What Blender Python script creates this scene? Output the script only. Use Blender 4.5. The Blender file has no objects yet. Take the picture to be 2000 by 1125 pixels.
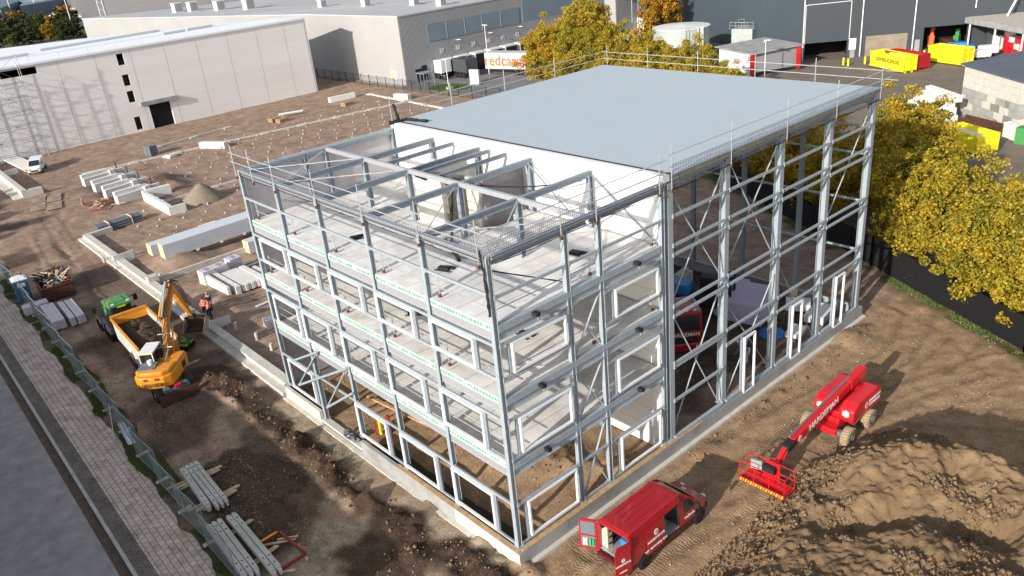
import bpy, math, random
import numpy as np
from math import sin, cos, pi, radians as R, atan2, hypot, sqrt
from mathutils import Vector, Matrix, Euler, noise
random.seed(7); rng = np.random.default_rng(7)
S = bpy.context.scene; COL = S.collection
# ---------------------------------------------------------------- camera, world, sun, exposure
CAMP = (22.290925, -17.373320, 26.465689); CAME = (1.14049936, 0.09235218, 0.83677423)
cd = bpy.data.cameras.new('camera'); cd.sensor_width = 36; cd.lens = 36*1583.56/2000; cd.clip_end = 6000; cd.clip_start = .2
cam = bpy.data.objects.new('camera', cd); COL.objects.link(cam); cam.location = CAMP; cam.rotation_euler = CAME; S.camera = cam
AZ, EL = 99.0, 20.5            # direction shadows fall (degrees from +x) and sun elevation
w = bpy.data.worlds.new("World"); S.world = w; w.use_nodes = True
nt = w.node_tree; sky = nt.nodes.new('ShaderNodeTexSky'); sky.sky_type = 'NISHITA'; sky.sun_disc = False
sky.sun_elevation = R(EL); sky.sun_rotation = R(90-(AZ+180)); sky.air_density = 1.0; sky.dust_density = 1.2; sky.ozone_density = 1.5
hs_ = nt.nodes.new('ShaderNodeHueSaturation'); hs_.inputs['Saturation'].default_value = .42; nt.links.new(sky.outputs[0], hs_.inputs['Color']); nt.links.new(hs_.outputs[0], nt.nodes['Background'].inputs[0]); nt.nodes['Background'].inputs[1].default_value = 0.148
sl = bpy.data.lights.new('sun', 'SUN'); sl.energy = 4.6; sl.angle = R(.6); sl.color = (1, .93, .83)
so = bpy.data.objects.new('sun', sl); COL.objects.link(so)
so.rotation_euler = Vector((-cos(R(AZ))*cos(R(EL)), -sin(R(AZ))*cos(R(EL)), sin(R(EL)))).to_track_quat('Z', 'Y').to_euler()
S.view_settings.view_transform = 'Standard'; S.view_settings.look = 'None'; S.view_settings.gamma = 1; S.view_settings.exposure = 0.40
S.render.resolution_x = 1024; S.render.resolution_y = 576
# ---------------------------------------------------------------- helpers
CR = Euler(CAME).to_matrix()
def G(u, v, z=0.0):             # point of the plane z seen at pixel (u, v) of the 2000 px photograph
    d = CR @ Vector(((u-1000)/1583.56, -(v-562.5)/1583.56, -1)); t = (z-CAMP[2])/d.z
    return Vector(CAMP)+d*t
class MB:
    def __init__(s): s.v = []; s.f = []; s.m = []; s.T = None
    def add(s, vs, fs, m=0):
        b = len(s.v)
        if s.T is not None: vs = [tuple(s.T @ Vector(q)) for q in vs]
        s.v += [tuple(q) for q in vs]; s.f += [tuple(b+i for i in f) for f in fs]; s.m += [m]*len(fs)
    def box(s, c, d, rz=0, m=0):
        x, y, z = d[0]/2, d[1]/2, d[2]/2; ca, sa = cos(rz), sin(rz)
        vs = [(c[0]+px*ca-py*sa, c[1]+px*sa+py*ca, c[2]+pz) for px in (-x, x) for py in (-y, y) for pz in (-z, z)]
        s.add(vs, [(0,1,3,2),(4,6,7,5),(0,4,5,1),(2,3,7,6),(0,2,6,4),(1,5,7,3)], m)
    def bx(s, x0, x1, y0, y1, z0, z1, m=0): s.box(((x0+x1)/2, (y0+y1)/2, (z0+z1)/2), (abs(x1-x0), abs(y1-y0), abs(z1-z0)), 0, m)
    def bar(s, p, q, w, h=None, m=0):
        h = h or w; p = Vector(p); q = Vector(q); d = (q-p).normalized()
        up = Vector((0,0,1)) if abs(d.z) < .95 else Vector((1,0,0))
        a = d.cross(up).normalized()*w/2; b = a.cross(d).normalized()*h/2
        vs = [p-a-b, p+a-b, p+a+b, p-a+b, q-a-b, q+a-b, q+a+b, q-a+b]
        s.add(vs, [(0,1,2,3),(4,7,6,5),(0,4,5,1),(1,5,6,2),(2,6,7,3),(3,7,4,0)], m)
    def ibar(s, p, q, w, h, m=0, t=.02):
        p = Vector(p); q = Vector(q); d = (q-p).normalized(); up = Vector((0,0,1)) if abs(d.z) < .95 else Vector((1,0,0))
        a = d.cross(up).normalized(); b = a.cross(d).normalized()
        s.bar(p+b*(h/2-t/2), q+b*(h/2-t/2), w, t, m); s.bar(p-b*(h/2-t/2), q-b*(h/2-t/2), w, t, m); s.bar(p, q, t, h-2*t, m)
    def hcol(s, x, y, z0, z1, w, d, ax='y', t=.022, m=0):   # H section; flanges face +-ax, w flange width, d depth
        zc, h = (z0+z1)/2, z1-z0
        if ax == 'y':
            s.box((x, y-d/2+t/2, zc), (w, t, h), 0, m); s.box((x, y+d/2-t/2, zc), (w, t, h), 0, m); s.box((x, y, zc), (t, d-2*t, h), 0, m)
        else:
            s.box((x-d/2+t/2, y, zc), (t, w, h), 0, m); s.box((x+d/2-t/2, y, zc), (t, w, h), 0, m); s.box((x, y, zc), (d-2*t, t, h), 0, m)
    def tube(s, p, q, r, n=8, r2=None, m=0, cap=True):
        r2 = r if r2 is None else r2; p = Vector(p); q = Vector(q); d = (q-p).normalized()
        a = d.orthogonal().normalized(); b = d.cross(a)
        vs = [p+(a*cos(2*pi*i/n)+b*sin(2*pi*i/n))*r for i in range(n)]+[q+(a*cos(2*pi*i/n)+b*sin(2*pi*i/n))*r2 for i in range(n)]
        fs = [(i, (i+1)%n, n+(i+1)%n, n+i) for i in range(n)]
        if cap: fs += [tuple(range(n-1, -1, -1)), tuple(range(n, 2*n))]
        s.add(vs, fs, m)
    def path(s, pts, r, n=6, m=0):
        for a, b in zip(pts[:-1], pts[1:]): s.tube(a, b, r, n, m=m)
    def prism(s, pts, z0, z1, m=0):
        n = len(pts); vs = [(x, y, z0) for x, y in pts]+[(x, y, z1) for x, y in pts]
        s.add(vs, [tuple(range(n-1, -1, -1)), tuple(range(n, 2*n))]+[(i, (i+1)%n, n+(i+1)%n, n+i) for i in range(n)], m)
    def slab(s, pts, off, m=0):    # polygon in 3d extruded by a vector
        n = len(pts); off = Vector(off); p = [Vector(q) for q in pts]
        s.add(p+[q+off for q in p], [tuple(range(n-1, -1, -1)), tuple(range(n, 2*n))]+[(i, (i+1)%n, n+(i+1)%n, n+i) for i in range(n)], m)
    def quad(s, a, b, c, d, m=0): s.add([a, b, c, d], [(0,1,2,3)], m)
    def lathe(s, prof, c=(0,0,0), n=16, m=0, ax='z'):
        vs = []
        for r, h in prof:
            for i in range(n):
                x, y = r*cos(2*pi*i/n), r*sin(2*pi*i/n)
                vs.append((c[0]+x, c[1]+y, c[2]+h) if ax == 'z' else (c[0]+x, c[1]+h, c[2]+y) if ax == 'y' else (c[0]+h, c[1]+x, c[2]+y))
        fs = [(j*n+i, j*n+(i+1)%n, (j+1)*n+(i+1)%n, (j+1)*n+i) for j in range(len(prof)-1) for i in range(n)]
        s.add(vs, fs, m)
    def build(s, name, mats, parent=None, bev=0, smooth=False, loc=None, rot=None):
        me = bpy.data.meshes.new(name); me.from_pydata(s.v, [], s.f)
        mats = mats if isinstance(mats, (list, tuple)) else [mats]
        for mm in mats: me.materials.append(mm)
        if len(mats) > 1: me.polygons.foreach_set('material_index', s.m)
        if smooth: me.polygons.foreach_set('use_smooth', [True]*len(s.f))
        o = bpy.data.objects.new(name, me); COL.objects.link(o)
        if parent is not None: o.parent = parent
        if loc is not None: o.location = loc
        if rot is not None: o.rotation_euler = rot
        if bev:
            b = o.modifiers.new('b', 'BEVEL'); b.width = bev; b.segments = 2; b.limit_method = 'ANGLE'; b.angle_limit = R(35)
        return o
def tag(o, label, cat, group=None, kind=None):
    o['label'] = label; o['category'] = cat
    if group: o['group'] = group
    if kind: o['kind'] = kind
    return o
def thing(name, label, cat, loc=(0,0,0), rz=0, group=None):
    o = bpy.data.objects.new(name, None); o.empty_display_size = .3; COL.objects.link(o); o.location = loc; o.rotation_euler = (0, 0, rz)
    return tag(o, label, cat, group)
def struct(o): o['kind'] = 'structure'; return o
def copy_tree(o, parent=None):
    c = o.copy(); COL.objects.link(c); c.parent = parent
    for ch in kids[o.name] if o.name in kids else list(o.children): copy_tree(ch, c)
    return c
kids = {}
def dup(root, loc, rz=0, label=None, group=None, scale=None):
    c = copy_tree(root); c.location = loc; c.rotation_euler = (0, 0, rz)
    if label: c['label'] = label
    if group: c['group'] = group
    if scale: c.scale = scale
    return c
def text(s, size, parent, loc, xdir, updir, mat, name='lettering', depth=.006, shear=0):
    fc = bpy.data.curves.new(name, 'FONT'); fc.body = s; fc.size = size; fc.extrude = depth; fc.align_x = 'CENTER'; fc.align_y = 'CENTER'; fc.offset = size*.012; fc.shear = shear
    t = bpy.data.objects.new('tmp', fc); COL.objects.link(t)
    bpy.context.view_layer.update()
    me = bpy.data.meshes.new_from_object(t.evaluated_get(bpy.context.evaluated_depsgraph_get())); bpy.data.objects.remove(t)
    me.materials.clear(); me.materials.append(mat); me.name = name
    x = Vector(xdir).normalized(); z = x.cross(Vector(updir)).normalized(); y = z.cross(x)
    M = Matrix((x, y, z)).transposed().to_4x4(); M.translation = Vector(loc)
    me.transform(M)
    o = bpy.data.objects.new(name, me); COL.objects.link(o); o.parent = parent
    return o
# ---------------------------------------------------------------- materials
def L(c): return tuple(((x/255)/12.92 if x/255 <= .04045 else ((x/255+.055)/1.055)**2.4) for x in c)
def mat(name, col, rough=.6, metal=0, var=.15, scale=3., bump=.0, bscale=30., spec=.4, dirt=None, streak=False, coat=0):
    m = bpy.data.materials.new(name); m.use_nodes = True; n = m.node_tree; b = n.nodes['Principled BSDF']
    b.inputs['Roughness'].default_value = rough; b.inputs['Metallic'].default_value = metal; b.inputs['Specular IOR Level'].default_value = spec
    if coat: b.inputs['Coat Weight'].default_value = coat; b.inputs['Coat Roughness'].default_value = .08
    tc = n.nodes.new('ShaderNodeTexCoord'); no = n.nodes.new('ShaderNodeTexNoise'); no.inputs['Scale'].default_value = scale; no.inputs['Detail'].default_value = 6; no.inputs['Roughness'].default_value = .65
    src = tc.outputs['Object']
    if streak:
        mp = n.nodes.new('ShaderNodeMapping'); mp.inputs['Scale'].default_value = streak; n.links.new(src, mp.inputs[0]); src = mp.outputs[0]
    n.links.new(src, no.inputs['Vector'])
    r = n.nodes.new('ShaderNodeValToRGB'); n.links.new(no.outputs['Fac'], r.inputs[0])
    e = r.color_ramp.elements; e[0].position = .3; e[1].position = .7
    d = dirt if dirt else tuple(x*(1-var*1.6) for x in col); e[0].color = (*d, 1); e[1].color = (*[min(x*(1+var*.6), .95) for x in col], 1)
    n.links.new(r.outputs[0], b.inputs['Base Color'])
    if bump:
        n2 = n.nodes.new('ShaderNodeTexNoise'); n2.inputs['Scale'].default_value = bscale; n2.inputs['Detail'].default_value = 8; n.links.new(tc.outputs['Object'], n2.inputs['Vector'])
        bp = n.nodes.new('ShaderNodeBump'); bp.inputs['Strength'].default_value = bump; bp.inputs['Distance'].default_value = .05; n.links.new(n2.outputs['Fac'], bp.inputs['Height']); n.links.new(bp.outputs[0], b.inputs['Normal'])
    return m
def nodes(m): return m.node_tree.nodes, m.node_tree.links
def wave_bump(m, axis, scale, strength, dist=.04, darken=0):     # ribs of a profiled sheet
    n, l = nodes(m); b = n['Principled BSDF']; tc = n.new('ShaderNodeTexCoord'); wv = n.new('ShaderNodeTexWave'); wv.bands_direction = axis; wv.inputs['Scale'].default_value = scale
    l.new(tc.outputs['Object'], wv.inputs['Vector']); bp = n.new('ShaderNodeBump'); bp.inputs['Strength'].default_value = strength; bp.inputs['Distance'].default_value = dist
    l.new(wv.outputs['Fac'], bp.inputs['Height']); l.new(bp.outputs[0], b.inputs['Normal'])
    return m
M = {}
M['steel'] = mat('galvanised_steel', (.36,.415,.455), .5, .15, .10, 5)
M['steel_dk'] = mat('galvanised_steel_beam', (.28,.33,.375), .5, .2, .12, 5)
M['alu'] = mat('aluminium', (.55,.57,.6), .35, .5, .08, 6)
M['frame_white'] = mat('white_window_frame', (.78,.80,.82), .45, 0, .04, 4)
M['panel_white'] = mat('white_sandwich_panel', (.80,.79,.76), .5, 0, .05, .8)
M['panel_lilac'] = mat('grey_panel', (.50,.47,.49), .5, 0, .08, .6, streak=(.4,1,2))
M['conc'] = mat('precast_concrete', (.50,.49,.46), .85, 0, .16, 1.2, .15, 25)
M['slab'] = mat('hollow_core_concrete', (.76,.745,.72), .85, 0, .2, .6, .12, 30)
M['conc_lt'] = mat('pale_concrete', (.58,.56,.50), .85, 0, .14, 1.5, .15, 20)
M['conc_gr'] = mat('grey_concrete', (.34,.34,.34), .85, 0, .2, .7, .15, 20)
M['white_blk'] = mat('white_blocks', (.72,.71,.68), .8, 0, .08, 2)
M['green'] = mat('green_plug', (.03,.45,.14), .5, 0, .1)
M['wood'] = mat('timber', (.50,.34,.19), .8, 0, .25, 4, .1, 40, streak=(1,1,1))
M['woodpale'] = mat('pale_timber', (.62,.50,.33), .8, 0, .2, 5)
M['brown_clamp'] = mat('rusty_clamp', (.20,.085,.045), .7, .2, .3, 20)
M['black'] = mat('black_rubber', (.02,.02,.022), .7, 0, .3, 8)
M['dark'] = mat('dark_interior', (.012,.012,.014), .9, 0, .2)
M['net'] = mat('net_cord', (.09,.11,.14), .8, 0, .1)
M['roof'] = mat('roof_membrane', (.43,.495,.545), .6, 0, .03, .8, .03, 3)
M['insul'] = mat('yellow_insulation', (.42,.38,.20), .9, 0, .3, 5)
M['red'] = mat('red_paint', (.37,.010,.018), .32, 0, .12, 2, spec=.5, coat=.6)
M['red2'] = mat('bright_red_paint', (.62,.012,.02), .35, 0, .10, 2, spec=.5, coat=.4)
M['darkred'] = mat('maroon_trim', (.10,.012,.018), .4, 0, .1, 2)
M['redprimer'] = mat('red_primer', (.26,.04,.03), .7, 0, .2, 3)
M['white'] = mat('white_paint', (.80,.80,.80), .4, 0, .05, 2, spec=.5)
M['orange'] = mat('orange_yellow_paint', (.78,.30,.02), .4, 0, .12, 2, spec=.5)
M['yellow'] = mat('yellow_paint', (.83,.70,.02), .5, 0, .10, 1)
M['jgreen'] = mat('green_paint', (.06,.26,.08), .4, 0, .1, 2, spec=.5)
M['glass'] = mat('tinted_glass', (.02,.025,.03), .12, 0, .1, 2, spec=.9)
M['hivis'] = mat('orange_workwear', (.85,.16,.05), .8, 0, .15, 12)
M['skin'] = mat('skin', (.50,.28,.20), .6, 0, .05)
M['navy'] = mat('dark_trousers', (.02,.025,.04), .8, 0, .2, 10)
M['blue'] = mat('blue_plastic', (.05,.16,.28), .5, 0, .12, 2)
M['bluet'] = mat('blue_tarpaulin', (.03,.22,.55), .5, 0, .15, 2, .3, 6)
M['rust'] = mat('rusty_steel', (.10,.042,.028), .85, .1, .35, 3, .1, 20)
M['pvc'] = mat('grey_plastic_pipe', (.14,.17,.20), .45, 0, .1, 3)
M['lilac'] = mat('lilac_insulation', (.55,.50,.66), .7, 0, .08, 1)
M['wrap'] = mat('wrapped_blocks', (.62,.58,.62), .4, 0, .12, 4)
M['soil'] = mat('dark_soil', (.07,.045,.03), .95, 0, .3, 5, .6, 20)
M['tyre'] = mat('muddy_tyre', (.055,.05,.045), .9, 0, .3, 6, .3, 30)
M['tyre_mud'] = mat('tyre_caked_in_mud', (.38,.29,.19), .95, 0, .2, 8, .4, 30)
M['rim'] = mat('grey_rim', (.5,.5,.5), .5, .2, .1)
M['fence'] = mat('fence_wire', (.28,.34,.34), .5, .4, .1)
M['blackfence'] = mat('black_fence', (.006,.006,.007), 1, 0, .2)
M['leaf_litter'] = mat('litter_white', (.7,.7,.68), .8, 0, .1)
# ---------------------------------------------------------------- noise on arrays
def vnoise(x, y, seed):
    r = np.random.default_rng(seed).random((256, 256)); xi = np.floor(x).astype(int); yi = np.floor(y).astype(int); fx = x-xi; fy = y-yi
    fx = fx*fx*(3-2*fx); fy = fy*fy*(3-2*fy); a = r[xi & 255, yi & 255]; b = r[(xi+1) & 255, yi & 255]; c = r[xi & 255, (yi+1) & 255]; d = r[(xi+1) & 255, (yi+1) & 255]
    return (a*(1-fx)+b*fx)*(1-fy)+(c*(1-fx)+d*fx)*fy-.5
def fbm(x, y, f, oct=4, seed=1, g=.5):
    s = 0; a = 1
    for o in range(oct): s = s+a*vnoise(x*f+o*17.3, y*f+o*9.1, seed+o); f *= 2.03; a *= g
    return s
def sstep(a, b, x): t = np.clip((x-a)/(b-a), 0, 1); return t*t*(3-2*t)
def seg_d(x, y, pts):
    d = np.full(x.shape, 1e9)
    for (ax, ay), (bx, by) in zip(pts[:-1], pts[1:]):
        t = np.clip(((x-ax)*(bx-ax)+(y-ay)*(by-ay))/((bx-ax)**2+(by-ay)**2), 0, 1); d = np.minimum(d, np.hypot(x-ax-t*(bx-ax), y-ay-t*(by-ay)))
    return d
BERM = [(-27.5,-2.7),(-24,-2.3),(-20.5,-2.6),(-17,-2.8),(-13.5,-2.2),(-11,-2.9),(-8.5,-2.6),(-6,-1.9),(-4.2,-2.4),(-2.6,-1.7),(-.6,-1.9),(1.2,-1.0)]
TRACKS = [[(-36,-6),(-26,-8),(-18,-6.8),(-12,-6.2),(-5,-7.5)],[(-24,-4.2),(-17,-4.2),(-11,-4.6),(-3,-6.5)],[(3.2,-9),(3,2),(4.6,9),(5.6,15),(7.8,22),(9.5,30)],[(6,-9),(5.6,3),(5.4,8)],[(1.8,3),(2.4,10),(2.6,18),(4.2,25),(3.6,33)],
  [(-118,12),(-100,6),(-86,2),(-74,-2),(-60,-3.5),(-45,-5)],[(10,29),(5,33),(-4,36),(-16,42)]]
RUTS = [[(2.6,-9),(2.9,4),(4.2,13),(6.0,22),(9,30),(13,34)],[(4.2,-6),(4.0,6),(4.8,15),(7.5,24),(12,31),(20,33)],[(2.2,12),(3.2,20),(4.4,27),(3.0,33.5),(-4,37),(-14,42)],[(5.0,13.5),(7.2,21),(10.5,26),(17,28.5)],[(3.4,16),(6.5,26),(6.5,32),(1,35.5),(-10,40.5)],[(7,21.5),(12,24.5),(20,26)],[(-58,-4.5),(-46,-7.2),(-36,-7.6),(-28,-8.2),(-20,-7.4),(-10,-5.4),(-3,-4.0)],[(-26,-4.6),(-20,-5.6),(-14,-4.6),(-7,-4.0),(-2,-5.4),(2,-8)],[(-118,9),(-104,8),(-92,4),(-80,0),(-66,-1.5),(-52,-2.6)],[(-100,14),(-92,9),(-84,3),(-70,-3),(-58,-4.5)],[(-72,20),(-66,8),(-60,3),(-50,-2)]]
def ground_h(x, y):
    h = .07*fbm(x, y, .22, 4, 3)+.05*fbm(x, y, 1.3, 3, 9)
    near = sstep(-60, -30, x)
    h = h+near*.05*fbm(x, y, 3.1, 2, 21)
    out = 1-sstep(-.4, .1, y)*(1-sstep(.1, .5, x))*(1-sstep(30.5, 31, y))*(1-sstep(21.6, 22.2, -x))    # outside the building
    b = seg_d(x, y, BERM); bw = .8+1.3*fbm(x, y, .45, 2, 31)
    h = h+out*.30*np.exp(-(b/bw)**2)*np.clip(1+3.2*fbm(x, y, .9, 4, 41), 0, 3)
    ins = (1-out)
    h = h+ins*(.12+.5*np.exp(-(seg_d(x, y, [(-6,4.5),(-1.5,7.8)])/1.2)**2)*(1+fbm(x, y, 1.1, 3, 77))-.5*np.exp(-((y-.9)/.9)**2)*(x > -13)*(x < -.5)+.25*np.exp(-((x+8)**2+(y-6)**2)/9))
    for t in RUTS:
        d = seg_d(x+.5*fbm(x, y, .12, 2, 200+RUTS.index(t)), y+.5*fbm(x, y, .12, 2, 230+RUTS.index(t)), t); wb = 1.0 if RUTS.index(t) % 2 else .85; h = h-.03*np.exp(-((d-wb)/.2)**2)+.02*np.exp(-((np.abs(d-wb)-.33)/.12)**2)
    for t in TRACKS:
        d = seg_d(x, y, t); h = h-.05*np.exp(-((d-.85)/.22)**2)+.035*np.exp(-((d-1.25)/.2)**2)
    # spoil against the foundations on the left, brown mound
    h = h+.9*np.exp(-(((x+52)/4)**2+((y-4.6)/2.2)**2))*(x < -49.5)+.5*np.exp(-(((x+38)/5)**2+((y-3)/1.6)**2))
    h = h+1.1*np.exp(-(((x+81)/4.5)**2+((y-13.5)/2.6)**2))*(1+fbm(x, y, .5, 3, 12))
    h = h+.35*np.exp(-((x-.6)**2/4+(y-27.5)**2/1.5))*(x > .4)+.3*np.exp(-((x-1.4)/.35)**2)*(y > 11)*(y < 30)*(.6+fbm(x, y, .9, 3, 63))*(1-sstep(2, 2.6, x))
    h = h*(1-.9*sstep(-8.2, -9.2, y-0*x))
    return h
def rng_lines(a): return np.concatenate([np.arange(s, e, st) for s, e, st in a])
def grid_obj(name, xs, ys, hf, m, attrs=None, smooth=True):
    X, Y = np.meshgrid(xs, ys, indexing='ij'); H = hf(X, Y); nx, ny = len(xs), len(ys)
    v = np.stack([X, Y, H], -1).reshape(-1, 3); i = (np.arange(nx-1)[:, None]*ny+np.arange(ny-1)[None, :]).ravel()
    f = np.stack([i, i+ny, i+ny+1, i+1], 1)
    me = bpy.data.meshes.new(name); me.vertices.add(len(v)); me.vertices.foreach_set('co', v.ravel()); me.loops.add(f.size); me.loops.foreach_set('vertex_index', f.ravel())
    me.polygons.add(len(f)); me.polygons.foreach_set('loop_start', np.arange(0, f.size, 4)); me.polygons.foreach_set('loop_total', np.full(len(f), 4)); me.polygons.foreach_set('use_smooth', np.full(len(f), smooth))
    for k, fn in (attrs or {}).items():
        a = me.attributes.new(k, 'FLOAT', 'POINT'); a.data.foreach_set('value', fn(X, Y).ravel().astype('f4'))
    me.update(); me.validate(); me.materials.append(m); o = bpy.data.objects.new(name, me); COL.objects.link(o); return o
# ---------------------------------------------------------------- ground materials
def ground_mat():
    m = mat('site_earth', (.2,.1,.1), .95, 0, .1); n, l = nodes(m); b = n['Principled BSDF']; b.inputs['Specular IOR Level'].default_value = .15
    tc = n.new('ShaderNodeTexCoord'); P = tc.outputs['Object']
    def noi(s, d=6, r=.6):
        q = n.new('ShaderNodeTexNoise'); q.inputs['Scale'].default_value = s; q.inputs['Detail'].default_value = d; q.inputs['Roughness'].default_value = r; l.new(P, q.inputs['Vector']); return q.outputs['Fac']
    def ramp(src, a, c0, bb, c1):
        q = n.new('ShaderNodeValToRGB'); e = q.color_ramp.elements; e[0].position = a; e[1].position = bb; e[0].color = (*c0, 1); e[1].color = (*c1, 1); l.new(src, q.inputs[0]); return q.outputs[0]
    def mix(f, a, c, t='MIX'):
        q = n.new('ShaderNodeMix'); q.data_type = 'RGBA'; q.blend_type = t
        for k, s in ((0, f), (6, a), (7, c)):
            if hasattr(s, 'links'): l.new(s, q.inputs[k])
            else: q.inputs[k].default_value = s if k == 0 else (*s, 1)
        return q.outputs[2]
    def att(k): q = n.new('ShaderNodeAttribute'); q.attribute_name = k; return q.outputs['Fac']
    base = ramp(noi(.35), .35, GC[0], .68, GC[1])
    base = mix(ramp(noi(1.6, 8, .7), .45, (0,0,0), .7, (1,1,1)), base, GC[2])
    base = mix(att('warm'), base, mix(.85, base, GC[3]))
    base = mix(att('rut'), base, mix(.38, base, (.10,.068,.048)))
    base = mix(att('sand'), base, ramp(noi(2.2), .35, (.27,.22,.155), .7, (.40,.335,.245)))
    base = mix(att('wet_and_shade'), base, ramp(noi(3.5), .3, (.035,.022,.016), .75, (.085,.055,.038)))
    base = mix(att('grass'), base, ramp(noi(6), .35, (.05,.07,.02), .7, (.14,.11,.05)))
    vo = n.new('ShaderNodeTexVoronoi'); vo.inputs['Scale'].default_value = 4.2; vo.inputs['Randomness'].default_value = 1; l.new(P, vo.inputs['Vector'])
    st = ramp(vo.outputs['Distance'], .07, (1,1,1), .11, (0,0,0)); msk = ramp(noi(.5, 4), .5, (0,0,0), .62, (1,1,1)); q = n.new('ShaderNodeMath'); q.operation = 'MULTIPLY'; l.new(st, q.inputs[0]); l.new(msk, q.inputs[1])
    base = mix(q.outputs[0], base, (.42,.36,.28))
    fine = ramp(noi(7, 9, .8), .34, (.62,.60,.58), .66, (1.32,1.34,1.36)); q9 = n.new('ShaderNodeMix'); q9.data_type = 'RGBA'; q9.blend_type = 'MULTIPLY'; q9.inputs[0].default_value = 1; l.new(base, q9.inputs[6]); l.new(fine, q9.inputs[7]); base = q9.outputs[2]
    fine2 = ramp(noi(.9, 6, .7), .35, (.74,.72,.70), .62, (1.15,1.15,1.14)); q8 = n.new('ShaderNodeMix'); q8.data_type = 'RGBA'; q8.blend_type = 'MULTIPLY'; q8.inputs[0].default_value = 1; l.new(base, q8.inputs[6]); l.new(fine2, q8.inputs[7]); base = q8.outputs[2]
    l.new(base, b.inputs['Base Color'])
    # bumps: grain, clods and tyre lugs
    mp = n.new('ShaderNodeMapping'); l.new(P, mp.inputs[0]); wv = n.new('ShaderNodeTexWave'); wv.bands_direction = 'Y'; wv.inputs['Scale'].default_value = 1.9; wv.inputs['Distortion'].default_value = 9; wv.inputs['Detail'].default_value = 2; wv.inputs['Detail Scale'].default_value = 1.2; l.new(mp.outputs[0], wv.inputs['Vector'])
    wx = n.new('ShaderNodeTexWave'); wx.bands_direction = 'X'; wx.inputs['Scale'].default_value = 1.25; wx.inputs['Distortion'].default_value = 5; wx.inputs['Detail'].default_value = 2; l.new(P, wx.inputs['Vector'])
    def mul(a, c):
        q = n.new('ShaderNodeMath'); q.operation = 'MULTIPLY'
        for k, s in enumerate((a, c)):
            if hasattr(s, 'links'): l.new(s, q.inputs[k])
            else: q.inputs[k].default_value = s
        return q.outputs[0]
    def add(a, c):
        q = n.new('ShaderNodeMath'); q.operation = 'ADD'; l.new(a, q.inputs[0]); l.new(c, q.inputs[1]); return q.outputs[0]
    hsum = add(add(mul(noi(1.4, 5), .35), mul(noi(9, 8, .75), .22)), add(mul(mul(wv.outputs['Fac'], att('track')), .16), mul(mul(wx.outputs['Fac'], att('trackx')), .2)))
    bp = n.new('ShaderNodeBump'); bp.inputs['Strength'].default_value = .8; bp.inputs['Distance'].default_value = .13; l.new(hsum, bp.inputs['Height']); l.new(bp.outputs[0], b.inputs['Normal'])
    return m
GC = [(.245,.17,.128), (.40,.29,.225), (.31,.22,.165), (.33,.225,.13)]
M['earth'] = ground_mat()
def a_track(x, y):
    t = 0*x
    for k in (2, 3, 4): t = np.maximum(t, np.exp(-((seg_d(x, y, TRACKS[k])-.85)/.35)**2))
    t = np.maximum(t, sstep(1.8, 2.6, x)*(y < 12)*(x < 7)*.5*(.5+fbm(x, y, .3, 2, 5)))
    return np.clip(t*sstep(-.1, .2, fbm(x, y, .25, 2, 8)+.25), 0, 1)
def a_trackx(x, y):
    t = 0*x
    for k in (0, 1, 5): t = np.maximum(t, np.exp(-((seg_d(x, y, TRACKS[k])-.85)/.4)**2))
    return np.clip(t, 0, 1)
def a_sand(x, y):
    n_ = fbm(x, y, .5, 3, 14)
    s = sstep(.0, .12, .34+n_*.8-np.abs(y+1.15)*.42)*(x > -23)*(x < -.2)*(y < -.2)
    s = np.maximum(s, sstep(.0, .1, fbm(x, y, .28, 3, 15)-.22)*(y < -2.5)*(x < 0)*(x > -30)*.8)
    for (cx, cy, r_) in ((-8.2,-5.2,1.3),(-11.5,-3.6,1.2),(-18.5,-4.0,1.2),(-7,-7.3,1.0),(-33,-7.4,1.2)): s = np.maximum(s, .75*sstep(1.1, .7, np.hypot((x-cx)*.6, y-cy)/r_+1.2*fbm(x, y, .7, 3, 302)))
    s = np.maximum(s, np.exp(-(((x+70.5)/2.2)**2+((y-13.8)/1.8)**2)*.8)*1.0)
    return np.clip(s, 0, 1)
def a_wet_and_shade(x, y):
    b = seg_d(x, y, BERM); s = sstep(1.15, .5, b+.9*fbm(x, y, .7, 3, 51))*(x < .6)
    s = np.maximum(s, .75*sstep(.05, .25, fbm(x, y, .16, 3, 52))*(y < -2)*(x < -1))
    s = np.maximum(s, sstep(-.02, .12, .1-(seg_d(x, y, [(-58,-1),(-30,-3.5)])-2.4)*.12+.4*fbm(x, y, .3, 3, 59))*.6*(x < -28)*(y < .5))
    s = np.maximum(s, .7*np.exp(-(seg_d(x, y, [(-90,8),(-79,7.6)])/1.6)**2))
    for (cx, cy, r_) in ((-16.5,-6.0,2.0),(-12.5,-7.2,2.2),(-14,-4.6,1.2),(-27,-2.6,2.4),(-23.5,-1.6,1.6),(-5,-4.2,2.0),(-3,-7,1.8)): s = np.maximum(s, .92*sstep(1.15, .75, np.hypot((x-cx)*.7, y-cy)/r_+1.1*fbm(x, y, .45, 3, 301)))
    s = np.maximum(s, (.82+.3*fbm(x, y, .5, 3, 54))*(x < -.1)*(y > 10.6)*(x > -21.6)*(y < 30.3)*sstep(-1.2, -2.6, x-.35*fbm(x, y, .6, 2, 5)*6))  # shade under the hall roof, painted into the floor colour
    s = np.maximum(s, .8*np.exp(-(((x+81)/3.5)**2+((y-13.5)/2.2)**2)))
    return np.clip(s, 0, 1)
def a_rut(x, y):
    t = 0*x
    for k, q_ in enumerate(RUTS):
        wb = 1.0 if k % 2 else .85; d = seg_d(x+.5*fbm(x, y, .12, 2, 200+k), y+.5*fbm(x, y, .12, 2, 230+k), q_); t = np.maximum(t, np.exp(-((d-wb)/.2)**2)*(.55+.45*np.sign(fbm(x, y, .1, 2, 260+k)+.12)))
    return np.clip(t, 0, 1)
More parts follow.
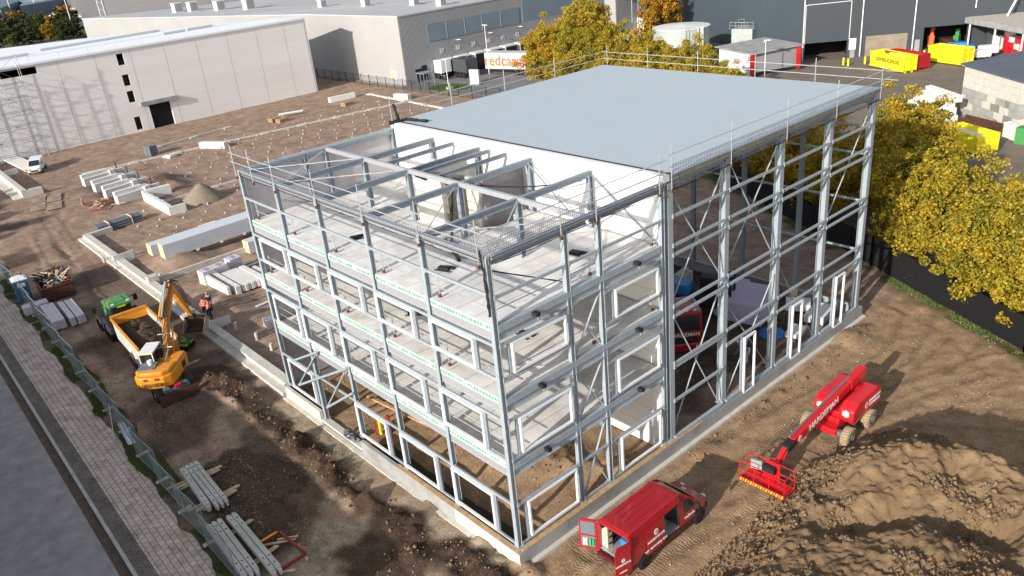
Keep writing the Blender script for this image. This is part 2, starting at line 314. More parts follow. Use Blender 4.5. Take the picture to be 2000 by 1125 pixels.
def a_warm(x, y): return np.clip(sstep(-1.5, 2, x)+.35*sstep(10, 3, np.hypot(x+6, y+6))+.9*(x > -21.5)*(y > 0)*(y < 10.5)*(x < 0), 0, 1)
def a_grass(x, y):
    fl = 38.8-.535*(x+3); g = sstep(.9, .1, np.abs(y-fl+.35)+.8*fbm(x, y, .4, 3, 22))
    return np.clip(g, 0, 1)
xs = rng_lines([(-138,-50,1.0), (-50,-27,.5), (-27,14,.2), (14,60.1,.6)]); ys = rng_lines([(-9.9,-8.4,.5), (-8.4,3.2,.19), (3.2,34,.3), (34,64,1.1), (64, 67.6, 1.15)])
o = struct(grid_obj('site_ground', xs, ys, ground_h, M['earth'], {'track': a_track, 'trackx': a_trackx, 'sand': a_sand, 'wet_and_shade': a_wet_and_shade, 'warm': a_warm, 'rut': a_rut, 'grass': a_grass}))
# far ground sheet, asphalt yard, road and pavement
M['field'] = mat('far_field', (.07,.075,.045), .95, 0, .35, .02)
mb = MB(); mb.box((-600, 600, -.55), (6000, 6000, .6)); struct(mb.build('far_ground', M['field']))
M['asphalt'] = mat('yard_asphalt', (.20,.165,.135), .9, 0, .18, .5, .15, 30)
M['asphalt2'] = mat('road_asphalt', (.36,.34,.33), .9, 0, .2, .9, .3, 60)
def fence_y(x): return 38.8-.535*(x+3)
mb = MB(); mb.prism([(-104.3, 64.6), (-80, fence_y(-80)-12), (-70, fence_y(-70)), (60, fence_y(60)+1.5), (60, 260), (-104.3, 260)], -.3, .10); struct(mb.build('yard', M['asphalt']))
mb = MB(); mb.prism([(-140, 66.1), (-104.4, 66.6), (-104.4, 69), (-140, 69)], -.3, .06); struct(mb.build('service_path', M['conc_gr']))
SL = -.0235
def ry(x, y0): return y0+SL*(x+12.7)
def strip(name, y0, y1, z0, z1, m, x0=-150, x1=60):
    mb = MB(); mb.prism([(x0, ry(x0, y0)), (x1, ry(x1, y0)), (x1, ry(x1, y1)), (x0, ry(x0, y1))], z0, z1); return struct(mb.build(name, m))
strip('road', -40, -13.05, -.3, -.12, M['asphalt2'])
def brick_mat(name, c1, c2, mort, bw, bh, ms=.008, off=.5):
    m = mat(name, c1, .9, 0, .1); n, l = nodes(m); b = n['Principled BSDF']; tc = n.new('ShaderNodeTexCoord'); mp = n.new('ShaderNodeMapping'); mp.inputs['Rotation'].default_value = (0, 0, 0.0235); l.new(tc.outputs['Object'], mp.inputs[0])
    br = n.new('ShaderNodeTexBrick'); br.inputs['Scale'].default_value = 1; br.inputs['Brick Width'].default_value = bw; br.inputs['Row Height'].default_value = bh; br.inputs['Mortar Size'].default_value = ms; br.offset = off; br.inputs['Mortar Smooth'].default_value = .3
    br.inputs['Color1'].default_value = (*c1, 1); br.inputs['Color2'].default_value = (*c2, 1); br.inputs['Mortar'].default_value = (*mort, 1); l.new(mp.outputs[0], br.inputs['Vector'])
    no = n.new('ShaderNodeTexNoise'); no.inputs['Scale'].default_value = 1.1; no.inputs['Detail'].default_value = 8; no.inputs['Roughness'].default_value = .7; l.new(tc.outputs['Object'], no.inputs['Vector'])
    rp = n.new('ShaderNodeValToRGB'); e = rp.color_ramp.elements; e[0].position = .3; e[1].position = .62; e[0].color = (.55,.45,.38,1); e[1].color = (1,1,1,1); l.new(no.outputs['Fac'], rp.inputs[0])
    mx = n.new('ShaderNodeMix'); mx.data_type = 'RGBA'; mx.blend_type = 'MULTIPLY'; mx.inputs[0].default_value = 1; l.new(br.outputs['Color'], mx.inputs[6]); l.new(rp.outputs[0], mx.inputs[7]); l.new(mx.outputs[2], b.inputs['Base Color'])
    bp = n.new('ShaderNodeBump'); bp.inputs['Strength'].default_value = .5; bp.inputs['Distance'].default_value = .01; l.new(br.outputs['Fac'], bp.inputs['Height']); bp.invert = True; l.new(bp.outputs[0], b.inputs['Normal'])
    return m
M['paver'] = brick_mat('pavement_pavers', (.58,.50,.44), (.68,.60,.53), (.22,.18,.14), .44, .30, .02)
M['setts'] = brick_mat('dark_setts', (.09,.093,.10), (.15,.15,.15), (.30,.24,.17), .21, .115, .016)
strip('pavement', -12.15, -9.9, -.3, .02, M['paver']); strip('pavement_setts', -12.86, -12.15, -.3, .022, M['setts'])
M['gutter'] = mat('gutter_silt', (.13,.095,.07), .95, 0, .3, 2)
strip('road_gutter', -13.5, -13.05, -.3, -.105, M['gutter'])
# kerb stones, one metre each
mb = MB(); x = -150
while x < 8:
    mb.prism([(x+.008, ry(x, -13.04)), (x+.992, ry(x+1, -13.04)), (x+.992, ry(x+1, -12.87)), (x+.008, ry(x, -12.87))], -.3, .04); x += 1
struct(mb.build('kerb', M['conc']))
# grass verge: soil strip plus many short blades
M['verge'] = mat('verge_soil', (.14,.11,.07), .95, 0, .5, 1.2, .5, 20)
def vh(x, y): return .05+.05*fbm(x, y, 1.5, 3, 91)
xs2 = rng_lines([(-75,8,.35)]); tt = np.linspace(0, 1, 9); X = np.repeat(xs2[:, None], 9, 1)
def verge_lo(x): return ry(x, -10.0)+.16*np.sin(x*.9)+.22*fbm(x, 0*x, .9, 3, 92)
def verge_hi(x): return ry(x, -8.75)+.6*fbm(x, 0*x+3, .3, 3, 93)
mb = MB()
for i in range(len(xs2)):
    for j in range(9):
        yy = float(verge_lo(xs2[i:i+1])[0]*(1-tt[j])+verge_hi(xs2[i:i+1])[0]*tt[j]); zz = float(vh(xs2[i:i+1], np.array([yy]))[0]); mb.v.append((xs2[i], yy, .035+zz*(1 if 0 < j < 8 else .0)))
nn = len(xs2)
for i in range(nn-1):
    for j in range(8): mb.f.append((i*9+j, (i+1)*9+j, (i+1)*9+j+1, i*9+j+1)); mb.m.append(0)
struct(mb.build('grass_verge_soil', M['verge'], smooth=True))
def leaf_material(name, cols, rough=.6, trans=.0, nscale=.8):
    m = bpy.data.materials.new(name); m.use_nodes = True; n, l = nodes(m); b = n['Principled BSDF']; b.inputs['Roughness'].default_value = rough; b.inputs['Specular IOR Level'].default_value = .25
    g = n.new('ShaderNodeNewGeometry'); tc = n.new('ShaderNodeTexCoord'); no = n.new('ShaderNodeTexNoise'); no.inputs['Scale'].default_value = nscale; no.inputs['Detail'].default_value = 3; l.new(tc.outputs['Object'], no.inputs['Vector'])
    oi = n.new('ShaderNodeObjectInfo')
    a1 = n.new('ShaderNodeMath'); a1.operation = 'MULTIPLY_ADD'; a1.inputs[1].default_value = .45; l.new(g.outputs['Random Per Island'], a1.inputs[0]); a2 = n.new('ShaderNodeMath'); a2.operation = 'MULTIPLY_ADD'; a2.inputs[1].default_value = .95; a2.inputs[2].default_value = -.28; l.new(no.outputs['Fac'], a2.inputs[0]); l.new(a2.outputs[0], a1.inputs[2])
    a3 = n.new('ShaderNodeMath'); a3.operation = 'MULTIPLY_ADD'; a3.inputs[1].default_value = .22; l.new(oi.outputs['Random'], a3.inputs[0]); l.new(a1.outputs[0], a3.inputs[2])
    r = n.new('ShaderNodeValToRGB'); l.new(a3.outputs[0], r.inputs[0]); e = r.color_ramp.elements
    while len(e) < len(cols): e.new(.5)
    for i, c in enumerate(cols): e[i].position = i/(len(cols)-1)*.9+.05; e[i].color = (*c, 1)
    l.new(r.outputs[0], b.inputs['Base Color'])
    if trans:
        t = n.new('ShaderNodeBsdfTranslucent'); l.new(r.outputs[0], t.inputs[0]); mx = n.new('ShaderNodeMixShader'); mx.inputs[0].default_value = trans; l.new(b.outputs[0], mx.inputs[1]); l.new(t.outputs[0], mx.inputs[2]); l.new(mx.outputs[0], n['Material Output'].inputs[0])
    return m
M['blade'] = leaf_material('grass_blades', [(.05,.07,.02), (.07,.12,.03), (.11,.15,.045), (.20,.16,.07)], nscale=.4)
def raw_mesh(name, v, f, m):
    me = bpy.data.meshes.new(name); me.vertices.add(len(v)); me.vertices.foreach_set('co', v.ravel().astype('f4')); k = f.shape[1]
    me.loops.add(f.size); me.loops.foreach_set('vertex_index', f.ravel().astype('i4')); me.polygons.add(len(f)); me.polygons.foreach_set('loop_start', np.arange(0, f.size, k)); me.polygons.foreach_set('loop_total', np.full(len(f), k))
    me.update(); me.materials.append(m); return me
def blades(name, px, py, pz, h, wd, m):
    n_ = len(px); a = rng.random(n_)*2*pi; v = np.zeros((n_, 3, 3)); v[:, :, 0] = px[:, None]; v[:, :, 1] = py[:, None]; v[:, :, 2] = pz[:, None]
    v[:, 0, 0] -= np.cos(a)*wd; v[:, 0, 1] -= np.sin(a)*wd; v[:, 1, 0] += np.cos(a)*wd; v[:, 1, 1] += np.sin(a)*wd
    hh = h*(.5+rng.random(n_)); v[:, 2, 2] += hh; v[:, 2, 0] += (rng.random(n_)-.5)*hh*1.3; v[:, 2, 1] += (rng.random(n_)-.5)*hh*1.3
    me = raw_mesh(name, v.reshape(-1, 3), np.arange(n_*3).reshape(-1, 3), m); o = bpy.data.objects.new(name, me); COL.objects.link(o); return o
gx = -64+rng.random(42000)**.75*72; tq = rng.random(42000); gy = verge_lo(gx)*(1-tq)+verge_hi(gx)*tq; k = fbm(gx, gy, .55, 3, 95) > -.04
o = blades('grass', gx[k], gy[k], np.full(k.sum(), .06), .12, .035, M['blade']); tag(o, 'short rough grass growing along the verge under the mesh fence', 'grass', kind='stuff')
def fy(x): return 38.8-.535*(x+3)
gx = -40+rng.random(15000)*56; gy = fy(gx)-.05-rng.random(15000)**1.5*.75; k = (fbm(gx, gy, .5, 3, 96) > -.1)
o = blades('grass_edge', gx[k], gy[k], np.full(k.sum(), .03), .12, .04, M['blade']); tag(o, 'thin strip of grass at the foot of the black fence', 'grass', kind='stuff')
# ---------------------------------------------------------------- stones and clods on the earth
def pebbles(name, n_, area, size, m, hf, seed):
    r = np.random.default_rng(seed); t = r.random((n_, 3)); x = area[0]+t[:, 0]*(area[1]-area[0]); y = area[2]+t[:, 1]*(area[3]-area[2]); k = area[4](x, y) if len(area) > 4 else np.ones(n_, bool)
    x, y = x[k], y[k]; n_ = len(x); z = hf(x, y); base = np.array([(1,0,0),(-.5,.87,0),(-.5,-.87,0),(.1,.1,.9),(0,0,-.6)])
    s = size*(.4+r.random(n_)**3*1.6); a = r.random(n_)*6.28; ca, sa = np.cos(a), np.sin(a); b = base[None]*s[:, None, None]*(.7+.6*r.random((n_, 5, 1)))
    v = np.stack([b[..., 0]*ca[:, None]-b[..., 1]*sa[:, None]+x[:, None], b[..., 0]*sa[:, None]+b[..., 1]*ca[:, None]+y[:, None], b[..., 2]+z[:, None]], -1).reshape(-1, 3)
    f = np.array([(0,1,3),(1,2,3),(2,0,3),(1,0,4),(2,1,4),(0,2,4)]); F = (f[None]+5*np.arange(n_)[:, None, None]).reshape(-1, 3)
    o = bpy.data.objects.new(name, raw_mesh(name, v, F, m)); COL.objects.link(o); return o
M['stone'] = leaf_material('pale_stones', [(.16,.11,.07), (.25,.19,.13), (.34,.29,.22), (.5,.46,.4)], .9, nscale=3)
M['clod'] = leaf_material('earth_clods', [(.12,.08,.048), (.17,.115,.068), (.22,.15,.09), (.28,.195,.12)], .95, nscale=.6)
tag(pebbles('stones', 16000, (-30, 12, -8.3, 33, lambda x, y: (fbm(x, y, .3, 3, 71) > .0) | ((x < 0) & (x > -21) & (y > 0) & (y < 10))), .038, M['stone'], ground_h, 5), 'small pale stones scattered over the churned earth', 'stones', kind='stuff')
tag(pebbles('clods', 9000, (-28, 9, -8, 33, lambda x, y: (seg_d(x, y, BERM)+.4*fbm(x, y, .8, 2, 3) < 1.0) | ((np.abs(x-1.4) < .6) & (y > 11)) | ((np.abs(x-.9)+np.abs(y-27.5)) < 1.6) | ((seg_d(x, y, [(-6,4.5),(-1.5,7.8)]) < 1.2))), .085, M['clod'], ground_h, 6), 'loose clods of dark earth around the concrete base', 'clods', kind='stuff')
tag(pebbles('gravel', 9000, (-40, -5, -8.7, -5.2, lambda x, y: fbm(x, y, .35, 3, 72) > -.02), .034, M['stone'], ground_h, 15), 'loose gravel on the earth along the verge', 'gravel', kind='stuff')
# ---------------------------------------------------------------- the big heap of earth at the lower right
HP = [(6.9,1.5),(7.0,5),(7,8),(6.4,10.5),(6.3,13.5),(6.7,16.3),(8,19.2),(10,20.4),(13,20.3),(16,18.6),(19,14),(22,7),(22,-3),(12,-5),(7.5,-3)]
def inside(x, y, P):
    c = np.zeros(x.shape, bool); n_ = len(P)
    for i in range(n_):
        (x1, y1), (x2, y2) = P[i], P[(i+1) % n_]; c ^= ((y1 > y) != (y2 > y)) & (x < (x2-x1)*(y-y1)/(y2-y1+1e-9)+x1)
    return c
def heap_h(x, y):
    d = seg_d(x, y, HP+[HP[0]])*np.where(inside(x, y, HP), 1, -1); lo = .9*fbm(x, y, .35, 3, 101); dd = d+lo
    h = 2.7*(1-np.exp(-np.maximum(dd, 0)*.42)); h = h+.9*np.exp(-((seg_d(x, y, [(9.2,13.5),(12.0,16.2),(14.6,16.4),(17.5,13.0)])/1.25)**2))*sstep(.3, 1.5, dd)
    h = h-.75*np.exp(-((seg_d(x, y, [(9.6,9.2),(12.0,11.4),(15,12.7)])/.8)**2))*(dd > 1)
    h = h+sstep(0, .6, dd)*(.5*fbm(x, y, .8, 3, 103)+.13*np.abs(fbm(x, y, 2.2, 3, 105))*2+.14*fbm(x, y, 4.5, 4, 107, .65))
    return np.where(dd > 0, h+.02, -.15)
M['heap'] = mat('heap_earth', (.205,.138,.078), .95, 0, .35, 1.1, .9, 12, spec=.15, dirt=(.13,.085,.048))
hs = rng_lines([(5.3,22,.085)]); hy = rng_lines([(-4.5,21.8,.085)])
o = grid_obj('earth_heap', hs, hy, heap_h, M['heap'], smooth=True); tag(o, 'big heap of excavated brown earth with a shaded ridge beside the red boom lift', 'earth heap')
def heap_top(x, y): return np.maximum(heap_h(x, y), 0)
hm = lambda x, y: (inside(x, y, [(6.0,-3),(6.2,8),(5.8,11),(5.8,14),(6.2,17),(7.6,20),(10,21),(13.5,21),(17,18.5),(21,9),(21,-3)])) & ((fbm(x, y, .5, 3, 111) > .02) | (x < 8.6))
tag(pebbles('heap_clods', 26000, (5.6, 20, -3, 21.3, hm), .085, M['clod'], heap_top, 8), 'loose lumps of earth lying over the big heap', 'clods', kind='stuff')
# ---------------------------------------------------------------- the steel frame building
Z0, ZT, BX, RY1, RY2 = .9, 14.9, 21.5, 10.35, 30.25
XC = [-4.3*i for i in range(6)]; YO = [4.08, 6.11, RY1]; YH = [10.78, 15.28, 20.22, 25.25, 30.25]
B = thing('steel_frame_building', 'unfinished grey steel frame building with a flat pale roof and open storeys', 'building')
def col(x, y, z0, z1, w, d, ax, m='steel'):
    mb = MB(); mb.hcol(x, y, z0, z1, w, d, ax); mb.box((x, y, z0+.015), (w+.12, d+.12, .03)); return mb.build('column', M[m], B)
for x in XC: col(x if x else -.02, 0, Z0 if x != XC[4] else .25, ZT, .22, .24, 'y')
for y in YO: col(0, y, Z0, ZT, .21, .24, 'y')
for y in YH: col(.02, y, Z0, ZT-.02, .36, .36, 'x')
for y in YO[:1]+YO[2:]: col(-BX, y, Z0, ZT, .24, .24, 'y', 'steel_dk')
for x in XC[1:5]: col(x, 5.5, .15, ZT-.2, .24, .3, 'y', 'steel_dk'); col(x, RY1-.1, .15, ZT-.2, .22, .28, 'y', 'steel_dk')
col(-BX, 5.5, .15, ZT, .22, .24, 'y', 'steel_dk')
for y in YH: col(-BX, y, Z0, ZT-.45, .3, .4, 'x', 'steel_dk')
for x in (-4.3, -8.6, -12.9, -17.2): col(x, RY2, Z0, ZT-.5, .3, .24, 'y', 'steel_dk')
# hollow core floors: separate planks with their joints, steel edge beam below, green plugs in the open cores
FL = [12.0, 8.62, 5.36]
plug = MB(); k = 0
for z in FL:
    mb = MB(); n_ = 18; pw = 21.3/n_
    for i in range(n_):
        xa = -.12-i*pw; hgt = .30
        if z == 12.0 and 7 <= i <= 9: mb.bx(xa-pw+.02, xa-.02, .02, 6.9, z-hgt, z); mb.bx(xa-pw+.02, xa-.02, 9.2, RY1-.15, z-hgt, z)
        else: mb.bx(xa-pw+.02, xa-.02, -.02, 5.36, z-hgt, z); mb.bx(xa-pw+.02, xa-.02, 5.39, RY1-.15, z-hgt, z)
        for c_ in range(6):
            if random.random() < .12: continue
            cx = xa-.12-c_*(pw-.24)/5; mb.bx(cx-.085, cx+.085, -.026, -.018, z-.25, z-.05, 1)
            plug.tube((cx, -.028, z-.145), (cx, -.038, z-.145), random.choice((.085, .08, .07)), 7)
    mb.build('floor_slab', [M['slab'], M['frame_white']], B)
plug.build('core_plug', M['green'], B)['kind'] = 'stuff'
for z in FL:
    mb = MB(); zb = z-.30
    mb.bx(-BX, 0, .0, .03, zb-.42, zb-.005); mb.bx(-BX, 0, -.02, .1, zb-.43, zb-.40); mb.bx(-BX, 0, -.04, .0, zb-.02, zb-.0)
    mb.build('edge_beam', M['alu'], B)
    mb = MB(); mb.ibar((.02, 0.13, z-.48), (.02, RY1-.13, z-.48), .18, .36); mb.bx(-.1, .1, .13, RY1-.1, z-.3, z-.02)
    mb.build('edge_beam', M['steel'], B)
    mb = MB(); mb.ibar((-BX, 5.37, z-.5), (-.1, 5.37, z-.5), .2, .38); mb.build('floor_beam', M['steel_dk'], B)
    for y in (2.0, 8.3):
        mb = MB(); mb.bx(.1, .4, y-.11, y+.11, z-.26, z-.1); mb.bx(.32, .38, y-.03, y+.03, z-.4, z-.1, 1); mb.build('bracket', [M['black'], M['alu']], B)
# roof steel of the open part
def beam(p, q, w, h, m='steel_dk', name='roof_beam'): mb = MB(); mb.ibar(p, q, w, h); return mb.build(name, M[m], B)
for x in XC: beam((x, .1, ZT-.15), (x, 5.4, ZT-.15), .2, .3)
for x in XC[:5]: beam((x-.01, 5.6, ZT-.16), (x-.01, RY1, ZT-.16), .2, .3)
for x in (-10.6, -12.0, -15.2): beam((x, 5.6, ZT-.12), (x, RY1, ZT-.12), .14, .22)
beam((-BX, 5.6, ZT-.15), (-BX, RY1, ZT-.15), .2, .3)
mb = MB(); mb.bx(-BX, 0, 5.41, 5.59, ZT-.2, ZT+.03); mb.build('roof_beam', M['alu'], B)
mb = MB(); mb.bx(-BX-.1, .1, -.11, .11, ZT+.0, ZT+.09); mb.bx(-BX-.1, .1, -.02, .02, ZT-.24, ZT-.02); mb.build('eaves_beam', M['alu'], B)
mb = MB(); mb.tube((.03, .13, ZT), (.03, RY1+.2, ZT), .13, 12); mb.build('eaves_beam', M['alu'], B)
mb = MB(); mb.bx(-BX-.13, -BX+.13, .13, RY1, ZT-.02, ZT+.1); mb.bx(-BX-.02, -BX+.02, .13, RY1, ZT-.3, ZT-.02); mb.build('eaves_beam', M['steel'], B)
for p, q in [((-BX,.2,ZT),(-17.2,5.3,ZT)), ((-BX,5.4,ZT-.1),(-17.2,.3,ZT-.1)), ((-17.2,.2,ZT),(-12.9,5.3,ZT)), ((-8.6,5.3,ZT-.1),(-4.3,.2,ZT-.1)), ((-4.3,5.5,ZT-.1),(0,.2,ZT-.1)), ((-4.3,.2,ZT-.05),(0,5.3,ZT-.05))]:
    mb = MB(); mb.tube(p, q, .03, 6); mb.build('roof_brace', M['alu'], B)
# white party wall, end wall, core walls
mb = MB(); mb.bx(-BX-.1, -.14, RY1+.1, RY1+.3, .2, 15.0)
for zz in range(1, 13): mb.bx(-BX-.1, -.14, RY1+.092, RY1+.1, 1.15*zz+.2, 1.15*zz+.215, 1)
mb.build('party_wall', [M['panel_white'], M['conc']], B)
mb = MB(); mb.bx(-BX-.15, .2, RY1+.05, RY1+.38, 15.0, 15.3); mb.build('parapet_cap', M['frame_white'], B)
mb = MB(); mb.bx(-BX-.28, -BX-.14, -.05, RY1+.2, .9, 14.75)
for zz in range(1, 12): mb.bx(-BX-.14, -BX-.132, .0, RY1, 1.15*zz+1, 1.15*zz+1.012, 1)
mb.build('end_wall', [M['panel_lilac'], M['conc_gr']], B)
mb = MB()
mb.bx(-12.8, -10.5, 5.75, 5.95, .2, 14.55); mb.bx(-10.32, -9.3, 7.2, 7.4, .2, 14.45); mb.bx(-12.9, -12.7, 5.95, 9.3, .2, 14.5); mb.bx(-14.6, -12.9, 8.2, 8.4, .2, 14.5)
mb.build('stair_core_wall', M['conc_lt'], B)
mb = MB(); mb.bx(-10.5, -10.3, 5.96, 7.19, .2, 14.5); mb.build('stair_core_wall', mat('brown_shaded_concrete', (.17,.145,.12), .9, 0, .12, 1.2), B)  # shaded core wall: its shade is put into a darker brown tone
mb = MB(); mb.bx(-9.3, -9.1, 7.41, 10.2, .2, 14.45); mb.build('stair_core_wall', mat('lilac_shaded_concrete', (.22,.20,.215), .9, 0, .12, 1.2), B)  # grazing shade on this core wall painted in as dark lilac
# bracing
def brace(p, q, r=.03, m='steel'): mb = MB(); mb.bar(p, q, r*2.2, r*1.2); mb.build('brace', M[m], B)
for z in (FL[1], FL[2], Z0+.1):
    zt = {FL[1]: 11.15, FL[2]: 7.8, Z0+.1: 4.6}[z]; brace((-.02, 4.22, z), (-.02, 5.98, zt), .04); brace((-.07, 4.22, zt), (-.07, 5.98, z), .04)
for p, q in [((.1,10.95,14.3),(.1,14.75,9.0)), ((.0,10.95,8.6),(.0,15.1,14.3)), ((.1,10.95,8.1),(.1,14.9,1.1)), ((.0,10.95,1.1),(.0,14.9,7.9)),
             ((.1,15.5,14.6),(.1,20.1,7.8)), ((.0,15.6,9.1),(.0,20.0,14.4)), ((.1,15.5,1.1),(.1,20.0,7.0)), ((.0,15.5,7.0),(.0,19.9,1.1)), ((-.1,20.5,7.6),(-.1,25.0,1.1)), ((.05,25.4,8.2),(.05,30.0,14.3))]: brace(p, q, .03)
for p, q in [((-BX+.2,10.9,8.3),(-BX+.2,15.2,1.2)), ((-BX+.2,20.3,14),(-BX+.2,25,1.2)), ((-.3,RY1+.0,4.5),(-3.4,RY1-.0,1.4)), ((-.4,RY1,8.2),(-4.0,RY1,5.4)), ((-.4,RY1,11.4),(-4,RY1,8.7)), ((-.4,RY1-.06,12.1),(-4.1,RY1-.06,14.6)), ((-.4,RY1-.02,14.6),(-4.1,RY1-.02,12.1)), ((-5,RY1-.3,12.1),(-8.4,RY1-.3,14.6))]: brace(p, q, .04, 'steel_dk')
# entrance bracing tubes
def yp(u, v, y=-.22): d = CR @ Vector(((u-1000)/1583.56, -(v-562.5)/1583.56, -1)); t = (y-CAMP[1])/d.y; return Vector(CAMP)+d*t
for a, b_, r in [((677,720),(584,752),.075), ((584,752),(619,688),.05), ((571,705),(619,688),.07), ((639,796),(689,768),.075), ((639,796),(673,727),.05)]:
    mb = MB(); mb.tube(yp(*a), yp(*b_), r, 8); mb.build('brace', M['steel'], B)
# facade rails
def rail(p, q, h=.14, w=.1, m='steel'): h *= .82; mb = MB(); mb.bar(p, q, w, h); mb.box(tuple(p), (.12, .12, .2)); mb.box(tuple(q), (.12, .12, .2)); mb.bar(Vector(p)+Vector((0,0,h/2)), Vector(q)+Vector((0,0,h/2)), w*.9, .02); mb.build('facade_rail', M[m], B)
for i in range(5):
    xa, xb = XC[i]-.13, XC[i+1]+.13
    for z in (13.34, 11.12, 9.56, 7.58, 5.55, 3.22): rail((xa, -.05, z), (xb, -.05, z), .13)
    if i != 3: rail((xa, -.05, 1.0), (xb, -.05, 1.0), .1)
for a, b_ in ((.13, 3.95), (4.2, 5.98), (6.24, 10.2)):
    for z in (13.2, 11.1, 9.5, 7.5, 5.55, 3.15) if b_ != 5.98 else (13.2, 3.15): rail((.06, a, z), (.06, b_, z), .13)
    rail((.06, a, 1.0), (.06, b_, 1.0), .1)
for i in range(4):
    ya, yb = YH[i]+.17, YH[i+1]-.17
    for z in ([13.24, 11.78, 11.3, 8.6, 8.05, 5.4, 5.2, 3.2] if i == 0 else [13.24, 11.78, 11.28, 8.58, 8.05, 5.4, 4.5]): rail((.2, ya, z), (.2, yb, z), .14, .12)
    rail((.2, ya, .96), (.2, yb, .96), .14, .2)
for i in range(4):
    rail((-BX+.05, YH[i]+.2, 8.2), (-BX+.05, YH[i+1]-.2, 8.2), .14, .1, 'steel_dk')
for a, b_ in zip([-.1, -4.3, -8.6, -12.9, -17.2], [-4.3, -8.6, -12.9, -17.2, -BX]):
    for z in (13.0, 11.3, 8.3, 5.0, 1.0): rail((a, RY2-.05, z), (b_, RY2-.05, z), .13, .1, 'steel')
# window frames (white outer frame, grey post at the open side)
def wframe(p0, dx, dy, wd, z0, z1, post=True):
    d = Vector((dx, dy, 0)); n_ = Vector((dy, -dx, 0)); r = thing_part('window_frame'); t = .09; a = Vector(p0)+n_*.09
    mb = MB()
    for z in (z0+t/2, z1-t/2): mb.bar(a+Vector((0,0,z)), a+d*wd+Vector((0,0,z)), .12, t)
    for s in (t/2, wd-t/2): mb.bar(a+d*s+Vector((0,0,z0+t)), a+d*s+Vector((0,0,z1-t)), t, .12)
    f = mb.build('window_frame', M['frame_white'], B)
    if post:
        mb = MB(); q = Vector(p0)-n_*.02; e = wd+.06 if post == 1 else -.08
        mb.bar(q+d*e+Vector((0,0,z0-.12)), q+d*e+Vector((0,0,z1+.1)), .1, .12); mb.build('post', M['steel_dk'], f)
def thing_part(n): return None
for i in range(5):
    x0 = XC[i+1]-.06 if i < 4 else XC[5]+.75
    for lv, (za, zb) in enumerate(((9.64, 11.04), (5.64, 7.48), (1.1, 3.12))):
        if lv == 2 and i == 3: continue
        wframe((x0, -.03, 0), 1, 0, 3.0, za, zb, 1)
for za, zb in ((9.62, 11.02), (5.66, 7.44), (1.12, 3.08)):
    wframe((.03, .66, 0), 0, 1, 3.1, za, zb, 2); wframe((.03, 6.88, 0), 0, 1, 3.02, za, zb, 2)
for y, wd in ((16.93, 1.08), (21.85, 1.1), (26.88, 1.06)): wframe((.24, y, 0), 0, 1, wd, .74, 4.34, 2)
# concrete plinth
mb = MB()
for a, b_, m_ in ((-4.3, .38, 0), (-12.75, -4.3, 1), (-BX-.2, -17.3, 0)):
    x = a
    while x < b_-.01: e = min(x+4.25, b_); mb.bx(x+.006, e-.006, -.36, -.16, -.05, .82, m_); x = e
mb.bx(-BX-.3, .62, -.62, -.361, -.3, .06, 0); mb.bx(-17.3, -12.75, -.3, .1, -.3, .22, 0)
mb.build('plinth', [M['conc_lt'], M['conc_gr']], B)
mb = MB(); y = -.36; kk = [3.1, .9, 2.4, 4.3, 4.4, 5, 5, 5, 2]
for s in kk:
    e = min(y+s, 30.75); mb.bx(.19, .38, y+.006, e-.006, .14, .82); y = e
mb.bx(.19, .62, -.6, 30.9, -.3, .139, 1); mb.bx(-BX-.2, .19, 30.4, 30.75, -.2, .82); mb.bx(-BX-.45, -BX-.22, -.3, 30.75, -.2, .82)
mb.bx(.21, .36, -.3, 30.7, .82, .86, 2)
mb.build('plinth', [M['conc_gr'], M['conc_lt'], M['steel_dk']], B)
mb = MB(); mb.bx(-9.3, .38, -.37, -.1, .822, .85); mb.bx(.1, .385, -.1, 13.2, .862, .89); mb.build('sill_board', M['wood'], B)
# hall roof
mb = MB(); mb.bx(-BX-.2, .25, RY1+.4, RY2+.3, 15.06, 15.3); mb.build('roof', M['roof'], B)
mb = MB(); mb.bx(-BX-.25, .3, RY1+.39, RY1+.47, 15.06, 15.34); mb.build('roof_flashing', M['black'], B)
mb = MB(); mb.bx(.255, .30, RY1+.4, RY2+.3, 15.03, 15.24); mb.bx(.255, .34, RY1+.4, RY2+.35, 15.24, 15.31, 1); mb.build('roof_edge', [M['insul'], M['alu']], B)
mb = MB()
for i in range(64): y = RY1+.5+i*.31; mb.bx(-BX, .18, y, y+.16, 14.92, 15.055)
mb.build('roof_deck', M['steel_dk'], B)
for y in YH: beam((-BX, y, 14.66), (-.25, y, 14.66), .26, .5)
for x in (.05, -BX): beam((x, RY1+.4, 14.83), (x, RY2, 14.83), .16, .18, 'steel')
for x in (-7, -14.3): beam((x, RY1+.5, 14.75), (x, RY2, 14.75), .16, .26)
# scaffold-tube guard rails along the roof edges, with orange-brown clamps
def guard(pts, posts, z, hs=(.55, 1.05), ph=1.75, drop=.35, m='alu', off=(0,0)):
    g = None; mb = MB()
    for h in hs:
        for a, b_ in zip(pts[:-1], pts[1:]): mb.tube((a[0]+off[0], a[1]+off[1], z+h), (b_[0]+off[0], b_[1]+off[1], z+h), .026, 6)
    g = mb.build('guard_rail', M[m], B)
    for x, y in posts:
        mb = MB(); mb.tube((x+off[0], y+off[1], z-drop), (x+off[0], y+off[1], z+ph-drop*0-.2), .026, 6); mb.build('rail_post', M[m], g)
        mb = MB(); mb.box((x+off[0], y+off[1], z-drop), (.11, .13, .14)); mb.build('clamp', M['brown_clamp'], g)
guard([(-BX-.5, -.22), (.35, -.22)], [(-BX-.1, -.22), (-19.5, -.22), (-16.9, -.22), (-12.6, -.22), (-8.4, -.22), (-4.1, -.22), (-.25, -.22)], ZT)
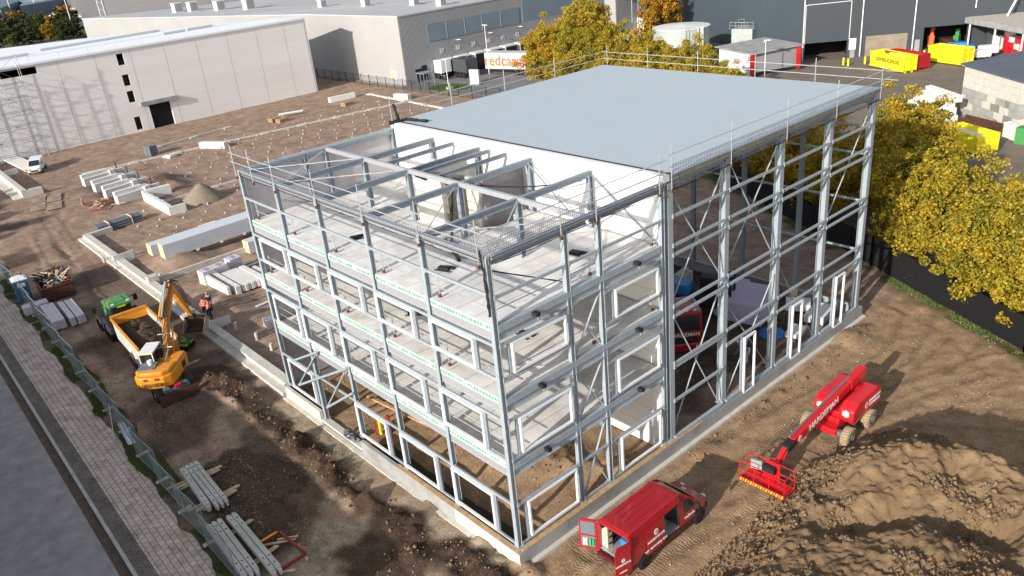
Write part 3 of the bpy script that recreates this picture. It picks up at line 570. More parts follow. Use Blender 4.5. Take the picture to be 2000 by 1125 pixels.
guard([(.26, -.4), (.26, RY1)], [(.26, 3.7), (.26, 5.8), (.26, 9.95)], ZT, hs=(.6, 1.15))
guard([(.42, RY1), (.42, RY2+1.2)], [(.42, 10.6), (.42, 15.2), (.42, 20.15), (.42, 25.2), (.42, 30.3)], ZT+.3, hs=(.55, 1.1), drop=.6)
guard([(-BX-.4, RY2+.45), (1.2, RY2+.45)], [(-21.4, RY2+.45), (-17.4, RY2+.45), (-12.9, RY2+.45), (-8.3, RY2+.45), (-4, RY2+.45)], ZT+.3)
guard([(-BX-.35, RY1-.6), (-BX-.35, RY2+.8)], [(-BX-.35, 10.7), (-BX-.35, 15.6), (-BX-.35, 20.4), (-BX-.35, 25.4)], ZT+.3)
# rails on the open floors
for z in FL[:2]:
    guard([(-BX+.3, .3), (-.3, .3)], [(x+.4, .3) for x in XC[1:]], z, hs=(.5, 1.0), ph=1.35, drop=-.1, m='alu')
    guard([(-.25, .4), (-.25, RY1-.3)], [(-.25, 5.75), (-.25, 9.9)], z, hs=(.5, 1.0), ph=1.35, drop=-.1, m='alu')
mb = MB(); mb.tube((-BX+.3, .3, 5.86), (-.3, .3, 5.86), .022, 5); mb.tube((-BX+.3, .3, 6.36), (-.3, .3, 6.36), .022, 5); mb.build('guard_rail', M['alu'], B)
for x, y, z, a in ((-6.2, 2.3, 12, .4), (-13.4, 2.0, 12, 1.2), (-2.5, 7.2, 12, .2), (-9.6, 2.4, 8.62, .8), (-3.4, 4.4, 8.62, 0), (-5.6, 3.2, 5.36, .5)):
    mb = MB(); mb.box((0, 0, .07), (.55, .3, .14)); mb.box((.35, .15, .05), (.25, .2, .1)); mb.bar((-.4, -.2, .04), (.5, -.3, .05), .05); o = mb.build('tool_bag', M['black'], None, loc=(x, y, z), rot=(0, 0, a)); tag(o, {(-6.2): 'dark tool bag on the top floor in the second bay from the near corner', (-13.4): 'dark tool bag on the top floor in the fourth bay from the near corner', (-2.5): 'dark tool bag on the top floor near the right facade', (-9.6): 'dark tool bag on the middle floor in the third bay', (-3.4): 'dark tool bag on the middle floor by the near corner', (-5.6): 'dark tool bag on the lowest floor slab in the second bay'}[x], 'tool bag')
# safety nets
def net(p, q, h, s=.1, m='net', sag=0):
    p = Vector(p); q = Vector(q); Ln = (q-p).length; d = (q-p)/Ln; hv = Vector(h) if hasattr(h, '__len__') else Vector((0, 0, h)); hl = hv.length; mb = MB(); n_ = int(Ln/s)
    for i in range(n_+1): a = p+d*(i*s); mb.bar(a, a+hv, .009, .009)
    for j in range(int(hl/s)+1): mb.bar(p+hv*(j*s/hl), q+hv*(j*s/hl), .009, .009)
    mb.bar(p, q, .03, .03)
    mb.build('safety_net', M[m], B)
net((-BX, -.12, ZT-.1), (-.1, -.12, ZT-.1), (0, .05, .72), .11); net((.2, 0, ZT+.05), (.2, RY1, ZT+.05), (-.05, 0, .68), .11)
net((.38, RY1+.3, ZT-.2), (.38, RY2+.3, ZT-.2), (.03, 0, 1.15), .12)
net((-3.9, .3, ZT-.3), (-.3, .3, ZT-.3), (0, 2.2, -.25), .13)
# black net bundles hanging from the frame, loose straps
def rope(pts, r, m='black', name='net_bundle', sag=.35, n_=10):
    mb = MB()
    for a, b_ in zip(pts[:-1], pts[1:]):
        a, b_ = Vector(a), Vector(b_); q = [a.lerp(b_, i/n_)+Vector((random.uniform(-.02,.02), random.uniform(-.02,.02), -sag*4*(i/n_)*(1-i/n_))) for i in range(n_+1)]
        for i in range(n_): mb.tube(q[i], q[i+1], r*random.uniform(.75, 1.2), 6)
    mb.build(name, M[m], B)
rope([(-12.9, 5.75, ZT-.3), (-10.4, 5.9, ZT-.15), (-9.2, 5.6, ZT-.25)], .1, sag=.2); rope([(-9.2, 6, ZT-.3), (-4.4, 9.8, ZT-.4)], .04, sag=.25); rope([(-9.7, 5.9, ZT-.4), (-8.3, 4.4, 12.15)], .07, sag=.1); rope([(-8.9, 4.5, 12.1), (-6.3, 3.3, 12.1)], .10, sag=-.02)
rope([(-.05, -.28, ZT+.4), (.02, -.22, ZT-.6), (.04, -.2, ZT-2.4)], .05, sag=0); rope([(-BX+.2, 10.1, 15.35), (-BX+.5, 11.3, 15.36), (-BX+2.2, 11.6, 15.36)], .12, sag=0); rope([(-BX+.1, 10.9, 15.3), (-BX-.1, 10.8, 16.4)], .1, sag=0)
for i in range(5): rope([(XC[i]-.1, -.17, ZT-.18), (XC[i+1]+.1, -.17, ZT-.18)], .02, sag=.05)
rope([(.25, .2, ZT-.22), (.25, 3.9, ZT-.22), (.25, 6, ZT-.22), (.25, 10.4, ZT-.22)], .02, sag=.05)
rope([(.36, 10.7, 14.62), (.36, 15.2, 14.62), (.36, 20.2, 14.62), (.36, 25.2, 14.62), (.36, 30.2, 14.62)], .03, sag=.06)
rope([(0, .2, 14.3), (-.2, 4.0, 12.4)], .03, sag=0)
# ---------------------------------------------------------------- trees
def tree_mesh(seed, rx, rz, leaf, n_cl, per, low=.12, name='crown', m=None, lump=.32):
    r = np.random.default_rng(seed); c = r.normal(size=(n_cl, 3)); c /= np.linalg.norm(c, axis=1)[:, None]; rad = r.random(n_cl)**.38
    wob = 1+lump*np.sin(c[:, 0]*4+seed)*np.cos(c[:, 1]*5+seed*2)+.18*r.normal(size=n_cl)*.6
    C = c*(rad*wob)[:, None]*np.array([rx, rx, rz]); C[:, 2] *= 1; cr = (.42+.55*r.random(n_cl))*rx*.30
    p = r.normal(size=(n_cl, per, 3)); p /= np.linalg.norm(p, axis=2)[:, :, None]; p *= (r.random((n_cl, per, 1))**.45)*cr[:, None, None]; p[..., 2] *= .75
    P = (C[:, None]+p).reshape(-1, 3); n_ = len(P); s = leaf*(.6+.8*r.random(n_)); a = r.normal(size=(n_, 3)); a /= np.linalg.norm(a, axis=1)[:, None]
    u = np.cross(a, r.normal(size=(n_, 3))); u /= np.linalg.norm(u, axis=1)[:, None]; w_ = np.cross(a, u)
    v = np.stack([P-u*s[:, None]*.5, P+w_*s[:, None]*.38, P+u*s[:, None]*.55, P-w_*s[:, None]*.38], 1).reshape(-1, 3)
    return raw_mesh(name, v, np.arange(n_*4).reshape(-1, 4), m)
M['leaf_y'] = leaf_material('autumn_leaves', [(.06,.08,.016), (.14,.15,.022), (.30,.25,.026), (.46,.35,.03), (.50,.31,.03), (.46,.18,.03)], .5, .30, .55)
M['leaf_o'] = leaf_material('orange_leaves', [(.12,.13,.02), (.30,.20,.02), (.46,.22,.02), (.50,.16,.02)], .5, .25, .5)
M['leaf_g'] = leaf_material('dark_green_leaves', [(.015,.03,.012), (.03,.05,.015), (.05,.07,.02), (.10,.08,.025)], .5, .15, .15)
M['leaf_g2'] = leaf_material('green_yellow_leaves', [(.05,.08,.015), (.10,.13,.02), (.16,.17,.03)], .5, .2, .3)
M['bark'] = mat('bark', (.10,.085,.07), .95, 0, .3, 6, .5, 20)
def trunk_mesh(h, r, seed, spread=1.6, limbs=7, top=.7):
    q = random.Random(seed); mb = MB(); pts = [Vector((0, 0, -.2))]
    for i in range(1, 5): pts.append(Vector((q.uniform(-.12, .12)*i, q.uniform(-.12, .12)*i, h*top*i/4)))
    for i in range(4): mb.tube(pts[i], pts[i+1], r*(1-i*.18), 8, r*(1-(i+1)*.18))
    for k_ in range(limbs):
        s = pts[1+k_ % 3].lerp(pts[2+k_ % 3], q.random()); a = k_*2.4+q.random(); ln = spread*q.uniform(.7, 1.2); e = s+Vector((cos(a)*ln, sin(a)*ln, ln*q.uniform(.6, 1.1))); mid = s.lerp(e, .5)+Vector((0, 0, -.1)); mb.tube(s, mid, r*.38, 6, r*.26); mb.tube(mid, e, r*.26, 6, r*.1)
        for t_ in range(2): b_ = a+q.uniform(-.8, .8); mb.tube(mid, mid+Vector((cos(b_)*ln*.5, sin(b_)*ln*.5, ln*.5)), r*.15, 5, r*.05)
    return mb
def make_tree(name, label, seed, rx, rz, leaf, n_cl, per, zc, m, group, tr=.16, lump=.32):
    t = thing(name, label, 'tree', (0, 0, 0), 0, group)
    o = bpy.data.objects.new('crown', tree_mesh(seed, rx, rz, leaf, n_cl, per, m=m, lump=lump)); COL.objects.link(o); o.parent = t; o.location = (0, 0, zc)
    trunk_mesh(zc+rz*.4, tr, seed, rx*.7).build('trunk', M['bark'], t, smooth=True); return t
PT = [make_tree('plane_tree', '', 11+i, 3.05, 4.25, .19, 260, 150, 4.5, M['leaf_y'], None) for i in range(3)]
first = [True, True, True]
tree_rows = [  # x, y, scale, label
 (18.6, 29.8, .95, 'yellow tree at the right edge, nearest of the row behind the black fence'),
 (14.4, 32.3, .98, 'second golden tree of the row behind the black fence, counted from the right'),
 (10.2, 34.3, 1.02, 'golden tree with orange patches behind the black fence, right of the yellow open skip'),
 (6.0, 36.6, 1.0, 'wide golden tree overhanging the black fence below the yellow open skip'),
 (1.8, 39.2, 1.0, 'yellow green tree right beside the corner of the steel frame'),
 (-2.0, 43.6, 1.0, 'half shaded tree just right of the far corner column'),
 (-5.4, 48.4, 1.12, 'tall tree with a ragged top in front of the white block wall'),
 (-3.6, 47.2, 1.0, 'shaded tree just beyond the far corner column, behind the half shaded one'),
 (-7.6, 55.2, 1.06, 'tall tree farthest back behind the far corner column'),
 (-8.2, 51.0, .98, 'shaded tree behind the tall ragged one'),
 (8.5, 41.8, .86, 'golden tree behind the wide one by the black fence'),
 (13.2, 38.6, .9, 'orange tinged tree in the back row near the right edge'),
 (-10.6, 46.6, .92, 'tree showing between the two farthest columns of the hall'),
 (-15.0, 48.6, .95, 'tree seen through the second bay of the hall from its far corner'),
 (-19.6, 51.2, .96, 'tree seen dark through the middle bay of the hall'),
 (-24.2, 53.4, .96, 'tree in the shade of the hall behind its back corner'),
 (-28.6, 58.0, .80, 'small yellow tree top above the roof edge near the yellow bollards'),
 (-37.5, 70.0, .86, 'low tree top above the roof edge left of the lamp post'),
 (-43.5, 74.0, .98, 'yellow tree above the roof edge in front of the small white walled shed'),
 (-48.0, 75.8, 1.02, 'golden tree above the roof edge at the right foot of the round tank'),
 (-52.6, 76.2, 1.04, 'golden tree above the roof edge covering the foot of the round tank'),
 (-57.5, 78.0, 1.08, 'golden tree above the roof edge at the left foot of the round tank'),
 (-61.5, 76.0, 1.0, 'green and yellow tree above the back left corner of the roof'),
 (-65.5, 80.6, 1.1, 'darker brownish tree standing under the white wall strip'),
 (-67.5, 76.4, 1.08, 'broad golden tree just left of the back roof corner'),
 (-72.0, 77.5, 1.12, 'green tinted tree between two golden ones left of the roof'),
 (-77.0, 77.0, 1.22, 'large orange gold tree beside the white lorry trailer'),
 (-80.5, 90.0, 1.38, 'tall pale crowned tree rising above its row in front of the grey warehouse')]
for i, (x, y, s, lab) in enumerate(tree_rows):
    k_ = i % 3
    if first[k_]: t = PT[k_]; first[k_] = False; t.location = (x, y, .05); t.rotation_euler = (0, 0, i*1.7); t['label'] = lab
    else: t = dup(PT[k_], (x, y, .05), i*1.7, lab)
    t.scale = (s*random.uniform(.95, 1.08), s*random.uniform(.95, 1.08), s*(.98 if i not in (23, 27) else 1.1)); t['group'] = 'autumn trees in a row behind the black fence'
# undergrowth right behind the black fence
def shrub(x, y, sc, lab, g, m='leaf_g2', seed=3, sz=(1.2, .9), leaf=.2, ncl=40):
    t = thing('shrub', lab, 'shrub', (x, y, .05), 0, g); o = bpy.data.objects.new('foliage', tree_mesh(seed, sz[0]*sc, sz[1]*sc, leaf, ncl, 45, m=M[m])); COL.objects.link(o); o.parent = t; o.location = (0, 0, sz[1]*sc*.8); return t
OT = make_tree('round_tree', 'round orange tree standing behind the round white tank', 31, 4.2, 5.2, .42, 170, 60, 6.3, M['leaf_o'], None); OT.location = (-87.0, 119.0, 0); OT.scale = (1.0,1.0,1.05)
t = dup(OT, (-72.5, 127.0, 0), 1, 'orange tree half hidden behind the left corner of the dark hall'); t.scale = (.8, .8, .9)
t = dup(OT, (-77.5, 99, 0), 2, 'small orange red tree in front of the low white kiosk'); t.scale = (.42, .42, .42)
# unseen trees added across the street to shade the road and the verge
RT = make_tree('unseen_shade_tree', 'unseen tall tree added across the road for its shade', 41, 3.8, 4.6, .8, 100, 26, 6.6, M['leaf_g2'], None, .2)
RT.location = (-76.5, -29.5, -.1); q = random.Random(4); X = -82.0; RT['group'] = 'unseen trees added across the road for shade'
while X > -112: t = dup(RT, (X, -29.5+q.uniform(-1.2, 1.2), -.1), q.random()*6, group='unseen trees added across the road for shade'); t.scale = (1.05, 1.0, q.uniform(.90, 1.04)); X -= 5.3
# far tree belt at the top left
DT = make_tree('broadleaf_tree', '', 51, 7.5, 7.5, 1.0, 110, 60, 9.0, M['leaf_g'], None, .4)
DT2 = make_tree('broadleaf_tree', '', 52, 5.5, 5.0, .8, 90, 60, 6.2, M['leaf_g2'], None, .3)
DT3 = make_tree('broadleaf_tree', '', 53, 7.5, 7.0, 1.0, 110, 60, 9.0, M['leaf_o'], None, .4)
ft = [(8,92,0),(22,80,0),(38,88,0),(52,74,0),(48,62,0),(66,84,0),(80,74,0),(88,62,0),(98,80,2),(112,74,0),(126,78,0),(140,72,0),(150,72,0),(108,62,2),(122,60,0),(136,58,0),(30,66,0),(12,70,0),(64,64,0),(146,58,0),(132,48,2),(78,54,1),(60,50,1),(38,56,2)]
small = [(26,92,1),(80,82,1),(122,78,1)]
fr = {}
names_ = ['dark green tree', 'small bright green tree', 'rusty orange tree']
for i, (u, v, kd) in enumerate(ft+small):
    P = G(u, v, 0); src = (DT, DT2, DT3)[kd]
    if kd not in fr: fr[kd] = src; t = src; t.location = P
    else: t = dup(src, P, i*1.3)
    s = (.40, .42, .40)[kd]*(hypot(P.x-22, P.y+17)/400)*random.uniform(.92, 1.12); t.scale = (s, s, s*1.05)
    t['group'] = 'trees of the belt beyond the white hall'; t['label'] = {0: 'dark green tree in the belt beyond the white hall', 1: 'small bright green tree at the front of the belt beyond the white hall', 2: 'rusty orange tree in the belt beyond the white hall'}[kd]
sh = [(172,22,1),(192,18,1),(205,26,1),(218,22,1),(235,25,0),(180,32,1),(228,14,0),(150,6,0),(170,4,0),(130,2,2),(110,5,0),(200,5,0),(45,14,2),(160,14,2),(60,6,0)]
for i, (u, v, kd) in enumerate(sh):
    P = G(u, v+4, 0); src = (DT, DT2, DT3)[kd]; t = dup(src, P, i*1.1); s = .26*(hypot(P.x-22, P.y+17)/400)*random.uniform(.8, 1.1); t.scale = (s, s, s); t['group'] = 'trees around the far sheds'; t['label'] = {0: 'dark green tree beside the far low white shed', 1: 'light green tree beside the far low white shed', 2: 'rusty tree beside the far low white shed'}[kd]
# ---------------------------------------------------------------- white hall on the left
def cladding(name, c, axis, sc, st=.35, dist=.03, **k): return wave_bump(mat(name, c, .5, 0, .05, .15, **k), axis, sc, st, dist)
M['wh_panel'] = mat('pale_hall_panels', (.80,.785,.775), .6, 0, .05, .25, .12, .9, dirt=(.76,.735,.73), streak=(1,.25,2.2))
M['wh_roof'] = mat('white_roof_film', (.82,.86,.9), .5, 0, .04, .1)
WX = -118.0
H = thing('white_hall', 'long white hall with blank pale walls, a bright roof and black window holes', 'industrial hall', (0, 0, 0))
mb = MB(); ye = 56.3; holes = [(23.0,24.4,11.4,13.0-1.35+.6),(23.0,24.4,8.0,9.6),(23.0,24.3,5.3,6.7),(22.8,24.1,1.0,3.2),(26.2,29.6,0,3.9),(-6,11.5,11.6,12.7)]
holes = [(23.1,24.15,10.75,12.5),(23.1,24.15,7.5,9.25),(23.1,24.15,4.85,6.65),(23.1,24.1,.4,2.5),(25.9,29.4,0,3.9),(-6,11.5,11.7,12.75)]
ys_ = sorted({-45, ye}|{a for h_ in holes for a in h_[:2]}); zs_ = sorted({-.2, 13.0}|{a for h_ in holes for a in h_[2:]})
for a, b_ in zip(ys_[:-1], ys_[1:]):
    for c_, d_ in zip(zs_[:-1], zs_[1:]):
        if not any(h_[0] <= (a+b_)/2 <= h_[1] and h_[2] <= (c_+d_)/2 <= h_[3] for h_ in holes): mb.bx(WX-.4, WX, a, b_, c_, d_)
mb.prism([(WX-.05, ye), (-122, 58), (-121.6, 58.3), (WX-.05, ye+.4)], 0, 13)
mb.build('wall', M['wh_panel'], H)
mb = MB()
y = -45
while y < ye: mb.bx(WX, WX+.012, y, y+.025, 0, 12.9); y += 5.4
mb.build('wall_joint', M['conc_gr'], H)
mb = MB(); mb.prism([(WX+.12, -45), (WX+.12, ye+.1), (-122, 58.2), (-134.5, 50), (-141, 38), (-149.5, 26.5), (-156, 12), (-165, -45)], 13.001, 13.12)
for (x0, y0), (x1, y1) in (((WX+.1, -45), (WX+.1, ye)),): mb.bar((x0, y0, 13.2), (x1, y1, 13.2), .3, .3)
mb.build('roof', M['wh_roof'], H)
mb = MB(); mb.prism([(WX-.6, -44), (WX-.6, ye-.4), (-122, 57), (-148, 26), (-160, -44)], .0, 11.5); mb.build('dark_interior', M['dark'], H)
mb = MB(); mb.bx(WX-.02, WX+.55, 24.6, 30.6, 4.0, 4.6); mb.build('door_canopy', M['conc_gr'], H)
mb = MB()
for i in range(16):
    y = -10+i*4.2; mb.tube((WX-.5, y, 13.1), (WX-.5, y, 14.3), .03, 5)
mb.bar((WX-.5, -12, 14.2), (WX-.5, ye-2, 14.2), .03); mb.build('roof_rail', M['alu'], H)
for u, v, l_ in ((200,80,26),(390,56,6),(25,113,6),(340,65,5)):
    P = G(u, v, 13.1); tag_ = MB(); tag_.box((0, 0, .2), (.6, l_*.8, .3)); o = tag_.build('roof_material_pile', M['alu'], None, loc=(P.x, P.y, 13.12), rot=(0, 0, R(3))); tag(o, {26:'long grey bundle lying along the white hall roof', 6: 'grey bundle on the white hall roof, '+('above the black openings' if u > 100 else 'at the photo left edge'), 5: 'short grey bundle on the white hall roof left of the others'}[l_], 'bundle')
# scaffold tower on the white hall
T = thing('scaffold_tower', 'tall tube scaffold tower standing against the white hall', 'scaffold', (WX+.3, 6.2, 0))
for lv in range(6):
    pass
for sx, sy in ((0, -8.4), (0, -5.6), (0, -2.8), (0, 0), (0, 2.8), (1.6, -8.4), (1.6, -5.6), (1.6, -2.8), (1.6, 0), (1.6, 2.8)): mb = MB(); mb.tube((sx, sy, 0), (sx*.9, sy, 15 if sy == 2.8 else 13.2), .042, 6); mb.build('standard', M['alu'], T)
for lv in range(7):
    z = 1+lv*2.0; mb = MB()
    for sx in (0, 1.6): mb.bar((sx, -8.4, z), (sx, 2.8, z), .045)
    for sy in (-8.4, -5.6, -2.8, 0, 2.8): mb.bar((0, sy, z), (1.6, sy, z), .045)
    for k5, sy in enumerate((-8.4, -5.6, -2.8, 0)):
        if (lv+k5) % 2: mb.bar((1.6, sy, z), (1.6, sy+2.8, z+2), .035)
        else: mb.bar((1.6, sy+2.8, z), (1.6, sy, z+2), .035)
    mb.build('scaffold_lift', M['pvc'], T)
# ---------------------------------------------------------------- grey warehouse
M['wg_white'] = cladding('warehouse_light_cladding', (.36,.355,.35), 'X', 1.6, .25)
M['wg_grey'] = cladding('warehouse_grey_cladding', (.27,.275,.29), 'Y', 1.2, .5, .08)
M['wg_roof'] = mat('warehouse_roof', (.44,.45,.47), .8, 0, .07, .03)
M['wg_band'] = mat('blue_grey_band', (.19,.24,.29), .4, 0, .06, .3)
Wg = thing('grey_warehouse', 'large grey warehouse with a pale side wall, roof vents and numbered loading docks', 'warehouse')
mb = MB(); mb.slab([(-104.4, 67.5, 0), (-135, 66.5, 0), (-224.6, 48, 0), (-224.6, 48, 12), (-135, 66.5, 12), (-104.4, 67.5, 12)], (0, .4, 0)); mb.build('south_wall', M['wg_white'], Wg)
mb = MB(); mb.bx(-104.8, -104.4, 67.9, 121.8, 0, 12); mb.build('dock_wall', M['wg_grey'], Wg)
mb = MB(); mb.prism([(-104.3, 67.45), (-135, 66.4), (-224.7, 47.9), (-201, 87), (-201, 300), (-104.3, 300)], 12.001, 12.25); mb.build('roof', M['wg_roof'], Wg)
mb = MB(); mb.bx(-104.4, -104.32, 73.6, 96.5, 6.8, 9.9); mb.build('facade_band', M['wg_band'], Wg)
mb = MB()
for y in (78, 82.4, 86.7, 91.5): mb.bx(-104.32, -104.28, y, y+.12, 6.8, 9.9)
mb.build('band_joint', M['alu'], Wg)
mb = MB(); mb.bx(-104.4, -104.36, 97.5, 121.8, 7, 11.4); mb.build('facade_band', M['wg_band'], Wg)
mb = MB(); mb.bx(-104.8, -101.2, 121.9, 122.3, 0, 26); mb.build('corner_wall', M['wg_white'], Wg)
mb = MB(); mb.bx(-101.6, -101.2, 122.3, 215, 0, 26); mb.build('dock_wall', M['wg_grey'], Wg)
mb = MB(); mb.bx(-101.2, -101.1, 130, 190, 8.5, 12); mb.build('facade_band', M['wg_band'], Wg)
for i, n_ in enumerate(('37', '38', '39', '40', '41', '42', '43')): text(n_, 1.15, Wg, (-104.33, 76.3+i*3.85, 4.75), (0, 1, 0), (0, 0, 1), M['white'], 'number', .01)
text('54', 1.2, Wg, (-104.33, 117.6, 5.9), (0, 1, 0), (0, 0, 1), M['white'], 'number', .01)
for i in range(9):
    y = 75.2+i*3.9
    if y > 108: continue
    d = MB(); d.bx(-104.4, -102.6, y-.15, y+2.9, 3.1, 3.35); d.bx(-104.4, -102.6, y-.15, y, -.2, 3.1); d.bx(-104.4, -102.6, y+2.75, y+2.9, -.2, 3.1); d.bx(-102.62, -102.5, y, y+2.75, .4, 3.1, 1); dd = d.build('dock_shelter', [M['white_blk'], M['black']], Wg)
for y in (129, 134.5, 140, 145.5, 151, 156.5, 162, 168, 174):
    d = MB(); d.bx(-101.2, -99.4, y, y+3.4, 3.1, 3.35); d.bx(-101.2, -99.4, y, y+.15, -.2, 3.1); d.bx(-101.2, -99.4, y+3.2, y+3.4, -.2, 3.1); d.bx(-99.42, -99.3, y+.15, y+3.2, .3, 3.1, 1); d.build('dock_shelter', [M['white'], M['black']], Wg)
mb = MB(); mb.bx(-104.4, -104.3, 69.8, 71.2, .3, 2.5); mb.bx(-104.4, -104.28, 71.3, 72.4, .2, 2.9, 1); mb.build('entrance', [M['glass'], M['dark']], Wg)
mb = MB(); mb.bx(-110.6, -107.3, 67.35, 67.42, 1.0, 2.4); mb.bx(-110.7, -107.2, 67.38, 67.5, .9, 2.5, 1); mb.build('window', [M['woodpale'], M['frame_white']], Wg)
mb = MB(); mb.bx(-119.2, -118.5, 67.0, 67.2, .2, 2.2); mb.build('side_door', M['conc_gr'], Wg)
for i, (u, v) in enumerate([(348,24),(378,22),(430,20),(487,18),(630,14),(715,12),(810,10),(862,11)]):
    P = G(u, v, 12.25); mb = MB(); s = 1+.3*(u < 500)*1.6; mb.box((0, 0, .75*s), (1.4*s, 1.4*s, 1.5*s)); mb.box((.72*s, 0, .75*s), (.06, 1.2*s, 1.2*s), 0, 1); mb.box((0, 0, 1.52*s), (1.6*s, 1.6*s, .1), 0, 0); mb.build('roof_vent', [M['white_blk'], M['wg_grey']], Wg, loc=(P.x, P.y, 12.25))
mb = MB()
for a, b_ in (((-201, 64, 12.3), (-104.5, 86, 12.3)), ((-160, 62, 12.28), (-130, 78, 12.28))): mb.bar(a, b_, .25, .06)
mb.build('roof_seam', M['conc_gr'], Wg)
mb = MB()
for y in (80, 88, 96): mb.bar((-104.3, y, 6.2), (-103.4, y, 6.3), .08); mb.box((-103.3, y, 6.3), (.5, .3, .12))
mb.build('wall_lamp', M['white'], Wg)
mb = MB(); mb.bx(-101.1, -98.5, 124, 126.5, 8.2, 8.4); mb.tube((-98.6, 124.2, 3), (-98.6, 124.2, 20), .12, 6); mb.tube((-98.6, 126.3, 0), (-98.6, 126.3, 9.3), .1, 6); mb.build('stair_landing', M['alu'], Wg)
# second grey hall far behind
mb = MB(); mb.prism([(-236, 58), (-207, 90), (-207, 330), (-520, 330), (-520, 120)], 0, 34); o = mb.build('far_grey_hall', cladding('far_hall_cladding', (.14,.14,.15), 'Z', .3, .2)); tag(o, 'plain grey hall rising behind the grey warehouse roof', 'warehouse')
tk = MB(); P = G(427, 4, 12); tk.lathe([(5, 0), (5, 9), (4.6, 9.4), (0, 9.8)], (0, 0, 0), 20); o = tk.build('steel_silo', M['alu'], loc=(-204, 96, 12.2), smooth=True); tag(o, 'shiny round silo top behind the grey warehouse roof', 'silo')
mb = MB()
for sx in (0, 2.4):
    for sy in (0, 2.4): mb.tube((sx, sy, 0), (sx, sy, 20), .12, 5)
for z in range(1, 20, 2): mb.bar((0, 0, z), (2.4, 0, z+2), .1); mb.bar((2.4, 0, z), (2.4, 2.4, z+2), .1); mb.bar((0, 0, z), (2.4, 0, z), .1); mb.bar((2.4, 0, z), (2.4, 2.4, z), .1)
o = mb.build('escape_stair_tower', M['alu'], loc=tuple(G(243, 22, 0)), rot=(0, 0, .3)); o.location = (-239, 57, 0); tag(o, 'light metal stair tower at the corner of the far grey hall', 'stair tower')
# low white shed and depots at the far top left
def quadpx(name, px, z, m, lab, cat, seg=None): P = [G(u, v, z) for u, v in px]; mb = MB(); mb.prism([(p.x, p.y) for p in P], -.3, z); o = mb.build(name, m); tag(o, lab, cat); return o
quadpx('low_white_shed', [(86,36),(104,24),(205,12),(206,32),(150,35),(92,38)], 4, M['white'], 'long low white shed beyond the tree belt', 'shed')
o = quadpx('office_cabins', [(137,16),(181,9),(182,14),(139,19)], 6, M['white_blk'], 'grey row of stacked office cabins behind the low white shed', 'cabins')
for i, t_ in enumerate((.07, .16, .45, .56, .8, .92)):
    a, b_ = G(139, 19, 6), G(182, 14, 6); p = a.lerp(b_, t_); d = (b_-a).normalized(); mb = MB(); mb.bar(p+Vector((0,0,-1.6)), p+d*2.6+Vector((0,0,-1.6)), .5, 2.0); mb.build('window', M['dark'], o)
quadpx('blue_depot', [(0,16),(36,2),(88,-3),(88,-12),(0,-12)], 9, mat('blue_shed', (.10,.16,.22), .6, 0, .1, .05), 'blue grey depot in the far top left corner', 'depot')
quadpx('pale_depot', [(38,12),(86,3),(130,-4),(60,-12)], 8, mat('pale_blue_shed', (.17,.22,.28), .6, 0, .1, .05), 'pale blue shed right of the far blue depot', 'depot')
M['far_road'] = mat('far_road', (.20,.19,.18), .9, 0, .1, .1)
for k_, px in enumerate(([(0,32),(0,22),(60,16),(130,10),(132,13),(60,24)], [(-10,95),(160,72),(160,74),(-10,99)])):
    P = [G(u, v, 0) for u, v in px]; mb = MB(); mb.prism([(p.x, p.y) for p in P], -.1, -.2+.004*k_+.05); struct(mb.build('far_road', M['far_road']))
q = random.Random(3)
CM = MB(); CM.box((0, 0, .7), (4.4, 1.8, .8)); CM.box((-.2, 0, 1.3), (2.3, 1.6, .55), 0, 1)
car0 = None
for i, (u, v) in enumerate([(6,24),(14,22),(24,21),(47,19),(53,18),(58,17),(64,17),(45,41),(38,43),(50,44)]):
    o = CM.build('parked_car', [M['white'] if i % 3 else M['pvc'], M['glass']], loc=tuple(G(u, v, 0)), rot=(0, 0, 2.2+q.random()*.2)); o.location.z = 0; o.scale = (1.3,)*3
    tag(o, 'pale car parked along the far road by the blue depot' if i < 7 else 'pale car parked among the far trees at the top left', 'car', 'cars far away at the top left')
for i, (u, v, h) in enumerate([(30,48,18),(76,36,17),(148,72,17)]):
    P = G(u, v, 0); mb = MB(); mb.tube((0, 0, 0), (0, 0, h), .22, 6, .14); mb.bar((0, 0, h), (1.6, 0, h+.1), .25, .15); o = mb.build('street_lamp', M['alu'], loc=(P.x, P.y, 0)); tag(o, ['street lamp post farthest left among the trees', 'street lamp post in front of the low white shed', 'street lamp post at the right end of the tree belt'][i], 'street lamp')
# ---------------------------------------------------------------- round tanks
M['tank'] = wave_bump(mat('pale_tank', (.46,.50,.475), .4, .1, .05, .4), 'Z', .12, .1)
M['galv2'] = mat('mottled_galvanised', (.42,.47,.45), .5, .2, .15, 1.2)
Tk = thing('storage_tank', 'large round white storage tank with a flat white lid', 'tank', (-71.5, 105.8, 0)); rr = 5.0; hh = 5.6
mb = MB(); mb.lathe([(rr, 0), (rr, hh)], (0, 0, 0), 40)
for z in (1.2, 2.8, 4.4): mb.lathe([(rr+.02, z), (rr+.06, z+.04), (rr+.02, z+.08)], (0, 0, 0), 40)
mb.build('tank_wall', M['tank'], Tk, smooth=True)
mb = MB(); mb.lathe([(rr+.12, hh), (rr+.12, hh+.12), (0, hh+.45)], (0, 0, 0), 40); mb.build('tank_roof', M['white'], Tk)
mb = MB(); a = R(-20)
for da in (0, .12, .2): mb.tube((cos(a+da)*(rr+.35), sin(a+da)*(rr+.35), 0), (cos(a+da)*(rr+.35), sin(a+da)*(rr+.35), hh+.3), .09, 6)
mb.build('tank_pipe', M['white'], Tk)
mb = MB(); a = R(-42)
for da in (-.05, .05): mb.tube((cos(a+da)*(rr+.3), sin(a+da)*(rr+.3), 0), (cos(a+da)*(rr+.3), sin(a+da)*(rr+.3), hh+1), .04, 5)
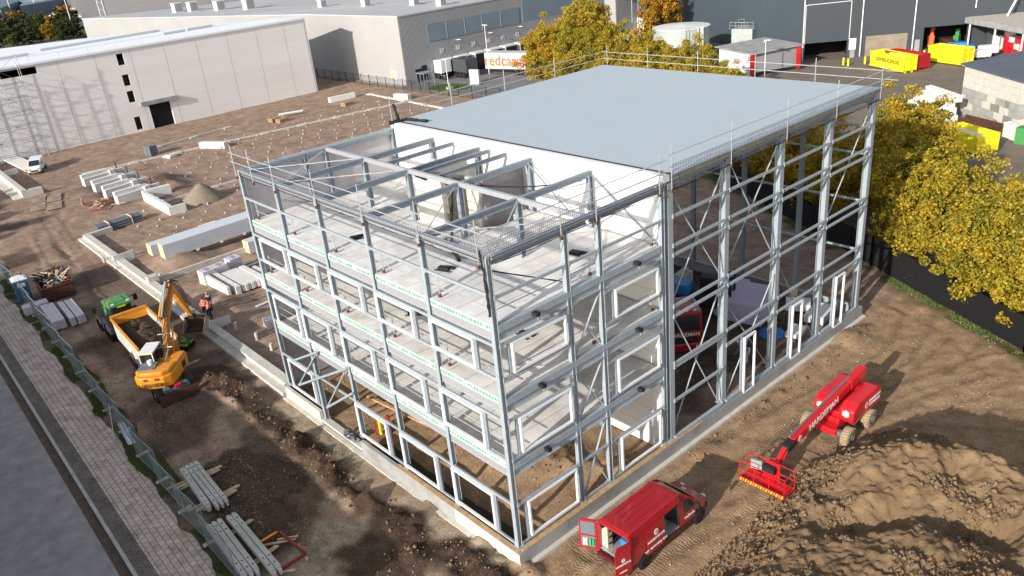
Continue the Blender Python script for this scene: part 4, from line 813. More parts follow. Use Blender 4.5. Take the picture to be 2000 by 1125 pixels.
for z in np.arange(.3, hh+.8, .35): mb.bar((cos(a-.05)*(rr+.3), sin(a-.05)*(rr+.3), z), (cos(a+.05)*(rr+.3), sin(a+.05)*(rr+.3), z), .04)
mb.build('ladder', M['alu'], Tk)
P = G(1445, 97, 0); Ts = thing('square_tank', 'small greenish metal tank with a railing on its top beside the dark hall', 'tank', (-64.5, 115.5, 0), R(10))
mb = MB(); mb.box((0, 0, 2.1), (4.0, 3.4, 4.2)); mb.build('tank_wall', M['galv2'], Ts, bev=.1)
mb = MB()
for i in range(5):
    for s in (-1, 1): mb.tube((-2.2+i*1.1, s*1.9, 4.2), (-2.2+i*1.1, s*1.9, 5.4), .04, 5)
for z in (4.8, 5.4):
    for s in (-1, 1): mb.bar((-2.2, s*1.9, z), (2.2, s*1.9, z), .05); mb.bar((s*2.2, -1.9, z), (s*2.2, 1.9, z), .05)
mb.build('railing', M['alu'], Ts)
# ---------------------------------------------------------------- dark hall
M['dark_clad'] = cladding('dark_cladding', (.062,.073,.085), 'Z', 1.6, .6, .05); M['dark_clad_lit'] = cladding('dark_cladding_lit', (.062,.082,.098), 'Z', 1.6, .3, .04)  # second one is the same cladding with its bluish light painted in
A_ = Vector((-49.5, 109.1, 0)); Bv = Vector((-31, 127.8, 0)); dr = (Bv-A_).normalized(); nr = Vector((dr.y, -dr.x, 0))
D = thing('dark_hall', 'tall dark clad industrial hall with two low gates and white downpipes', 'industrial hall', A_, atan2(dr.y, dr.x))
gates = [(.4, 7.25, -.2, 2.95), (10.1, 16.8, -.2, 3.35), (19.3, 26.2, -.2, 3.9)]
us = sorted({0., 60.}|{a for g_ in gates for a in g_[:2]}); zz_ = [-.2, 2.95, 3.35, 3.9, 20]
mb = MB()
for a, b_ in zip(us[:-1], us[1:]):
    for c_, d_ in zip(zz_[:-1], zz_[1:]):
        if not any(g_[0] <= (a+b_)/2 <= g_[1] and g_[2] <= (c_+d_)/2 <= g_[3] for g_ in gates): mb.bx(a, b_, 0, .35, c_, d_)
mb.build('wall', M['dark_clad'], D)
Lw = Vector((-74.1, 121.2, 0))-A_; la = atan2(Lw.y, Lw.x)-atan2(dr.y, dr.x); e = Vector((cos(la), sin(la), 0))
mb = MB(); mb.slab([(0, 0, -.2), tuple(e*75+Vector((0,0,-.2))), tuple(e*75+Vector((0,0,20))), (0, 0, 20)], (.2, .5, 0)); mb.build('side_wall', M['dark_clad_lit'], D)
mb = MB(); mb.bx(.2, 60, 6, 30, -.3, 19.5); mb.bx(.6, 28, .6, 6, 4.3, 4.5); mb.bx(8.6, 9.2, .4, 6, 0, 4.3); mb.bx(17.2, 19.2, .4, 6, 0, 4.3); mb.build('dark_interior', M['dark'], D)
mb = MB()
for s in (.05, 9.3, 17.6, 26.9): mb.tube((s, -.15, .2 if s < 26 else 6.3), (s, -.15, 20), .09, 6)
mb.build('downpipe', M['white'], D)
mb = MB()
for q_ in (((.3, -.03, 3.0), (.3, -.03, 9)), ((7.45, -.03, 3.1), (7.45, -.03, 9.1)), ((.3, -.03, 9), (7.45, -.03, 9.1))): mb.bar(*q_, .08)
mb.build('gate_outline', M['white'], D)
mb = MB(); mb.bx(10.1, 16.8, .1, .25, 0, 3.35)
for z in np.arange(.4, 3.2, .42): mb.bx(10.1, 16.8, .08, .1, z, z+.03)
mb.build('roller_gate', mat('beige_gate', (.30,.25,.19), .7, 0, .15, .6), D)
mb = MB(); mb.bx(7.5, 8.6, -.1, -.02, 1.4, 3.2); mb.build('notice_board', M['white'], D)
mb = MB(); mb.bx(18.0, 18.8, -.05, .0, .1, 2.1); mb.bx(7.7, 8.5, -.05, 0, .1, 1.3); mb.build('side_door', M['conc_gr'], D)
# canopy of the dark hall with things under it
Ca = thing('canopy_roof', 'flat grey canopy sheltering stacked goods at the top right corner', 'canopy', (0, 0, 0))
c0 = A_+dr*25.5; c1 = c0+nr*16+dr*2
mb = MB(); mb.slab([tuple(c0+nr*.1+Vector((0,0,4.1))), tuple(c1+Vector((0,0,4.1))), tuple(c1+dr*20+Vector((0,0,4.1))), tuple(c0+nr*.1+dr*24+Vector((0,0,4.1)))], (0, 0, .9)); mb.build('canopy_slab', M['conc_gr'], Ca)
mb = MB(); mb.slab([tuple(c0+nr*.3+dr*.3+Vector((0,0,5.004))), tuple(c1+dr*.4-nr*.3+Vector((0,0,5.004))), tuple(c1+dr*20-nr*.3+Vector((0,0,5.004))), tuple(c0+nr*.3+dr*24+Vector((0,0,5.004)))], (0, 0, .03)); mb.build('canopy_gravel', mat('gravel_roof', (.5,.46,.40), .9, 0, .1, 1), Ca)
mb = MB(); mb.slab([tuple(c0+dr*3+nr*1.5), tuple(c0+dr*20+nr*1.5), tuple(c0+dr*20+nr*1.5+Vector((0,0,4.1))), tuple(c0+dr*3+nr*1.5+Vector((0,0,4.1)))], tuple(nr*.3)); mb.build('back_wall', M['dark_clad'], Ca)
mb = MB(); mb.tube(c0+nr*3+dr*5+Vector((0,0,5)), c0+nr*.4+dr*9+Vector((0,0,11)), .16, 6); mb.tube(c0+nr*2+dr*9.5+Vector((0,0,5)), c0+nr*.4+dr*10+Vector((0,0,12)), .13, 6); mb.build('roof_pipe', M['white'], Ca)
for i in range(3): mb = MB(); mb.tube(c0+nr*(1+i*6.5)+dr*(.5+i*.8), c0+nr*(1+i*6.5)+dr*(.5+i*.8)+Vector((0,0,4.1)), .14, 8); mb.build('post', M['white_blk'], Ca)
def atp(u, v, z=.1): p = G(u, v, z); return (p.x, p.y, z)
k_ = 0
for i, (u, v) in enumerate([(1971,104),(1971,92),(1971,80),(1984,108),(1984,97),(1984,84),(1999,110),(1999,98),(1999,86)]):
    pass
q = random.Random(9)
for c_, (u, v) in enumerate([(1966,103),(1976,105),(1987,108),(1998,110)]):
    for l_ in range(3 if c_ else 4):
        p = G(u, v, .1); mb = MB(); mb.box((0, 0, .42), (1.25, 1.0, .8)); mb.box((0, 0, .8), (1.3, 1.05, .06)); mb.box((0, -.51, .45), (.5, .02, .4), 0, 1); o = mb.build('storage_crate', [M['red2'] if (l_+c_) % 4 != 3 else M['white_blk'], M['white']], loc=(p.x, p.y+.3, .1+.86*l_), rot=(0, 0, .75))
        tag(o, 'red plastic storage crate in the stack under the canopy' if (l_+c_) % 4 != 3 else 'pale storage crate in the stack under the canopy', 'crate', 'crates stacked under the canopy')
for i, (u, v) in enumerate([(1932,93),(1939,94),(1946,95),(1954,96)]):
    p = G(u, v, .1); mb = MB(); mb.box((0, 0, 1.0), (.75, .5, 2.0)); mb.box((0, 0, .06), (1.0, .8, .12), 0, 1); o = mb.build('pale_sack_pallet', [M['white_blk'], M['woodpale']], loc=(p.x, p.y+.4, .1), rot=(0, 0, .75), bev=.08); tag(o, 'tall pale wrapped pallet under the canopy left of the red crates', 'pallet', 'pale wrapped pallets under the canopy')
for i, (u, v, sx, sz, m_, lab, cat) in enumerate([(1813,93,1.0,3.2,'hivis','bright orange machine standing in the open bay of the dark hall','machine'),(1865,88,1.2,2.6,'jgreen','green machine parts standing in the open bay of the dark hall','machine'),(1850,92,2.4,1.2,'rust','rusty steel trestle in the open bay of the dark hall','trestle'),(1876,96,3.5,1.1,'bluet','blue hull shaped hopper behind the right yellow container','hopper'),(1911,90,.9,1.5,'jgreen','small green machine under the canopy edge','machine')]):
    p = G(u, v, .1); mb = MB(); mb.box((0, 0, sz*.3), (sx, sx*.7, sz*.6)); mb.box((sx*.1, 0, sz*.75), (sx*.5, sx*.5, sz*.5)); mb.tube((-sx*.3, 0, sz*.5), (sx*.6, .2, sz*.95), .12, 8); mb.tube((sx*.3, .2, 0), (sx*.3, .2, sz), .08, 6); o = mb.build('machine_part', M[m_], loc=(p.x, p.y+.5, .1), rot=(0, 0, .6+i), bev=.04); tag(o, lab, cat)
# ---------------------------------------------------------------- roll-off containers
def rolloff(name, label, pa, pb, depth, h, m, fill=True, ribs=7, lettering=None):
    a, b_ = G(*pa, .1), G(*pb, .1); d = (b_-a); ln = d.length; t = thing(name, label, 'container', (a.x, a.y, .1), atan2(d.y, d.x)); w_ = depth; th = .08
    mb = MB(); s = .25
    mb.slab([(0, 0, s), (ln, 0, s), (ln, -.0, h), (0, -.0, h)], (0, th, 0)); mb.slab([(0, w_, s), (ln, w_, s), (ln, w_, h), (0, w_, h)], (0, th, 0)); mb.bx(0, th, 0, w_, s, h); mb.bx(0, ln, 0, w_, s, s+.08)
    for yy in (-.05, w_+.03): mb.bar((-.05, yy, h), (ln+.05, yy, h), .14, .14); mb.bar((-.02, yy, s+.05), (ln, yy, s+.05), .1, .14)
    mb.bar((0, 0, h), (0, w_, h), .12, .12); mb.bar((ln, 0, h), (ln, w_, h), .12, .12)
    for k2 in range(0 if lettering is not None else 2): mb.bx((k2+1)*ln/3, (k2+1)*ln/3+.05, -.04, 0, s, h)
    mb.bx(0, ln, .5, .7, 0, s); mb.bx(0, ln, w_-.7, w_-.5, 0, s); mb.build('body', M[m], t)
    mb = MB(); mb.bx(ln-th, ln, 0, w_, s, h)
    for yy in (0.02, w_*.5, w_-.1): mb.bx(ln, ln+.1, yy, yy+.12, s, h-.05)
    for z in np.linspace(s+.15, h-.25, 4): mb.bx(ln, ln+.06, 0, w_, z, z+.08)
    mb.build('tail_gate', M[m], t)
    if fill: mb = MB(); mb.bx(.1, ln-.1, .1, w_-.05, s+.1, h-.5); mb.build('load', M['white_blk'], t)
    if lettering: text(lettering, .75, t, (ln*.54, -.03, h*.6), (1, 0, 0), (0, 0, 1), M['black'])
    return t
rolloff('rolloff_container', 'yellow roll-off container with black lettering beside the red one', (1698,130), (1762,144), 2.3, 2.35, 'yellow', lettering='GEVERLICEN.NL')
rolloff('rolloff_container', 'red roll-off container standing right behind the lettered yellow one', (1726,127), (1790,138.5), 2.2, 2.2, 'red')
rolloff('rolloff_container', 'plain yellow roll-off container left of the two small white trailers', (1810,121), (1877,130), 2.3, 2.45, 'yellow')
rolloff('rolloff_container', 'open yellow container half hidden behind the tree tops by the block wall', (1832,282), (1903,305), 2.6, 2.0, 'yellow')
for i, (u, v, s) in enumerate([(1912,119,.9),(1925,112,1.0)]):
    p = G(u, v, .1); t = thing('small_white_trailer', ['front small white trailer with rounded body', 'rear white trailer with rounded body'][i]+' beside the plain yellow container', 'trailer', (p.x, p.y+.6, .1), .75)
    mb = MB(); mb.box((0, 0, 1.15*s), (2.7*s, 1.7, 1.2*s)); mb.build('body', M['white'], t, bev=.3)
    for x_, y_ in ((-.5, -.8), (.6, -.8), (-.5, .8), (.6, .8)): mb = MB(); mb.lathe([(0, -.1), (.32, -.1), (.32, .1), (0, .1)], (x_, y_, .32), 12, ax='y'); mb.build('wheel', M['black'], t)
for i, (u, v) in enumerate([(1647,123),(1656,125),(1689,121),(1804,108)]):
    p = G(u, v+4, .1); mb = MB(); mb.lathe([(.16, 0), (.16, 1.05), (.1, 1.15), (0, 1.17)], n=10); o = mb.build('bollard', M['yellow'], loc=(p.x, p.y, .1)); tag(o, ['left yellow bollard of the pair at the dark open gate', 'right yellow bollard of the pair at the dark open gate', 'single yellow bollard left of the beige gate', 'yellow bollard between the red and the plain yellow container'][i], 'bollard')
# ---------------------------------------------------------------- small shed with white walls and block wall building
Sh = thing('small_shed', 'small shed with white block walls, dark roof and red trimmed side', 'shed'); a, b_, c_ = Vector((-57.7,97.7,0)), Vector((-49.9,94.9,0)), Vector((-46.5,103,0)); d_ = a+c_-b_
mb = MB(); mb.slab([tuple(a), tuple(b_), tuple(b_+Vector((0,0,3.6))), tuple(a+Vector((0,0,3.9)))], (0, .3, 0)); mb.build('block_wall', M['white_blk'], Sh)
mb = MB(); mb.slab([tuple(b_+Vector((.05,.35,.8))), tuple(c_+Vector((0,0,.8))), tuple(c_+Vector((0,0,3.7))), tuple(b_+Vector((.05,.35,3.5)))], (-.15, 0, 0)); mb.build('sheet_wall', cladding('grey_sheet', (.30,.29,.31), 'Y', 2.5, .7, .05), Sh)
for p in (b_+Vector((.12,.2,0)), c_+Vector((.1,-.3,0))): mb = MB(); mb.box(tuple(p+Vector((0,0,2.1))), (.15, .8, 3.2), R(-22)); mb.build('red_corner_trim', M['red2'], Sh)
mb = MB(); mb.slab([tuple(a+Vector((-.6,-.5,4.0))), tuple(b_+Vector((.5,-.5,3.7))), tuple(c_+Vector((.6,.4,3.9))), tuple(d_+Vector((-.4,.4,4.2)))], (0, 0, .15)); mb.build('roof', M['conc_gr'], Sh)
BB = thing('block_wall_shed', 'shed built of big stacked concrete blocks with a dark lean-to roof', 'shed'); a, b_ = Vector((-15.3,85.6,.1)), Vector((-7.0,79.2,.1)); d = (b_-a); ln = d.length; d.normalize(); nn_ = Vector((-d.y, d.x, 0)); bh = .8; q = random.Random(5)
M['blk1'] = mat('block_pale', (.58,.56,.50), .85, 0, .1, 1.5); M['blk2'] = mat('block_grey', (.36,.36,.33), .85, 0, .15, 1.5); M['blk3'] = mat('block_dark', (.25,.25,.21), .85, 0, .15, 1.5)
mb = MB()
for r_ in range(7):
    x = -.0 if r_ % 2 else -.8
    while x < ln-.1:
        w_ = q.choice((.8, 1.6, 1.6, 1.6)); x0, x1 = max(x, 0), min(x+w_, ln)
        if x1-x0 > .2:
            m_ = 0 if (r_ >= 4 or q.random() < .25) else q.choice((1, 1, 1, 2)); p = a+d*((x0+x1)/2)+nn_*.4+Vector((0,0,bh*(r_+.5))); mb.box(tuple(p), (x1-x0-.02, .8, bh-.02), atan2(d.y, d.x), m_)
        x += w_
mb.build('block_wall', [M['blk1'], M['blk2'], M['blk3']], BB)
mb = MB()
for x in np.arange(.3, ln, .55): p = a+d*x+nn_*.4+Vector((0,0,bh*7+.06)); mb.box(tuple(p), (.22, .3, .14), atan2(d.y, d.x))
mb.build('roof_batten', M['rust'], BB)
z = bh*7+.2; mb = MB(); mb.slab([tuple(a-nn_*.5-d*.3+Vector((0,0,z))), tuple(b_-nn_*.5+d*.6+Vector((0,0,z-.1))), tuple(b_+nn_*11+d*.6+Vector((0,0,z+.9))), tuple(a+nn_*8-d*.3+Vector((0,0,z+.8)))], (0, 0, .12)); mb.build('roof', mat('dark_sheet_roof', (.10,.12,.15), .7, 0, .1, .5), BB)
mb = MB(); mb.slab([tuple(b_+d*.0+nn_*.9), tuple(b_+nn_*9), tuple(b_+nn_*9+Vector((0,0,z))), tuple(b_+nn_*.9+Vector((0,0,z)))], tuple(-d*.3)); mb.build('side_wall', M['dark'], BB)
for nm, lab, a0, w_, hN in (('block_wall', 'pale stepped wall of stacked concrete blocks behind the ragged tree top', G(1778, 206, .1), 8.6, 4), ('block_wall', 'low wall of pale concrete blocks at the right photo edge below the block shed', Vector((-7.6,78.2,.1)), 9, 2)):
    mb = MB()
    for r_ in range(hN):
        x = 1.6*r_*.75*(hN > 2)
        while x < w_: mb.box(tuple(a0+d*(x+.8)+Vector((0,0,bh*(r_+.5)))), (1.58, .8, bh-.02), atan2(d.y, d.x)); mb.box(tuple(a0+d*(x+.4)+Vector((0,0,bh*(r_+1)+.03))), (.25, .25, .1), atan2(d.y, d.x)); mb.box(tuple(a0+d*(x+1.2)+Vector((0,0,bh*(r_+1)+.03))), (.25, .25, .1), atan2(d.y, d.x)); x += 1.6
    o = mb.build(nm, M['white_blk']); tag(o, lab, 'block wall')
a, b_ = G(1872, 238, .1), G(2040, 282, .1); d = (b_-a).normalized(); nn_ = Vector((-d.y, d.x, 0)); mb = MB(); mb.bar(a, b_, 1.0, .12); mb.bar(a+Vector((0,0,.35))-nn_*.1, b_+Vector((0,0,.35))-nn_*.1, .15, .45, 1); mb.bar(a+nn_*.9+Vector((0,0,.5)), b_+nn_*.9+Vector((0,0,.5)), .12, .5, 1); o = mb.build('weighbridge', [M['rust'], M['rust']]); tag(o, 'long rusty steel weighbridge strip in front of the block shed', 'weighbridge')
p = G(1996, 280, .1); mb = MB(); mb.box((0, 0, .8), (1.2, 1.2, 1.6)); mb.box((0, 0, 1.65), (1.3, 1.3, .1)); o = mb.build('green_cabinet', M['jgreen'], loc=(p.x, p.y, .1), bev=.03); tag(o, 'small green cabinet at the right photo edge', 'cabinet')
# ---------------------------------------------------------------- lamp posts and lorries in the yards
for u, v, h, lab in [(1487,184,6.2,'lamp post in the yard above the hall roof edge beside the small shed')]:
    mb = MB(); mb.tube((0, 0, 0), (0, 0, h), .08, 8, .05); mb.box((.25, 0, h), (.9, .3, .12), .5); mb.box((-.3, .2, h-.3), (.5, .2, .1), 1.2); o = mb.build('lamp_post', M['white'], loc=(-46.6, 93.5, 0)); tag(o, lab, 'lamp post')
p = G(877, 176, 0); mb = MB(); mb.tube((0, 0, 0), (0, 0, 5.2), .07, 8, .05); mb.box((0, 0, 5.2), (.9, .25, .12), .3); mb.box((0, .2, .25), (.9, .9, .5), 0, 1); o = mb.build('lamp_post', [M['white'], M['woodpale']], loc=(p.x, p.y, .05)); tag(o, 'short lamp post on the grass patch in front of the dark box trailer', 'lamp post')
p = G(972, 172, 0); mb = MB(); mb.tube((0, 0, 0), (0, 0, 9.5), .08, 8, .05); mb.box((.3, 0, 9.5), (.8, .25, .12)); mb.box((-.3, 0, 9.5), (.5, .2, .12)); o = mb.build('lamp_post', M['white'], loc=(-92.5, 77.5, .05)); tag(o, 'tall lamp post with two heads in front of the white lorry trailer', 'lamp post')
p = G(929, 166, 0); mb = MB(); mb.box((0, 0, 1.4), (1.9, .5, 2.4)); mb.box((0, 0, .1), (2.2, .9, .2), 0, 1)
for i in range(8): mb.box((-.8+.35*(i % 5), -.26, .6+.7*(i//3)), (.18, .02, .35), 0, 1)
o = mb.build('notice_pillar', [M['white'], M['conc_gr']], loc=(p.x, p.y, .08), rot=(0, 0, R(15))); tag(o, 'white notice pillar standing at the end of the grass patch', 'notice board')
M['trailer_white'] = mat('trailer_white', (.55,.55,.56), .5, 0, .06, 1); M['dk_box'] = mat('dark_trailer_box', (.055,.065,.075), .5, 0, .1)
def lorry_trailer(name, label, loc, rz, ln, h, wd, m, cabmat=None, txt=None, tm=None, z0=1.1):
    t = thing(name, label, 'trailer', loc, rz); mb = MB(); mb.bx(0, ln, 0, wd, z0, h); mb.build('cargo_box', M[m], t, bev=.04)
    mb = MB(); mb.bx(.3, ln-.2, .4, wd-.4, .8, z0); mb.build('chassis', M['black'], t)
    for x_ in (ln-1.2, ln-2.4, ln-3.6):
        for y_ in (.15, wd-.15): mb = MB(); mb.lathe([(0, -.15), (.48, -.15), (.48, .15), (0, .15)], (x_, y_, .48), 14, ax='y'); mb.build('wheel', M['black'], t)
    if txt: text(txt, 2.7, t, (ln*.46, -.03, (h+z0)/2), (1, 0, 0), (0, 0, 1), M[tm])
    return t
lorry_trailer('lorry_trailer', 'white lorry trailer with large orange lettering parked beside the tree', (-97.2, 80.6, .05), R(14), 10.5, 4.0, 2.5, 'trailer_white', txt='redcargo', tm='hivis')
lorry_trailer('box_trailer', 'dark grey box trailer parked at the first docks', (-101.6, 76.4, .05), R(-4), 4.4, 3.5, 2.6, 'dk_box')
p = lorry_trailer('lorry_trailer', 'white trailer reversed into the first loading dock', (-104.2, 74.0, .05), R(0), 2.2, 3.4, 2.4, 'white')
mb = MB(); mb.bx(0, 0, 0, 0, 0, 0)
for i in range(2): lorry_trailer('lorry_trailer', 'white trailer parked far behind the round tank'+(' on the left' if i == 0 else ' on the right'), (-97.5, 133+i*12, .05), R(8), 9, 3.8, 2.5, 'white')
Kz = thing('glass_shelter', 'small glass shelter standing at the warehouse corner', 'shelter', (-101.9, 68.2, .05)); mb = MB()
for x_, y_ in ((0, 0), (2.2, 0), (2.2, 2.2), (0, 2.2), (1.1, 0)): mb.tube((x_, y_, 0), (x_, y_, 2.2), .05, 6)
mb.bx(-.1, 2.3, -.1, 2.3, 2.2, 2.3, 0); mb.build('frame', M['steel_dk'], Kz)
p = G(1188, 78, 0); mb = MB(); mb.bx(0, 2.8, 0, 2.5, 0, 2.6); mb.bx(-.1, 2.9, -.1, 2.6, 2.6, 2.7); mb.bx(1, 1.8, -.02, 0, .2, 2.1, 1); o = mb.build('white_kiosk', [M['white'], M['conc_gr']], loc=(-92, 112, .1)); tag(o, 'low white kiosk at the foot of the white wall strip', 'kiosk')
gp = [G(u, v, 0) for u, v in [(838,176),(842,170),(862,166),(890,164),(915,166),(925,170),(912,175),(880,178),(855,178)]]; M['lawn'] = mat('lawn', (.06,.13,.02), .95, 0, .3, 2, .5, 10)
mb = MB(); mb.prism([(p.x, p.y) for p in gp], 0, .13); struct(mb.build('lawn', M['lawn']))
M['paving2'] = mat('dock_paving', (.19,.19,.19), .9, 0, .15, .5); mb = MB(); mb.prism([(-104.3, 64.8), (-80, fence_y(-80)-11.5), (-70, fence_y(-70)+2), (-70, 100), (-104.3, 122)], .06, .106); struct(mb.build('dock_paving', M['paving2']))
# ---------------------------------------------------------------- fences
def bar_fence(name, label, pts, h, step, solid, m, group=None, posts_as_parts=True, rails=(.1, .95)):
    t = thing(name, label, 'fence'); L_ = MB(); k2 = 0
    for a, b_ in zip(pts[:-1], pts[1:]):
        a, b_ = Vector(a), Vector(b_); n_ = max(1, round((b_-a).length/step)); d = (b_-a)/n_
        for i in range(n_+1): p = a+d*i; mb = MB(); mb.box((p.x, p.y, h/2+.05), (.08, .08, h+.1)); mb.build('post', M[m], t)
        if solid: L_.slab([(a.x, a.y, .15), (b_.x, b_.y, .15), (b_.x, b_.y, h), (a.x, a.y, h)], (0, .03, 0))
        else:
            for r_ in rails: L_.bar((a.x, a.y, h*r_), (b_.x, b_.y, h*r_), .03)
            nb = int((b_-a).length/.28)
            for i in range(nb): p = a.lerp(b_, i/nb); L_.bar((p.x, p.y, .05), (p.x, p.y, h), .012)
            for r_ in (.25, .4, .55, .7, .85): L_.bar((a.x, a.y, h*r_), (b_.x, b_.y, h*r_), .012)
    L_.build('fence_mesh', M[m], t); return t
bar_fence('bar_fence', 'black bar fence running in front of the grey warehouse', [(-140, 64.5, 0), (-104, 64.6, 0), (-86, 65.1, 0), (-74, 67.0, 0), (-66, fence_y(-66), 0)], 1.9, 2.7, False, 'blackfence')
bar_fence('black_fence', 'black screened fence running below the row of autumn trees', [(-60, fence_y(-60), 0), (-30, fence_y(-30), 0), (-3, 38.8, 0), (9.7, 32, 0), (30, fence_y(30), 0)], 2.3, 2.6, True, 'blackfence')
# ---------------------------------------------------------------- red works van
def wheel(parent, x, y, r, w_, side=1, rim='rim', tyre='tyre', n=20, name='wheel'):
    mb = MB(); mb.lathe([(r*.58, -w_/2), (r*.93, -w_/2), (r, -w_*.36), (r, w_*.36), (r*.93, w_/2), (r*.58, w_/2)], (0, 0, 0), n, ax='y'); wl = mb.build(name, M[tyre], parent, smooth=True, loc=(x, y, r))
    mb = MB(); mb.lathe([(0, -w_*.30), (r*.60, -w_*.34), (r*.60, w_*.34), (0, w_*.30)], (0, 0, 0), n, ax='y'); mb.lathe([(0, w_*.42*side), (r*.2, w_*.40*side), (r*.22, w_*.3*side)], (0, 0, 0), 8, ax='y')
    for k2 in range(5): a = k2*2*pi/5; mb.box((cos(a)*r*.36, side*w_*.33, sin(a)*r*.36), (r*.14, w_*.1, r*.14))
    mb.build('rim', M[rim], wl); return wl
def hexlogo(parent, loc, xd, ud, r, m='white', bg='red'):
    x = Vector(xd).normalized(); u = Vector(ud).normalized(); n_ = x.cross(u); mb = MB(); c = Vector(loc)
    mb.slab([tuple(c+x*cos(pi/6+i*pi/3)*r+u*sin(pi/6+i*pi/3)*r) for i in range(6)], tuple(n_*.006))
    for s in (-.42, 0, .42): q_ = c+x*s*r+n_*.008; mb.bar(q_-u*r*.5+x*s*.0, q_+u*r*.5, r*.13, .004, 1) if abs(n_.z) < .5 else mb.bar(q_-u*r*.5, q_+u*r*.5, r*.13, .004, 1)
    mb.build('hexagon_logo', [M[m], M[bg]], parent)
V = thing('works_van', 'red high roof works van with open rear and side doors beside the concrete base', 'van', (3.42, 2.45, .02), pi/2)
XS = [.06, .16, .55, 1.15, 1.75, 2.3, 3.42, 3.6, 4.05, 4.6, 5.0, 5.45, 5.72]
def vtop(x): return float(np.interp(x, [0, .06, .16, 3.3, 3.75, 4.05, 4.85, 5.0, 5.5, 5.72], [2.22, 2.25, 2.30, 2.36, 2.30, 2.08, 1.36, 1.28, 1.10, .82]))
def vhw(x, z): b_ = float(np.interp(z, [.3, .5, 1.2, 2.0, 2.36], [.93, .965, .96, .87, .76])); return b_*float(np.interp(x, [0, .06, .16, 3.8, 4.8, 5.45, 5.72], [.97, .985, 1, 1, .97, .88, .70]))
mb = MB(); rows = [.34, .66, 1.2, 1.95, 2.12, 9]
for sg in (1, -1):
    for i in range(len(XS)-1):
        xa, xb = XS[i], XS[i+1]
        for j in range(len(rows)-1):
            z = [min(rows[j], vtop(xa)), min(rows[j], vtop(xb)), min(rows[j+1], vtop(xb)-.03), min(rows[j+1], vtop(xa)-.03)]
            if z[3] <= z[0]+.005 and z[2] <= z[1]+.005: continue
            if sg == -1 and i == 5 and 1 <= j <= 2: continue
            q_ = [(xa, sg*vhw(xa, z[0]), z[0]), (xb, sg*vhw(xb, z[1]), z[1]), (xb, sg*vhw(xb, z[2]), z[2]), (xa, sg*vhw(xa, z[3]), z[3])]
            mb.add(q_, [(0,1,2,3)], 1 if j == 0 else 0)
for i in range(len(XS)-1):
    xa, xb = XS[i], XS[i+1]; za, zb = vtop(xa), vtop(xb)
    if 7 <= i <= 8: continue
    for f0, f1 in ((-1, -.93), (-.93, 0), (0, .93), (.93, 1)):
        def pt(x, f): t_ = vtop(x); return (x, f*vhw(x, t_-.03), t_-.03 if abs(f) == 1 else t_+.02*(1-abs(f)))
        mb.add([pt(xa, f0), pt(xb, f0), pt(xb, f1), pt(xa, f1)], [(0,1,2,3)], 0)
mb.add([(5.72, -.66, .3), (5.72, .66, .3), (5.72, .66, .8), (5.72, -.66, .8)], [(0,1,2,3)], 1)
mb.bx(5.5, 5.78, -.75, .75, .28, .52, 1); mb.bx(-.08, .14, -.93, .93, .3, .48, 1)
for y0, y1 in ((-.97, -.86), (.86, .97)): mb.slab([(.05, y0*.985, .48), (.05, y1*.985, .48), (.05, y1*.93, 2.1), (.05, y0*.93, 2.1)], (.12, 0, 0))
mb.bx(.05, .17, -.82, .82, 2.08, 2.24)
for i in range(4): y = -.48+i*.32; mb.bx(.6, 3.1, y, y+.02, 2.345, 2.366)
mb.build('body', [M['red'], M['darkred']], V)
mb = MB(); mb.add([(3.64, -.80, 2.285), (4.78, -.87, 1.40), (4.78, .87, 1.40), (3.64, .80, 2.285)], [(0,1,2,3)]); mb.build('windscreen', M['glass'], V)
mb = MB(); mb.bx(.1, 3.5, -.9, .9, .6, .66); mb.bx(3.46, 3.5, -.9, .9, .66, 2.25, 1); mb.bx(.2, 3.45, .84, .88, .66, 2.0, 2); mb.bx(.25, 2.3, -.86, -.84, .66, 2.0, 1)
for z in (.95, 1.3, 1.65): mb.bx(.25, 2.2, .42, .84, z, z+.03, 1)
for i, (y, m_) in enumerate(((.5, 3), (.58, 4), (.68, 3), (.76, 4))): mb.bx(.2, .5, y, y+.07, .7, 1.9-.08*i, m_)
mb.bx(.8, 1.5, -.4, .3, .68, 1.0, 5); mb.box((2.9, -.3, .8), (.4, .3, .25), .4, 3)
mb.build('cargo_bay', [M['alu'], M['black'], M['pvc'], M['woodpale'], M['white_blk'], M['bluet']], V)
def sidepanel(name, x0, x1, z0, z1, off, m, parent, sg=-1):
    mb = MB(); zs = np.linspace(z0, z1, 5)
    for a, b_ in zip(zs[:-1], zs[1:]):
        P4 = [(x0, sg*(vhw(x0, a)+off), a), (x1, sg*(vhw(x1, a)+off), a), (x1, sg*(vhw(x1, b_)+off), b_), (x0, sg*(vhw(x0, b_)+off), b_)]; mb.slab(P4, (0, -sg*.03, 0))
    return mb.build(name, m, parent)
sd = sidepanel('sliding_door', 1.08, 2.28, .64, 1.98, .06, M['red'], V)
sidepanel('sill_rail', 1.0, 3.42, .60, .66, .02, M['darkred'], V)
